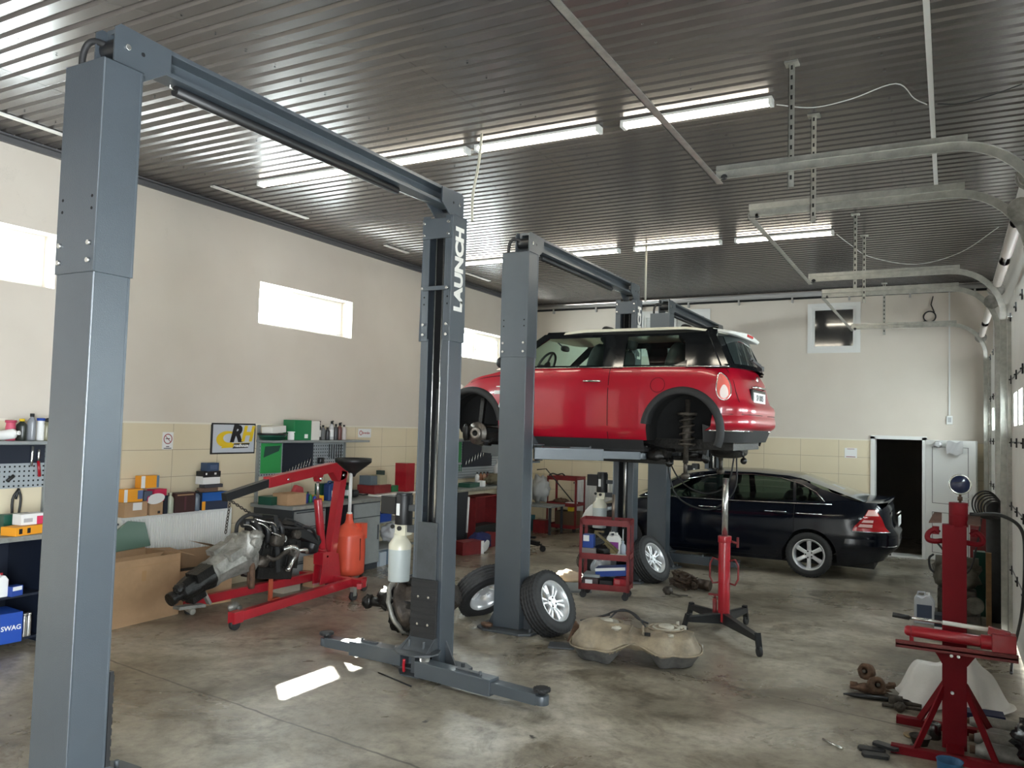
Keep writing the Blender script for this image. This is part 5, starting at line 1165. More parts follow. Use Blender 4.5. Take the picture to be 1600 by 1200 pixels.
# stuff beside bench 2: shelf trolley with bins
t = thing('small_table', 'low white topped cabinet table between the workbench and the lift', 'table', (-7.3, 9.58, 0))
MB().box(-.25, .25, -.45, .55, .96, .985).build('table_top', M['white'], t, .004)
MB().box(-.22, .22, -.42, .52, .572, .59).build('middle_shelf', M['cabinet'], t); MB().box(-.25, .25, -.45, .55, .20, .22).build('lower_shelf', M['cabinet'], t)
for sx in (-.23, .23):
    for sy in (-.43, .53): MB().box(sx-.015, sx+.015, sy-.015, sy+.015, 0, .96).build('leg', M['cabinet'], t)
carton((-7.32, 9.40, .987), (.30, .42, .12), R(3), M['dred'], 'dull red flat tool case on the white table', 'tool_case')
carton((-7.34, 9.28, 1.109), (.2, .16, .13), 0, cm(.10, .13, .15), 'dark grey bin on the red tool case', 'bin')
carton((-7.32, 9.47, 1.109), (.2, .18, .13), R(4), cm(.36, .33, .22), 'dull beige bin on the red tool case', 'bin', open_=True)
carton((-7.38, 9.61, 1.109), (.1, .08, .19), 0, cm(.03, .05, .04), 'narrow dark box beside the beige bin', 'parts_box')
carton((-7.32, 9.76, .987), (.2, .2, .09), R(7), M['green'], 'small green box right of the red tool case', 'parts_box')
carton((-7.2, 9.97, .987), (.2, .22, .42), 0, M['red'], 'tall red box behind the near lift far post', 'parts_box')
carton((-7.17, 9.36, .595), (.2, .3, .12), R(6), M['blue'], 'blue tray jutting out beside the workbench', 'tray', open_=True)
t = MB().blob((0, 0, .17), (.28, .34, .26), amp=.3, fr=2.2, seed=9, sq=.8, nu=36, nv=22).build('plastic_bag', mat('white_bag_film', (.55, .55, .56), .35)); tag(t, 'crumpled white plastic bag on the low table shelf', 'bag'); t.location = (-7.22, 9.72, .225)
for k, (y, m_) in enumerate(((9.22, mat('pale_blue_card', (.40, .46, .52), .6)), (9.42, mat('blue_grey_card', (.16, .24, .32), .6)))): carton((-7.06, y, 0), (.16, .15, .19), R(3), m_, ['pale blue box on the floor beside the workbench', 'blue grey box on the floor beside the pale blue one'][k], 'parts_box')
# ---------------------------------------------------------------- far workbench and red cabinet by the left wall
B3 = bench('dark green topped workbench near the far left corner', (LX+.04, 11.0, 0), 2.6, .62, .95, [('leg', .04, .1), ('leg', 2.5, 2.56)])
MB().box(.5, .53, .2, .62, 0, .90).build('side_panel', M['cabdark'], B3)
t = thing('red_tool_cabinet', 'open red tool cabinet under the far left workbench', 'tool cabinet', (-6.98, 12.10, 0))
MB().box(-.3, .02, -.43, -.41, .02, .80).box(-.3, .02, .41, .43, .02, .80).box(-.3, -.28, -.43, .43, .02, .80).box(-.3, .02, -.43, .43, .78, .80).box(-.3, .02, -.43, .43, .02, .04).build('cabinet_body', M['dred'], t, .003)
MB().box(-.27, 0, -.38, .38, .042, .30).build('dark_bin', M['interior'], t)
P3 = back_panel('green and dark tool panel above the far left workbench', (LX+.005, 11.6, 0), 2.0, 1.05, 1.72, 1.76, .1)
MB().box(.021, .032, .12, .62, 1.34, 1.70).build('green_poster', cm(.02, .22, .06), P3); MB().box(.021, .034, .66, 1.7, 1.25, 1.71).build('tool_foam', M['navy'], P3)
for k in range(8): tool([(xw, 11.75+k*.065, 1.18), (xw, 11.75+k*.065, 1.30)], .008, M['green'], ORD[k]+' green gripped tool from the left on the far tool panel', 'screwdriver')['group'] = 'green tools on the far panel'
for k in range(7): tool([(xw, 12.35+k*.1, 1.28+.025*k), (xw, 12.38+k*.1, 1.38+.03*k)], .008, M['steel'], ORD[k]+' spanner from the left on the dark foam of the far tool panel', 'spanner')['group'] = 'spanners on the far panel'
carton((-7.2, 11.85, .952), (.22, .42, .07), R(5), M['dkgreen'], 'open dark green tool case on the far workbench', 'tool_case')
carton((-7.1, 12.08, .952), (.1, .1, .1), 0, M['paper'], 'small white pot beside the green tool case', 'parts_box')
t = MB().blob((0, 0, .08), (.3, .6, .2), amp=.5, fr=3, seed=5, nu=30).build('rag_pile', mat('olive_rag', (.13, .11, .07), .9)); tag(t, 'heap of olive brown rags on the far workbench', 'rags'); t.location = (-7.1, 12.6, .985)
bottle((-7.3, 13.0, .952), .08, .42, M['paper'], M['paper'], 'large white bottle on the far workbench')
carton((-7.2, 13.2, .952), (.2, .3, .2), 0, M['green'], 'green box at the right of the far workbench', 'parts_box')
for k in range(4): bottle((-7.35, 12.35+k*.12, .952), .04, .22, [M['paper'], cm(.3, .12, .06), cm(.5, .3, .2), cm(.12, .03, .03)][k], M['black'], ['white', 'brown', 'tan', 'dark red'][k]+' can in the row behind the rags on the far workbench', name='spray_can', cat='can', group='cans behind the rags')
t = carton((-6.62, 10.90, 0), (.28, .42, .20), R(-20), M['dred'], 'red toy like carton with white edges on the floor past the near lift', 'parts_box', stripes=[('y', .05, .35, .1, .8, M['paper'], 'print'), ('x', .86, 1, 0, 1, M['paper'], 'print')]); t['label'] = 'red and white printed box on the floor behind the near lift'
t = MB().blob((0, 0, .11), (.02, .2, .2), (0, R(15), 0), amp=.1).build('white_disc', M['paper']); tag(t, 'white round lid leaning on the red printed box', 'lid'); t.location = (-6.42, 11.12, 0.0)
t = MB().tube([(0, 0, 0), (0.02, 0, .58)], .018, 10).build('white_rod', M['paper']); tag(t, 'white rod standing by the far workbench', 'rod'); t.location = (-6.93, 11.36, .25)
MB().box(-.08, .08, -.12, .12, -.25, -.2).tube([(0, 0, -.22), (0, 0, 0)], .012, 8).build('foot', M['blackmet'], t)
t = MB().blob((0, 0, .14), (.3, .5, .30), amp=.3, fr=2, seed=12, nu=30).build('blue_sack', mat('dark_blue_fabric', (.01, .015, .09), .8)); tag(t, 'dark blue bag slumped on the floor before the far workbench', 'bag'); t.location = (-6.66, 11.34, .0)
carton((-6.75, 11.75, 0), (.2, .35, .22), R(4), cm(.22, .02, .03), 'dark red box on the floor in front of the red cabinet', 'parts_box')
t = MB().lathe([(0, 0), (.10, 0), (.13, .25), (.135, .25), (.125, .02), (0, .02)], 24).build('bucket', cm(.04, .06, .07)); tag(t, 'dark bucket with white rags beside the far workbench', 'bucket'); t.location = (-6.9, 10.75, 0.3)
t.location = (-6.98, 10.62, 0.0)
t = MB().blob((0, 0, .30), (.2, .22, .12), amp=.5, fr=3, seed=8).build('rag', M['paper']); tag(t, 'white rag on the dark bucket', 'rag'); t.location = (-6.98, 10.62, -.02)
# far corner: clutter heap, low table
t = thing('low_table', 'pale low table in the far left corner', 'table', (-6.95, 13.95, 0)); MB().box(-.5, .45, -.3, .3, .50, .53).build('table_top', M['cabinet'], t)
for sx in (-.45, .4):
    for sy in (-.26, .26): MB().box(sx-.02, sx+.02, sy-.02, sy+.02, 0, .5).build('leg', M['cabdark'], t)
t = MB().blob((0, 0, .25), (.36, .34, .52), amp=.4, fr=2.5, seed=3, nu=30, nv=20).build('covered_machine', mat('grey_film', (.33, .33, .32), .4)); tag(t, 'film wrapped machine on the far corner table', 'machine'); t.location = (-6.98, 14.12, .56)
carton((-7.12, 13.77, .532), (.2, .2, .5), 0, M['white'], 'white upright box on the far corner table')
t = MB().tube([(-7.0, 14.0, 1.18), (-6.85, 14.1, 1.20), (-6.38, 14.35, .58)], .012, 6).build('pry_bar', M['black']); tag(t, 'thin black bar leaning over the far corner table', 'bar')
carton((-7.18, 13.97, 0), (.22, .3, .3), 0, cm(.05, .18, .2), 'teal box under the far corner table', 'parts_box'); carton((-6.85, 13.97, 0), (.25, .25, .24), 0, M['dred'], 'red box under the far corner table', 'parts_box')
# ---------------------------------------------------------------- red trolleys
def tool_trolley(label, loc, rz, W, D, H, shelves, m):
    t = thing('tool_trolley', label, 'tool trolley', loc, rz)
    for sx in (-1, 1):
        for sy in (-1, 1):
            x, y = sx*W/2, sy*D/2
            MB().box(min(x, x-sx*.035), max(x, x-sx*.035), min(y, y-sy*.004), max(y, y-sy*.004), .10, H).box(min(x, x-sx*.004), max(x, x-sx*.004), min(y, y-sy*.035), max(y, y-sy*.035), .10, H).build('post', m, t)
            c = MB().cyl((x-sx*.05, y-sy*.04-.012, .04), (x-sx*.05, y-sy*.04+.012, .04), .04, 16).build('castor', M['rubber'], t)
            MB().box(x-sx*.05-.02, x-sx*.05+.02, y-sy*.04-.02, y-sy*.04+.02, .05, .10).build('castor_fork', M['blackmet'], c)
    for z in shelves:
        MB().box(-W/2, W/2, -D/2, D/2, z, z+.004).box(-W/2, W/2, -D/2, -D/2+.003, z-.015, z+.055).box(-W/2, W/2, D/2-.003, D/2, z, z+.055).box(-W/2, -W/2+.003, -D/2, D/2, z, z+.055).box(W/2-.003, W/2, -D/2, D/2, z, z+.055).build('shelf', m, t)
    return t
TT = tool_trolley('red three shelf tool trolley between the lifts', (-3.61, 9.14, 0), R(12), .60, .34, .93, (.12, .475, .875), M['dred'])
tx, ty = -3.61, 9.14
def on(dx, dy, z): a = R(12); return (tx+dx*math.cos(a)-dy*math.sin(a), ty+dx*math.sin(a)+dy*math.cos(a), z)
carton(on(-.19, -.04, .481), (.17, .2, .10), R(12), mat('grey_brown_box', (.2, .17, .16), .7), 'grey brown box on the middle trolley shelf')
carton(on(-.205, -.05, .583), (.13, .13, .155), R(12), M['blue'], 'blue filter box with white label on the middle trolley shelf', 'filter_box', stripes=[('y', .05, .6, .5, .95, M['paper'], 'label')])
t = MB().bar((-.1, 0, .25), (.18, 0, .06), .03, .025).bar((-.13, 0, .16), (-.11, 0, .27), .03, .02).bar((-.12, 0, .27), (.0, 0, .27), .03, .02).bar((.02, -.02, .14), (.16, -.02, .02), .06, .05).build('brass_bracket', mat('brass_dirty', (.25, .2, .1), .5, .5, .5, 15)); tag(t, 'brown metal bracket lying across the middle trolley shelf', 'bracket'); t.location = on(-.03, -.02, .50)
t = MB().blob((0, 0, .06), (.2, .16, .13), amp=.4, fr=4, seed=6).build('motor_part', M['oily']); tag(t, 'oily black motor part on the middle trolley shelf', 'motor part'); t.location = on(-.04, -.05, .50)
canister(on(.08, .05, .481), R(12), .17, .11, .28, M['white'], M['white'], 'white canister with purple label on the middle trolley shelf', cm(.2, .02, .2))
bottle(on(.19, .02, .481), .036, .19, cm(.36, .40, .46, .4), cm(.4, .45, .5), 'grey blue bottle with long spout on the trolley')
bpy.context.view_layer.update()
MB().tube([(0, 0, .18), (0, 0, .33)], .005, 6).build('spout', M['paper'], [o for o in bpy.data.objects if o.name.startswith('bottle') and o.get('label') == 'grey blue bottle with long spout on the trolley'][0])
carton(on(.16, -.12, .481), (.18, .06, .05), R(12), cm(.5, .5, .46), 'small grey white box at the front of the middle trolley shelf', 'parts_box')
carton(on(-.17, 0, .126), (.19, .26, .11), R(12), cm(.05, .03, .03), 'dark box with white label on the bottom trolley shelf', 'parts_box', stripes=[('y', .2, .65, .2, .8, M['paper'], 'label')])
carton(on(-.16, 0, .238), (.2, .24, .035), R(14), M['cabinet'], 'flat grey pack on the dark box of the trolley', 'parts_box')
carton(on(.02, -.03, .126), (.15, .2, .09), R(12), M['black'], 'black box with pale stripe on the bottom trolley shelf', 'parts_box', stripes=[('y', .0, 1, .1, .45, M['paper'], 'print')])
carton(on(.185, -.03, .126), (.15, .2, .12), R(12), M['red'], 'red box at the right of the bottom trolley shelf', 'parts_box', stripes=[('y', .1, .5, .5, .9, cm(.4, .1, .1), 'print')])
t = carton(on(.07, .02, .262), (.36, .22, .10), R(12), M['blue'], 'long blue box with white top tilted on the trolley', 'parts_box', stripes=[('y', 0, 1, .65, 1, M['paper'], 'print')], rot=(0, R(-6), R(12)))
m = MB(); rr_ = random.Random(3)
labs = ['coil of dark wire on the trolley top', 'black pliers on the trolley top', 'white metal piece on the trolley top', 'silver spanner across the trolley top', 'rusty bolt cluster at the right of the trolley top']
for k, (dx, l_) in enumerate(zip((-.18, -.08, .02, .08, .2), labs)):
    q = MB()
    if k == 0: q.tube(arc((0, 0, .02), .05, 0, 2*PI, 14, 'xy')[:-1], .009, 6, closed=True)
    elif k == 4: [q.blob((rr_.uniform(-.06, .06), rr_.uniform(-.08, .08), .02), (.04, .04, .04), amp=.2) for _ in range(7)]
    else: q.tube(spline([(-.09, -.02, .012), (0, .02, .02), (.1, -.01, .014)], 4), [.012, .01, .012][k-1], 6)
    o = q.build(['wire_coil', 'pliers', 'metal_piece', 'spanner', 'bolts'][k], [M['blackmet'], M['black'], M['paper'], M['steel'], M['rust']][k]); tag(o, l_, ['wire', 'tool', 'part', 'tool', 'bolts'][k]); o.location = on(dx, -.06, .881)
t = MB().cyl((0, 0, 0), (.0, .0, .33), .018, 10).build('upright_tube', mat('dull_brass', (.22, .17, .13), .4, .6)); tag(t, 'dull brown tube standing on the trolley top', 'tube'); t.location = on(.055, .1, .88)
T2 = tool_trolley('dull red tool trolley against the back wall', (-6.60, 14.5, 0), R(-2), .64, .40, 1.06, (.08, .50, 1.00), M['dred'])
carton((-6.55, 14.5, .088), (.40, .3, .30), R(-2), mat('brown_case', (.10, .06, .03), .7), 'brown case in the bottom of the back trolley', 'case')
carton((-6.44, 14.42, .508), (.17, .2, .055), R(-2), M['paper'], 'white pack on the middle shelf of the back trolley', 'parts_box')
t = MB().blob((0, 0, .05), (.3, .2, .1), amp=.4, fr=4, seed=2).build('oily_part', M['rust']); tag(t, 'brown metal parts on the middle shelf of the back trolley', 'parts'); t.location = (-6.68, 14.45, .525)
carton((-6.42, 14.38, .39), (.10, .1, .08), 0, M['yellow'], 'small yellow box on the brown case', 'parts_box')
for q in [o for o in bpy.data.objects if o.get('label') == 'small yellow box on the brown case']: q.location = (-6.46, 14.45, .389)
t = MB().tube(spline([(-.18, 0, .0), (-.1, .0, .04), (-.0, 0, .02), (.1, 0, .045), (.16, 0, .01)], 4), .014, 6).build('black_hose', M['rubber']); tag(t, 'black hose lying on top of the back trolley', 'hose'); t.location = (-6.75, 14.4, 1.062)
# white fairing piece and canister behind the trolley
t = MB().grid(lambda u, v: (.30*math.cos(PI*(.5+.5*u)), -.10+.2*v, .30*math.sin(PI*(.5+.5*u))), 14, 3).grid(lambda u, v: (.18*math.cos(PI*(.5+.5*u)), -.10+.2*v, .18*math.sin(PI*(.5+.5*u))), 14, 3, 1).grid(lambda u, v: (lerp(.18, .3, v)*math.cos(PI*(.5+.5*u)), -.10, lerp(.18, .3, v)*math.sin(PI*(.5+.5*u))), 14, 2).build('wheel_arch_panel', [M['white'], M['black']]); tag(t, 'white and black curved car panel behind the tool trolley', 'car panel'); t.location = (-4.65, 10.9, .62); t.rotation_euler = (0, 0, R(20))
t.location = (-4.42, 11.0, .64)
t2 = thing('parts_stand', 'dark stand under the white curved panel', 'stand', (-4.46, 11.0, 0)); MB().box(-.25, .12, -.15, .15, .58, .62).build('stand_top', M['blackmet'], t2)
for sx in (-.22, .09): MB().box(sx-.015, sx+.015, -.13, .13, 0, .58).build('leg', M['blackmet'], t2)
# ---------------------------------------------------------------- loose wheels
def place_wheel(o, loc, normal, spin=0):
    n_ = Vector(normal).normalized(); o.rotation_euler = (n_.to_track_quat('Z', 'Y') @ Euler((0, 0, spin)).to_quaternion()).to_euler(); o.location = loc
W1 = make_wheel('car_wheel', .315, .205, .20, 6, 'alloy wheel leaning against the right side of the middle lift post', style=1)
place_wheel(W1, (-3.435, 7.20, .285), (.88, -.14, .45), .3)
def wheel_copy(loc, nrm, lab, spin): w_ = dup(W1, (0, 0, 0), 0, lab); place_wheel(w_, loc, nrm, spin); return w_
wheel_copy((-4.28, 7.40, .275), (-.70, .34, .62), 'tyre and rim leaning on the left of the middle lift post, inner side showing', 1.1)
wheel_copy((-3.50, 10.42, .28), (.86, -.20, .46), 'alloy wheel leaning against the base of the farthest lift', .9)
wheel_copy((-4.10, 10.15, .29), (-.70, .38, .60), 'sunlit wheel standing behind the tool trolley', .2)
for w_ in [W1]+[o for o in bpy.data.objects if o.name.startswith('car_wheel.')]: w_['group'] = 'wheels taken off the red car'
t = MB().blob((0, 0, .07), (.36, .3, .16), amp=.4, fr=3, seed=4, nu=28).build('beige_cloth', mat('beige_cloth', (.55, .42, .30), .9)); tag(t, 'beige crumpled cloth in the sun beside the tool trolley', 'cloth'); t.location = (-4.36, 9.72, 0)
t = MB().box(-.16, .16, -.1, .1, 0, .03).build('grey_board', M['cabinet'], None, .004); tag(t, 'small grey board tilted beside the tool trolley', 'board'); t.location = (-4.02, 9.25, .03); t.rotation_euler = (R(20), 0, R(30))
t = MB().blob((0, 0, .09), (.34, .18, .17), (0, R(14), 0), amp=.7, fr=5, seed=13, nu=26, nv=14, sq=.7, smooth=False).cyl((.18, 0, .08), (.34, -.02, .07), .065, 14).cyl((.10, -.05, .09), (.2, -.16, .07), .03, 10).tube(spline([(-.15, 0, .16), (0, -.05, .21), (.14, -.02, .15)], 4), .012, 6).bar((-.1, -.1, .05), (.1, -.25, .03), .03, .03).build('starter_motor', mat('brown_oily_part', (.07, .045, .03), .5, .5, .6, 20, .5, 60)); tag(t, 'rusty gearbox part on the floor beside the farthest lift wheel', 'car part'); t.location = (-2.98, 10.25, 0)
t = MB().blob((0, 0, .05), (.12, .1, .1), amp=.4, fr=4, seed=13).tube([(0, 0, .03), (.15, -.05, .02), (.25, 0, .02)], .012, 6).build('bracket_part', M['dirtymet']); tag(t, 'small grey bracket on the floor before the rusty part', 'bracket'); t.location = (-3.03, 9.72, 0)
t = MB().box(-.12, .12, -.10, .10, 0, .012).build('metal_plate', M['grey2'], None, .004); tag(t, 'flat grey plate on the floor below the leaning alloy wheel', 'plate'); t.location = (-3.13, 6.86, 0.0); t.rotation_euler = (0, 0, R(20))
t = MB().blob((0, 0, .03), (.13, .08, .05), amp=.3, fr=5, seed=13).build('rusty_bolts', M['rust']); tag(t, 'rusty scraps on the base plate of the middle lift', 'scrap'); t.location = (-4.0, 6.99, .02)
t = MB().blob((0, 0, .05), (.1, .1, .1), amp=.4, fr=4, seed=21).prism([(-.1, 0), (.05, 0), (.02, .16), (-.02, .2)], -.01, .01, 'y').build('rusty_bracket', M['rust']); tag(t, 'rusty bracket between the leaning wheel and the fuel tank', 'bracket'); t.location = (-3.06, 7.05, 0)
# arm of a creeper behind
t = thing('floor_jack', 'black trolley jack leg with castor behind the middle lift', 'jack', (-5.95, 11.80, 0), R(0)); MB().bar((-.45, .1, .16), (.12, 0, .12), .07, .07).bar((-.45, .1, .17), (0, .12, .2), .05, .04).build('jack_leg', M['blackmet'], t, .004); MB().cyl((.19, -.012, .05), (.19, .012, .05), .05, 16).build('castor', M['rubber'], t)
MB().bar((.15, 0, .12), (.19, 0, .06), .04, .02).build('castor_fork', M['blackmet'], t)
# ---------------------------------------------------------------- engine crane
t = thing('engine_crane', 'red folding engine crane holding the removed engine', 'engine crane', (-6.35, 7.35, 0))
def cr(p): return (p[0]+6.35, p[1]-7.35, p[2])
for a, b_ in (((-6.06, 7.42, .16), (-5.97, 5.66, .12)), ((-6.64, 7.42, .16), (-6.80, 5.84, .12))):
    l = MB().bar(cr(a), cr(b_), .07, .09).build('leg', M['red'], t, .004)
    d = (Vector(b_)-Vector(a)).normalized(); e_ = Vector(cr(b_))
    MB().bar(e_-d*.02+Vector((0, 0, .0)), e_+d*.10, .085, .11).build('leg_shoe', M['red'], l, .004)
    MB().cyl(e_+d*.05+Vector((-.02, 0, -.065)), e_+d*.05+Vector((.02, 0, -.065)), .055, 18).build('castor', M['rubber'], l)
MB().bar(cr((-5.88, 7.42, .16)), cr((-6.82, 7.42, .16)), .09, .09).bar(cr((-5.93, 7.42, .15)), cr((-5.85, 7.30, .15)), .06, .06).build('cross_member', M['red'], t, .004)
for x, y in ((-5.88, 7.24), (-6.12, 7.72), (-6.60, 7.66)):
    c = MB().cyl(cr((x-.02, y, .055)), cr((x+.02, y, .055)), .052, 18).build('castor', M['rubber'], t); MB().bar(cr((x, y, .055)), cr((x, y+.0, .15)), .055, .05).build('castor_fork', M['zinc'], c)
MB().bar(cr((-6.12, 7.46, .14)), cr((-6.12, 7.74, .14)), .06, .05).bar(cr((-6.60, 7.46, .14)), cr((-6.60, 7.70, .14)), .06, .05).build('rear_stub', M['red'], t, .003)
MB().bar(cr((-6.35, 7.32, .16)), cr((-6.35, 7.52, 1.42)), .10, .11, upv=(0, 1, 0)).build('mast', M['red'], t, .004)
MB().prism([(-.20, .14), (.16, .14), (.10, .46), (-.06, .50), (-.16, .42)], -.062, -.05, 'x').prism([(-.20, .14), (.16, .14), (.10, .46), (-.06, .50), (-.16, .42)], .05, .062, 'x').build('mast_gusset', M['red'], t, .002)
bm_ = MB().prism([(.18, 1.32), (.22, 1.40), (.02, 1.52), (-1.03, 1.395), (-1.03, 1.28), (-.04, 1.41), (.06, 1.30)], -.05, .05, 'x').prism([(-.30, 1.395), (-.16, 1.41), (-.21, 1.31), (-.27, 1.31)], -.03, .03, 'x').build('boom', M['red'], t, .004)
MB().bar(cr((-6.35, 6.36, 1.337)), cr((-6.35, 5.76, 1.215)), .075, .085).build('boom_extension', M['blackmet'], bm_, .004)
MB().cyl((-.06, -.24, 1.345), (.06, -.24, 1.345), .014, 8).cyl((-.058, -.76, 1.36), (.058, -.76, 1.36), .013, 8).cyl((-.06, .15, 1.37), (.06, .15, 1.37), .015, 8).cyl((-.07, -.10, .45), (.07, -.10, .45), .015, 8).build('pin', M['steel'], bm_)
MB().cyl((0, -.11, .44), (0, -.225, 1.11), .048, 18).box(-.07, .07, -.18, -.08, .36, .50).build('ram', M['red'], t, .003)
MB().cyl((0, -.225, 1.10), (0, -.24, 1.35), .018, 12).build('ram_rod', M['steel'], t)
MB().tube([(.07, -.12, .52), (.09, -.22, .53), (.09, -.30, .56)], .012, 8).build('pump_handle', M['red'], t)
# chain: two legs of links
def chain(mb, a, b_, link=.042):
    a = Vector(a); b_ = Vector(b_); d = (b_-a); n = int(d.length/(link*.72)); d.normalize()
    u = d.cross(Vector((1, 0, 0))).normalized(); v = d.cross(u)
    for k in range(n):
        c = a + d*(k+.5)*((b_-a).length/n); s_ = u if k % 2 else v
        mb.tube([c + d*math.cos(t_)*link*.5 + s_*math.sin(t_)*link*.28 for t_ in [2*PI*j/10 for j in range(10)]], .005, 5, closed=True)
t = thing('lifting_chain', 'steel chain hanging the engine from the crane boom', 'chain', (0, 0, 0))
m = MB(); chain(m, (-6.35, 5.84, 1.18), (-6.33, 5.78, .86)); m.build('chain_leg', M['dirtymet'], t)
m = MB(); chain(m, (-6.35, 5.84, 1.18), (-6.35, 6.20, .98)); m.build('chain_leg', M['dirtymet'], t)
m = MB().tube(arc((-6.35, 5.84, 1.195), .022, 0, 2*PI, 12, 'yz')[:-1], .007, 6, closed=True); m.build('hook_ring', M['blackmet'], t)
# ---------------------------------------------------------------- engine with gearbox
t = thing('engine', 'black and silver car engine with gearbox hanging from the crane', 'engine', (-6.35, 6.2, 0))
def en(x, y, z): return (x+6.35, y-6.2, z)
m = at(MB(), (0, .20, .60), (R(-9), 0, 0)); m.cbox((0, 0, 0), (.30, .60, .30)).cbox((0, 0, .17), (.24, .56, .10)).cbox((.0, .02, -.2), (.24, .5, .14))
for k in range(5): m.cbox((.155, -.24+k*.12, 0), (.02, .03, .26)); m.cyl((.15, -.2+k*.11, .06), (.172, -.2+k*.11, .06), .02, 8)
for k in range(9): m.cyl((.16, -.26+k*.065, -.14), (.18, -.26+k*.065, -.14), .011, 6)
m.build('engine_block', M['oily'], t, .012)
m = at(MB(), (.02, .16, .84), (R(-9), R(8), 0)); m.cbox((0, 0, 0), (.20, .50, .07)); [m.cbox((0, -.2+k*.1, .04), (.17, .02, .02)) for k in range(5)]; m.build('cylinder_head_cover', M['oily'], t, .012)
m = MB(); [m.tube(spline([(.02, -.12+k*.10, .93), (.12, -.13+k*.10, .94), (.19, -.12+k*.1, .86), (.17, -.10+k*.10, .74)], 5), .026, 10) for k in range(4)]; m.tube([(.02, -.2, .94), (.02, .3, .90)], .045, 12); m.build('intake_manifold', M['black'], t)
m = MB()
for pts in ([(.10, -.16, .96), (.18, -.08, .93), (.21, .0, .86), (.16, .04, .90), (.2, .12, .86)], [(.08, -.10, .98), (.16, -.02, .95), (.20, .05, .93), (.19, .10, .88)], [(.20, .02, .84), (.24, .10, .80), (.22, .16, .77), (.2, .2, .80)], [(.05, -.22, .93), (.14, -.2, .92), (.20, -.14, .84)]): m.tube(spline(pts, 6), .0085, 6)
m.cyl((.2, .18, .76), (.235, .18, .76), .035, 16); m.build('fuel_pipes', M['steel'], t)
m = at(MB(), (.12, -.24, .72), (0, 0, 0)); m.blob((0, 0, 0), (.26, .18, .30), amp=.35, fr=3, seed=3, nu=26, sq=.7).blob((.08, .05, .1), (.14, .16, .14), amp=.3, fr=4, seed=6).cyl((.05, 0, .05), (.17, 0, .05), .05, 14); m.build('end_housing', M['castal'], t)
m = MB(); m.blob((.19, .12, .75), (.12, .16, .13), amp=.2, fr=4, sq=.7).cyl((.14, .34, .62), (.24, .34, .62), .06, 18).cyl((.15, .40, .78), (.22, .40, .78), .045, 16).tube(spline([(.18, -.02, .60), (.22, .06, .56), (.2, .2, .60), (.21, .3, .64)], 5), .022, 8).blob((.16, -.05, .55), (.14, .18, .12), amp=.3, fr=4, seed=11); m.build('auxiliaries', M['dirtymet'], t)
# bell housing: ribbed cone, then dark gearbox and tail
ax0, ax1 = Vector((.0, -.16, .64)), Vector((0, -.60, .47)); axd = (ax1-ax0).normalized(); q = axd.to_track_quat('Z', 'Y').to_euler()
m = at(MB(), ax0, q); m.lathe([(.0, 0), (.215, .0), (.225, .02), (.225, .045), (.20, .06), (.17, .18), (.14, .30), (.125, .42), (.14, .44), (.14, .47), (0, .47)], 32, mod=lambda k, j: (.012 if (k % 4 == 0 and 3 < j < 8) else 0)+(.012 if j in (1, 2, 3) and k % 8 < 2 else 0)); m.cbox((.12, .1, .2), (.1, .08, .18)).cbox((-.05, .16, .24), (.12, .06, .2)); b0 = m.build('bell_housing', M['castal'], t, .003)
m = at(MB(), ax0+axd*.46, q); m.lathe([(0, 0), (.13, 0), (.125, .06), (.105, .12), (.11, .20), (.10, .28), (.085, .34), (.05, .36), (.045, .44), (0, .44)], 28, mod=lambda k, j: .008 if k % 3 == 0 else 0); m.cbox((.05, .09, .12), (.16, .09, .2)).cbox((0, -.1, .2), (.12, .1, .16)); m.blob((.03, .06, .36), (.12, .1, .12), amp=.4, fr=4).cyl((.0, .0, .42), (0, 0, .47), .065, 12); m.build('gearbox', M['oily'], t, .006)
m = MB().bar(ax0+axd*.55+Vector((.02, 0, -.1)), ax0+axd*.45+Vector((.02, 0, -.28)), .05, .03).bar((.0, -.95, .22), (.02, -.66, .20), .10, .03).cyl((-.06, -.80, .20), (.08, -.82, .17), .03, 10); m.build('gearbox_mount', M['castal'], t, .004)
m = MB().bar((.17, .10, 1.0), (.20, .14, .42), .055, .012, upv=(1, 0, 0)).bar((-.1, .08, 1.0), (.17, .10, 1.0), .055, .012); m.build('lifting_strap', M['black'], t)
m = MB().tube(spline([(.18, .22, .64), (.24, .30, .66), (.25, .36, .60), (.2, .34, .50), (.22, .26, .42)], 6), .026, 10).tube(spline([(.2, .30, .60), (.28, .44, .62), (.26, .5, .58)], 5), .02, 8); m.build('exhaust_pipe', M['steel'], t)
m = at(MB(), (.02, .62, .74), (R(-22), 0, 0)); m.cbox((0, 0, 0), (.26, .40, .10)).cbox((.02, -.12, .07), (.18, .22, .06)).blob((.0, .2, -.05), (.24, .16, .22), amp=.2, sq=.6); m.tube(spline([(.1, -.2, .05), (.15, 0, .08), (.12, .18, .0)], 5), .018, 8); m.build('air_duct', M['black'], t, .012)
m = MB().tube(spline([(-.02, -.25, .82), (.02, -.26, .95), (.02, -.12, 1.02), (.05, .02, .99)], 6), .02, 8).tube(spline([(.16, .1, .9), (.2, .3, .86), (.18, .45, .84), (.12, .6, .82)], 6), .015, 8).tube(spline([(.12, .3, .95), (.1, .42, .92), (.16, .52, .86)], 5), .013, 8); m.build('rubber_hoses', M['rubber'], t)
m = at(MB(), (.03, .50, .60), (R(81), 0, 0)); m.cyl((0, 0, -.02), (0, 0, .02), .08, 24).cyl((0, .16, -.02), (0, .16, .02), .045, 20); m.build('pulley', M['blackmet'], t)
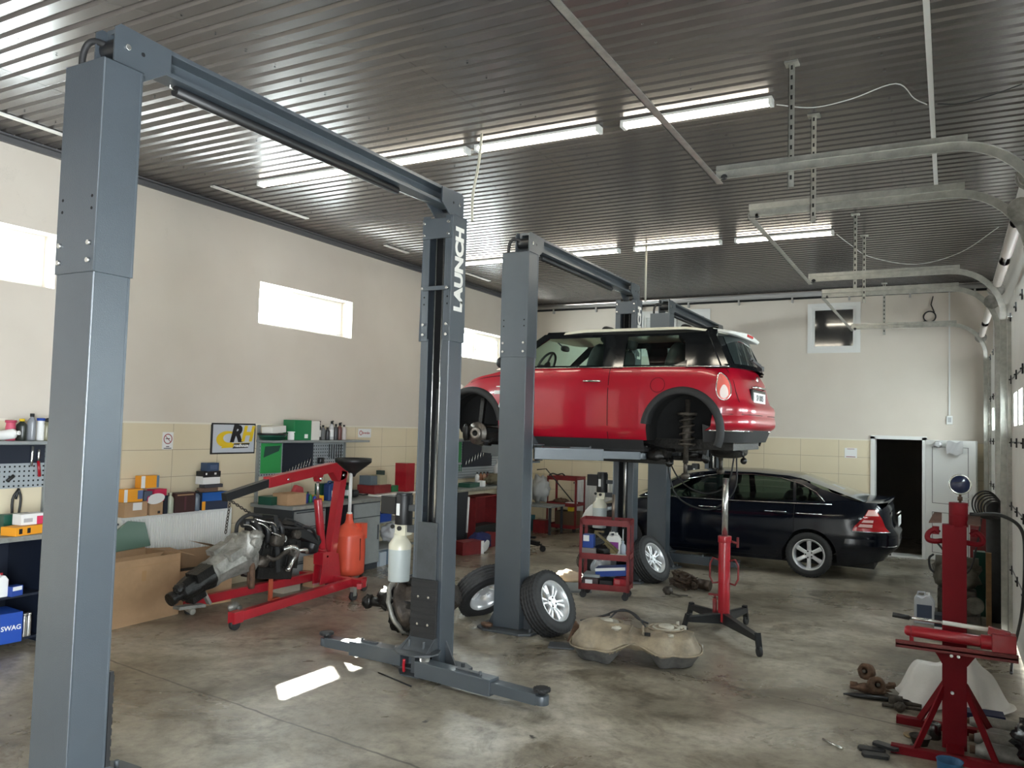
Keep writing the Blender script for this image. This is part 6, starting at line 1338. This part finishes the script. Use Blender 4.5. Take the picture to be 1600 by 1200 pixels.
m = MB().tube(spline([(.15, -.18, .60), (.18, -.20, .45), (.16, -.18, .30)], 5), .03, 8).tube(spline([(.06, -.12, .5), (.08, -.14, .36), (.06, -.1, .28)], 5), .022, 8); m.build('down_pipe', M['rust'], t)
t = MB().blob((0, 0, .05), (.10, .16, .10), (0, 0, R(20)), amp=.2).cyl((-.06, 0, .03), (.06, .05, .03), .03, 10).build('silver_part', M['castal']); tag(t, 'silver cylindrical part on the floor by the far crane leg', 'car part'); t.location = (-6.55, 6.13, 0)
t = MB().bar((0, 0, .0), (0, 0, .26), .05, .02).bar((0, 0, .01), (.0, .12, .01), .06, .02).build('angle_bracket', mat('orange_red', (.45, .09, .04), .5)); tag(t, 'upright orange red bracket on the floor below the engine', 'bracket'); t.location = (-6.62, 6.72, 0.0)
# ---------------------------------------------------------------- waste oil drainer
t = thing('oil_drainer', 'orange red waste oil drainer with black funnel behind the crane', 'oil drainer', (-6.62, 8.02, 0)); t.scale = (.92, .92, .965)
m = MB()
def dr(u, v):
    a = 2*PI*u; prof = [(.0, .10), (.17, .10), (.205, .13), (.21, .40), (.205, .56), (.20, .62), (.14, .70), (.06, .76), (.045, .80), (.04, .88), (.0, .88)]
    k = v*(len(prof)-1); i = min(int(k), len(prof)-2); f = k-i; r_ = lerp(prof[i][0], prof[i+1][0], f); z = lerp(prof[i][1], prof[i+1][1], f)
    return (r_*math.copysign(abs(math.cos(a))**.75, math.cos(a)), r_*math.copysign(abs(math.sin(a))**.75, math.sin(a)), z)
m.grid(dr, 48, 40); m.box(.05, .17, .06, .18, .56, .76); m.build('tank', M['orangeplastic'], t, 0)
MB().box(.204, .212, -.01, .0, .30, .58).build('level_slot', M['hole'], t)
MB().tube([(0, 0, .87), (0, 0, 1.42)], .024, 14).cyl((0, 0, .86), (0, 0, .90), .035, 14).build('tube', M['pvc'], t)
at(MB(), (0, .04, 0)).lathe([(.03, 1.36), (.05, 1.40), (.13, 1.46), (.245, 1.545), (.25, 1.56), (.25, 1.60), (.24, 1.60), (.235, 1.55), (.10, 1.46), (0, 1.44)], 32).build('funnel_bowl', M['black'], t)
for x, y in ((.14, -.12), (.14, .12), (-.14, -.12), (-.14, .12)):
    c = MB().cyl((x, y-.012, .04), (x, y+.012, .04), .04, 16).build('castor', M['rubber'], t); MB().box(x-.015, x+.015, y-.018, y+.018, .05, .11).build('castor_fork', M['blackmet'], c)
# ---------------------------------------------------------------- gearbox lump behind the near lift far post
t = thing('gearbox', 'dark removed gearbox standing on the floor behind the near lift post', 'gearbox', (-4.60, 6.40, 0), R(10)); t.scale = (1.25, 1.25, 1.1)
m = at(MB(), (.05, 0, .24), (0, R(70), 0)); m.lathe([(0, 0), (.22, 0), (.23, .02), (.22, .05), (.17, .08), (.15, .22), (.12, .34), (.08, .42), (0, .42)], 26, mod=lambda k, j: .014 if k % 3 == 0 and j > 3 else 0); m.build('casing', mat('brown_casting', (.07, .055, .045), .5, .5, .6, 14, .5, 50), t, .003)
m = at(MB(), (.03, 0, .24), (0, R(70), 0)); m.lathe([(.20, -.02), (.235, -.02), (.235, .0), (.20, .0)], 26, mod=lambda k, j: .02*abs(math.sin(k*1.3))); m.build('bell_rim', M['castal'], t)
m = MB().blob((.14, 0, .20), (.36, .34, .36), amp=.35, fr=4, seed=31, sq=.6, nu=30, nv=20).blob((-.13, .05, .28), (.2, .2, .2), amp=.4, fr=3, seed=7).cyl((-.30, .02, .24), (-.14, .02, .24), .04, 12).blob((-.30, .02, .24), (.10, .1, .12), amp=.3).blob((.08, .0, .46), (.2, .14, .10), amp=.4, fr=5, seed=2); m.build('flange', M['oily'], t)
# ---------------------------------------------------------------- fuel tank
FT = Shell(xf=[(0, -.50), (.5, -.56), (1, -.50)], xr=[(0, .50), (.5, .56), (1, .50)], b=[(0, .27), (.45, .335), (.52, .345), (.6, .33), (1, .24)],
           zb=[(-.6, .02), (-.22, .0), (-.08, .15), (.08, .15), (.22, .0), (.6, .02)], zt=[(-.6, .22), (-.35, .27), (-.08, .24), (.08, .23), (.25, .25), (.6, .22)], nf=3, nr=3, crown=.05)
m = FT.mesh(14)
for v in m.v:
    k = math.exp(-(v.x/.13)**2); v.y *= 1-.34*k
    if v.y < 0: v.y *= 1-.14*math.exp(-((abs(v.x)-.33)/.06)**2)
    if v.z > .12: v.z += .018*noise.noise(v*5) - .02*math.exp(-((v.x-.02)/.09)**2)
    v += Vector((1, 1, 0))*.01*noise.noise(v*9)
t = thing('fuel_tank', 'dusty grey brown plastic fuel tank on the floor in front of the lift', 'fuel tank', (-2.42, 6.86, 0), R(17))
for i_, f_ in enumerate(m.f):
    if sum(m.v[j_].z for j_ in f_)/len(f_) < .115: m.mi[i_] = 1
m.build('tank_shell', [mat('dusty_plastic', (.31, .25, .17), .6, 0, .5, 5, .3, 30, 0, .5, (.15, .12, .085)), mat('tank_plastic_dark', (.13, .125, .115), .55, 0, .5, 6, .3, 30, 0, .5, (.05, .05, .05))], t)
m = MB(); pl_ = [FT.end(.5, 1, True)]*0
for a_ in range(72):
    an = 2*PI*a_/72; c_, s_ = math.cos(an), math.sin(an); x = .57*math.copysign(abs(c_)**(2/3), c_); y = .355*math.copysign(abs(s_)**(2/3), s_)
    k = math.exp(-(x/.13)**2); y *= 1-.34*k
    if y < 0: y *= 1-.14*math.exp(-((abs(x)-.33)/.06)**2)
    pl_.append(Vector((x, y, .125+.07*k)))
m.tube(pl_, .008, 5, closed=True); m.build('seam_flange', MATS['dusty_plastic'], t)
m = MB()
for cx, cy, r_ in ((-.27, .06, .15), (.26, .0, .15), (-.27, .06, .175)): m.tube([(cx+r_*math.cos(a_), cy+r_*math.sin(a_)*.9, .288-.03*(r_ > .16)) for a_ in [2*PI*j/30 for j in range(30)]], .009, 5, closed=True)
m.tube([(-.05, -.16, .262), (-.03, .0, .28), (-.05, .2, .265)], .012, 6).tube([(.07, -.16, .262), (.06, .0, .28), (.07, .2, .265)], .012, 6)
m.build('top_ridges', MATS['dusty_plastic'], t)
for cx, cy in ((-.27, .06), (.26, .0)):
    m = at(MB(), (cx, cy, .285)).lathe([(.115, -.02), (.12, .008), (.105, .012), (.10, .0), (.07, .0), (.065, .022), (.05, .03), (0, .03)], 28).build('sender_ring', mat('pale_dusty', (.42, .39, .32), .6, 0, .3, 12), t)
pd_ = MATS['pale_dusty']; MB().cyl((.40, .05, .23), (.40, .05, .30), .035, 14).build('filler_neck', pd_, t); MB().cyl((.36, .14, .22), (.36, .14, .32), .014, 10).build('vent_stub', pd_, t); MB().blob((-.16, -.14, .285), (.08, .05, .04), amp=.4).build('bracket', pd_, t); MB().cyl((.30, -.17, .25), (.30, -.17, .272), .025, 14).build('plug', pd_, t); MB().box(.08, .13, -.19, -.17, .25, .275).build('clip', M['hole'], t)
m = MB().tube(spline([(-.40, .18, .28), (-.28, .22, .31), (-.2, .16, .36), (-.08, .2, .36), (.02, .1, .32), (.1, .14, .28)], 6), .009, 6).tube(spline([(-.25, .08, .30), (-.15, .2, .37), (-.02, .16, .35), (.08, .02, .28)], 6), .008, 6).tube(spline([(-.5, .1, .27), (-.35, .2, .29), (-.24, .14, .33)], 5), .007, 6); m.build('fuel_lines', M['rubber'], t)
t = MB().blob((0, 0, .012), (.45, .30, .03), amp=.3, fr=4, seed=3, nv=8, nu=24).blob((.12, .05, .02), (.2, .14, .05), amp=.5, fr=4, seed=8).build('rag', mat('grey_rag', (.36, .35, .31), .9)); tag(t, 'flat grey rag on the floor behind the fuel tank', 'rag'); t.location = (-2.22, 7.45, 0)
# ---------------------------------------------------------------- transmission jack
t = thing('transmission_jack', 'red hydraulic transmission jack on a black cross base with castors', 'jack', (-1.98, 8.2, 0))
ends = [(.46, -.62), (.10, .50), (-.30, -.26), (-.42, .32)]
for ex, ey in ends:
    L_ = math.hypot(ex, ey); u_ = Vector((ex/L_, ey/L_, 0)); nrm = Vector((-u_.y, u_.x, 0))
    mb = MB(); vs_ = []
    for s_ in (-1, 1): vs_ += [nrm*.03*s_+Vector((0, 0, .10)), u_*L_+nrm*.03*s_+Vector((0, 0, .13)), u_*L_+nrm*.03*s_+Vector((0, 0, .18)), nrm*.03*s_+Vector((0, 0, .21))]
    mb.add(vs_, [(0, 1, 2, 3), (7, 6, 5, 4), (0, 4, 5, 1), (1, 5, 6, 2), (2, 6, 7, 3), (3, 7, 4, 0)])
    l = mb.build('leg', M['blackmet'], t, .003)
    MB().bar(u_*(L_-.01)+Vector((0, 0, .20)), u_*(L_+.03)+Vector((0, 0, .06)), .05, .03).build('castor_fork', M['blackmet'], l)
    p_ = u_*(L_+.03)+Vector((0, 0, .045)); MB().cyl(p_-nrm*.015, p_+nrm*.015, .045, 18).build('castor', M['rubber'], l)
MB().cyl((0, 0, .12), (0, 0, .93), .058, 24).cyl((0, 0, .90), (0, 0, .965), .066, 24).build('cylinder', M['red'], t, .003)
MB().cyl((0, 0, .96), (0, 0, 1.54), .03, 20).build('piston_rod', M['steel'], t)
MB().cyl((-.09, 0, .12), (-.09, 0, .34), .022, 12).bar((-.15, 0, .375), (-.03, 0, .375), .04, .018).cyl((-.09, 0, .34), (-.09, 0, .37), .012, 8).build('foot_pump', M['dred'], t)
for s_ in (-1, 1): MB().tube([(s_*.05, 0, .72), (s_*.11, -.01, .74), (s_*.14, -.01, .68), (s_*.14, -.01, .55), (s_*.11, -.01, .49), (s_*.05, 0, .50)], .010, 8).build('carry_handle', M['dred'], t)
MB().tube([(.05, 0, .92), (.13, 0, .90)], .012, 8).bar((.13, 0, .86), (.13, 0, .96), .02, .02).build('release_knob', M['dred'], t)
# ---------------------------------------------------------------- spring press
t = thing('spring_compressor', 'tall red hydraulic press stand with a round gauge on top', 'press stand', (.03, 6.05, 0))
MB().box(-.073, .067, -.05, .05, .02, 1.44).build('column', M['presred'], t, .004)
MB().cyl((.02, 0, 1.43), (.02, 0, 1.585), .055, 28).cyl((.02, 0, 1.50), (.02, 0, 1.505), .0565, 28).build('ram_cylinder', M['presred'], t, .003)
g = at(MB(), (.03, -.03, 1.705), (R(90), 0, 0)).lathe([(0, -.02), (.062, -.02), (.066, -.005), (.066, .015), (.058, .018), (.056, .01), (0, .01)], 32).build('gauge_case', M['steel'], t)
at(MB(), (.03, -.0415, 1.705), (R(90), 0, 0)).lathe([(0, .002), (.055, .002), (.056, 0)], 32).build('gauge_face', cm(.015, .02, .05, .15), g); MB().bar((-.005, -.0445, 1.715), (.055, -.0445, 1.72), .003, .004).build('needle', M['black2'], g)
MB().cyl((.03, -.02, 1.585), (.03, -.03, 1.64), .008, 8).cyl((.03, -.025, 1.60), (.03, -.025, 1.625), .017, 6).build('gauge_stem', M['rust'], t)
pm = mat('brown_plate', (.14, .075, .055), .6, .3, .4, 12)
MB().add([(-.075, -.05, 1.45), (-.15, -.06, 1.445), (-.12, .06, 1.50), (-.075, .06, 1.50), (-.075, -.05, 1.458), (-.15, -.06, 1.453), (-.12, .06, 1.508), (-.075, .06, 1.508)], [(0, 1, 2, 3), (7, 6, 5, 4), (0, 4, 5, 1), (1, 5, 6, 2), (2, 6, 7, 3), (3, 7, 4, 0)]).build('side_plate', pm, t)
MB().add([(.07, -.05, 1.45), (.145, -.06, 1.445), (.145, .06, 1.50), (.07, .06, 1.50), (.07, -.05, 1.458), (.145, -.06, 1.453), (.145, .06, 1.508), (.07, .06, 1.508)], [(0, 1, 2, 3), (7, 6, 5, 4), (0, 4, 5, 1), (1, 5, 6, 2), (2, 6, 7, 3), (3, 7, 4, 0)]).build('side_plate', pm, t)
for s_ in (-1, 1): MB().tube(spline([(s_*.07-.003, .0, 1.33), (s_*.12, -.02, 1.325), (s_*.155, -.02, 1.335), (s_*.155, -.01, 1.37), (s_*.12, .0, 1.40), (s_*.09, 0, 1.38)], 4), .017, 8).box(s_*.11-.02, s_*.11+.02, -.01, .03, 1.37, 1.42).build('spring_hook', M['presred'], t, .002)
MB().box(-.34, .34, -.16, -.05, .655, .668).box(-.34, .34, -.16, -.152, .64, .69).build('shelf_plate', mat('worn_red_plate', (.20, .03, .03), .5, .2, .5, 10), t, .002)
MB().prism([(-.10, .60), (-.075, .555), (.07, .555), (.10, .60), (.14, .655), (-.14, .655)], -.062, -.05, 'y').build('shelf_gusset', M['presred'], t)
MB().cyl((-.02, -.068, .61), (-.02, -.06, .61), .011, 10).cyl((.02, -.068, .61), (.02, -.06, .61), .011, 10).cyl((-.015, -.057, .375), (-.015, -.05, .375), .011, 10).build('bolt', M['steel'], t)
MB().tube([(-.29, -.11, .745), (-.275, -.11, .745), (-.25, -.11, .745)], [.02, .032, .034], 18).cyl((-.25, -.11, .745), (.14, -.11, .735), .036, 20).cyl((.14, -.11, .735), (.26, -.11, .735), .045, 20).box(.20, .33, -.16, -.06, .69, .80).box(-.26, -.235, -.12, -.10, .67, .72).build('hand_pump', M['red'], t, .004)
MB().tube([(-.36, -.11, .835), (-.26, -.11, .828)], .016, 12).build('pump_grip', M['black'], t)
MB().tube([(-.26, -.11, .828), (-.06, -.11, .822)], .011, 12).build('pump_lever_rod', M['steel'], t); MB().tube([(-.07, -.11, .823), (.20, -.11, .812)], .014, 12).tube([(.20, -.11, .812), (.24, -.11, .79)], .02, 10).build('pump_lever', M['white'], t); MB().bar((.18, -.11, .812), (.30, -.11, .79), .05, .045).build('lever_clevis', M['red'], t, .004)
for yy in (-.24, .36):
    MB().box(-.36, .36, yy-.03, yy+.03, 0, .05).build('foot', M['presred'], t, .004)
    MB().bar((-.06, yy*.15, .40), (-.22, yy, .04), .012, .045).build('brace', M['presred'], t); MB().bar((.06, yy*.15, .40), (.22, yy, .04), .012, .045).build('brace', M['presred'], t)
MB().box(-.05, .05, -.24, .36, .01, .05).build('base_beam', M['presred'], t, .004)
m = MB().tube(spline([(.115, 6.05, 1.515), (.15, 6.06, 1.515), (.30, 6.3, 1.50), (.44, 6.7, 1.38), (.50, 7.3, 1.10), (.52, 7.9, .6), (.50, 8.6, .12), (.46, 8.2, .02)], 8), .012, 8); o = m.build('hydraulic_hose', M['rubber']); tag(o, 'black hydraulic hose running from the press top towards the garage door', 'hose')
m = MB().tube(spline([(.45, 5.9, .73), (.50, 6.2, .72), (.52, 6.6, .65), (.54, 7.0, .40), (.54, 6.95, .12), (.545, 6.70, .015), (.545, 6.4, .012)], 8), .008, 6); o = m.build('black_cable', M['rubber']); tag(o, 'thin black cable looping down to the floor beside the press', 'cable')
# ---------------------------------------------------------------- white cloth heap
def cloth(u, v):
    a = 2*PI*u
    foot = tab([(0, .36), (.08, .36), (.20, .28), (.34, .30), (.5, .40), (.56, .40), (.66, .34), (.8, .26), (.92, .33), (1.0, .36)], u)
    px, py = .10, .06
    k = v; r_ = foot*k
    f = 1+.10*math.sin(a*5+1)*k + .06*math.sin(a*11)*k
    x = px*(1-k)+r_*math.cos(a)*f; y = py*(1-k)+r_*math.sin(a)*f*.85
    z = .43*(1-k**1.35)*(1-.25*k) + .03*math.sin(a*5+1)*k*(1-k)*2 + .17*max(0, math.cos(a-PI*1.04))*math.exp(-((k-.72)/.2)**2) + .05*max(0, math.cos(a+.3))*math.exp(-((k-.6)/.2)**2) + .03*noise.noise(Vector((x*6, y*6, k*2)))
    if k < .06: z -= .02
    return (x, y, max(z, .045+.02*math.sin(a*7)) if k < .97 else .03+.02*math.sin(a*7))
t = MB().grid(cloth, 72, 26).build('cloth_cover', mat('white_cloth', (.74, .73, .71), .85, 0, .06, 6, .3, 20)); tag(t, 'white cloth draped over a heap on the floor behind the press', 'cloth'); t.location = (.02, 7.03, 0)
carton((.22, 6.80, 0), (.24, .14, .06), R(4), cm(.01, .015, .06), 'flat dark blue box poking out under the white cloth', 'parts_box')
# ---------------------------------------------------------------- parts on the floor around the press
def disc_part(loc, rot, r, h, label, m=None, cat='car part', name='wheel_hub'):
    o = at(MB()).lathe([(0, 0), (r*.4, 0), (r*.42, h*.5), (r*.8, h*.5), (r, h*.35), (r, -h*.35), (r*.75, -h*.5), (0, -h*.5)], 24, mod=lambda k, j: r*.05 if (k % 4 == 0 and j in (4, 5)) else 0).build(name, m or M['rust']); tag(o, label, cat); o.location = loc; o.rotation_euler = rot; MB().cyl((0, 0, h*.1), (0, 0, h*.6), r*.22, 12).build('hub_nut', M['dirtymet'], o); return o
disc_part((-.58, 7.10, .135), (R(78), 0, R(-25)), .062, .07, 'rusty hub disc standing upright, the higher one of the two')
disc_part((-.50, 6.96, .080), (R(70), 0, R(25)), .062, .08, 'rusty hub disc leaning in front of the higher one')
t = MB().blob((0, 0, .035), (.26, .14, .06), amp=.4, fr=4, seed=7).cyl((-.15, 0, .04), (-.10, 0, .04), .03, 10).cyl((.12, .12, .05), (.16, .14, .05), .025, 10).bar((.02, .04, .03), (.16, .14, .05), .04, .03).build('control_arm', M['rust']); tag(t, 'rusty control arm under the two hub discs', 'car part'); t.location = (-.54, 7.0, 0)
t = MB().tube([(-.20, -.02, .02), (-.12, -.01, .022), (.18, .03, .02)], [.006, .018, .016], 10).build('shaft', M['blackmet']); tag(t, 'dark pointed shaft lying on the floor by the hub discs', 'shaft'); t.location = (-.52, 6.82, 0)
t = MB().cyl((-.06, 0, .04), (.03, .01, .035), .04, 14).cyl((.03, .01, .03), (.16, .0, .03), .016, 10).tube(spline([(-.1, -.09, .02), (0, -.07, .02), (.16, -.08, .03)], 4), .014, 8).blob((.02, -.12, .035), (.08, .08, .07), amp=.2).build('shock_absorber', M['dirtymet']); tag(t, 'dark shock absorber parts lying against the white cloth', 'car part'); t.location = (-.34, 6.78, 0)
t = MB().cyl((-.07, .05, .012), (.06, -.06, .012), .009, 8).build('metal_pin', M['steel']); tag(t, 'short steel pin lying alone on the floor', 'pin'); t.location = (-.66, 5.70, 0)
for k, (dx, dy, rz, z) in enumerate(((0, 0, 8, .0), (.08, .05, -22, .022), (.03, -.09, 12, .0))):
    t = MB().prism([(-.07, -.035), (.07, -.035), (.085, 0), (.07, .035), (-.07, .035), (-.08, 0)], 0, .02, 'z').build('brake_pad', M['blackmet'], None, .003); tag(t, ['left dark brake pad of the small pile', 'upper dark brake pad lying on the others', 'nearest dark brake pad of the small pile'][k], 'brake pad', 'brake pads on the floor'); t.location = (-.44+dx, 5.74+dy, z); t.rotation_euler = (0, 0, R(rz))
t = thing('oil_filter', 'dark ribbed oil filter can standing left of the press column', 'oil filter', (-.10, 6.21, 0)); MB().lathe([(0, 0), (.046, 0), (.05, .01), (.05, .09), (.046, .10), (.035, .104), (.03, .098), (0, .098)], 24, mod=lambda k, j: .002 if k % 2 else 0).build('filter_can', mat('dark_chrome', (.12, .12, .12), .25, .8), t)
t = MB().lathe([(0, .0), (.045, 0), (.065, .055), (.067, .055), (.06, .05), (.04, .008), (0, .008)], 28).build('metal_bowl', M['dirtymet']); tag(t, 'grey metal bowl on the floor left of the press', 'bowl'); t.location = (-.17, 6.04, 0)
t = MB().lathe([(0, .0), (.055, 0), (.057, .012), (.05, .015), (0, .010)], 24).build('jar_lid', mat('brass_lid', (.25, .18, .10), .4, .6)); tag(t, 'brass coloured lid beside the oil filter', 'lid'); t.location = (-.22, 6.17, 0)
t = MB().lathe([(0, .0), (.05, 0), (.05, .01), (0, .012)], 24).cyl((0.01, 0, .01), (.01, 0, .03), .015, 10).build('metal_flange', M['dirtymet']); tag(t, 'small dark flange with a bright stud on the floor', 'flange'); t.location = (-.22, 5.92, 0)
t = thing('blue_bucket', 'open blue bucket at the bottom edge beside the press foot', 'bucket', (.0, 5.40, 0)); MB().lathe([(0, 0), (.055, 0), (.06, .02), (.068, .15), (.072, .155), (.065, .15), (.055, .02), (0, .02)], 28).build('bucket_body', cm(.02, .10, .22), t)
for k, (y, x0, x1, r_, s_) in enumerate(((6.56, .12, .47, .05, 'upper'), (6.31, .19, .46, .052, 'second'), (6.19, .14, .44, .056, 'third'), (5.95, .14, .47, .06, 'nearest'))):
    t = thing('silencer', s_+' grey exhaust tube of the pile right of the press column', 'exhaust', (0, y, r_), 0, 'exhaust tubes beside the press')
    MB().tube([(x0, 0, 0), (x0+.03, 0, 0), (x0+.05, 0, 0), (x1-.05, -.02, 0), (x1-.02, -.02, 0), (x1, -.02, 0)], [r_*.5, r_*.7, r_, r_, r_*.7, r_*.5], 18).build('tube_body', mat('exhaust_grey', (.27, .26, .24), .55, .5, .5, 9, .3, 30), t); MB().tube([(x0-.03, .0, 0), (x0+.02, 0, 0)], r_*.42, 12).build('end_pipe', M['rust'], t)
t = MB().cyl((0, 0, .12), (.02, .02, .36), .028, 16).cyl((0, 0, .0), (0, 0, .12), .012, 10).cyl((.02, .02, .36), (.025, .025, .42), .016, 10).build('grease_gun', M['steel']); tag(t, 'steel grease gun standing by the garage door at the frame edge', 'grease gun'); t.location = (.49, 6.78, 0)
t = MB().blob((0, 0, .12), (.26, .3, .25), amp=.5, fr=3, seed=15, nu=30, nv=18).build('black_bag', mat('black_film', (.012, .012, .014), .22)); tag(t, 'shiny black plastic bag at the lower right corner', 'bag'); t.location = (.47, 5.78, 0.11)
t = MB().lathe([(.09, 0), (.10, .01), (.09, .02), (.08, .01)], 20).build('yellow_ring', M['yellow']); tag(t, 'yellow ring lying on the exhaust tubes', 'ring'); t.location = (.47, 6.19, .125)
# ---------------------------------------------------------------- behind the press: jug, old machine, rolled mat, hose coil
canister((-.24, 9.95, 0), R(0), .20, .14, .33, cm(.50, .52, .56), M['paper'], 'white jug with a dark lower half behind the press pump', cm(.05, .07, .12))
carton((-.06, 9.62, 0), (.16, .2, .18), 0, M['navy'], 'dark blue box with a white strip beside the white jug', 'parts_box', stripes=[('y', 0, 1, .05, .35, M['paper'], 'label')])
t = thing('bench_grinder_stand', 'old grey oily machine on a stand behind the press column', 'machine', (.06, 10.35, 0))
MB().box(-.22, .24, -.15, .15, 0, .08).box(-.18, .2, -.1, .1, .06, .34).build('machine_base', M['dirtymet'], t, .01)
MB().blob((0, 0, .50), (.46, .3, .30), amp=.25, fr=3, seed=5, sq=.6, nu=28).cyl((-.2, -.05, .62), (.22, -.05, .62), .08, 18).cyl((.18, -.12, .2), (.18, -.16, .2), .09, 20).build('machine_body', mat('olive_machine', (.13, .125, .10), .45, .4, .5, 8, .3, 30), t)
MB().tube(spline([(-.22, -.05, .70), (-.26, -.1, .66), (-.25, -.1, .55), (-.2, -.1, .5)], 5), .012, 8).tube([(-.2, 0, .85), (-.02, 0, .62)], .012, 6).build('machine_cable', M['rubber'], t)
carton((.30, 10.78, 0), (.12, .16, .72), 0, M['dkgreen'], 'upright dark green sheet box beside the old machine', 'parts_box')
t = MB().box(-.02, .03, -.03, .03, 0, .78).build('wooden_plank', mat('wood_plank', (.22, .12, .05), .7, 0, .4, 6)); tag(t, 'upright brown wooden plank beside the rolled mat', 'plank'); t.location = (.365, 10.2, 0)
t = MB().lathe([(0, 0), (.085, 0), (.09, .3), (.088, 1.30), (.06, 1.31), (0, 1.29)], 24).build('rolled_mat', mat('charcoal_mat', (.03, .032, .033), .8, 0, .3, 8)); tag(t, 'tall dark roll standing between the garage door tracks', 'roll'); t.location = (.445, 10.5, 0)
t = thing('cabinet_box', 'dark red box shape standing in the corner behind the press hooks', 'box', (.33, 12.0, 0)); MB().box(-.10, .10, -.1, .1, 0, 1.0).build('case', M['dred'], t, .004); t['label'] = 'tall narrow dark red case in the corner behind the hose coil'
t = thing('hose_coil', 'coil of black hose hung on top of the dark roll', 'hose', (.37, 10.445, 1.28))
for k in range(6): MB().tube([(.02*k-.02+(.13-.008*k)*math.cos(a), -.015*k-.03, (.15-.012*k)*math.sin(a)-.01*k) for a in [2*PI*j/32 for j in range(32)]], .009, 6, closed=True).build('hose_turn', M['rubber'], t)
m = MB().tube(spline([(.30, 10.1, 1.15), (.26, 10.0, .9), (.20, 10.05, .62), (.10, 10.1, .50)], 6), .010, 6); o = m.build('black_cable', M['rubber']); tag(o, 'black cable dangling from the hose coil to the old machine', 'cable')
# film on the open door leaf
t = MB().grid(lambda u, v: (lerp(0, .26, u), -.01-.012*math.sin(u*9+v*4), lerp(0, -.20, v)+.015*math.sin(u*8)), 14, 8).build('plastic_film', mat('grey_film2', (.42, .41, .41), .3)); tag(t, 'scrap of clear plastic film taped on the open white door', 'film'); t.location = (-.04, 14.84, 1.95); t.rotation_euler = (0, 0, R(-27))
t = MB().blob((0, 0, 0), (.13, .05, .10), amp=.5, fr=4, seed=3).build('tape_wad', mat('grey_film2', (.42, .41, .41), .3)); tag(t, 'grey wad of tape at the top of the open white door', 'tape'); t.location = (-.17, 14.93, 1.90)
# stick on the floor near the sun patch
t = MB().cyl((-4.02, 5.30, .006), (-3.60, 5.16, .006), .006, 6).build('thin_rod', M['blackmet']); tag(t, 'thin dark rod lying on the floor by the sun patch', 'rod')
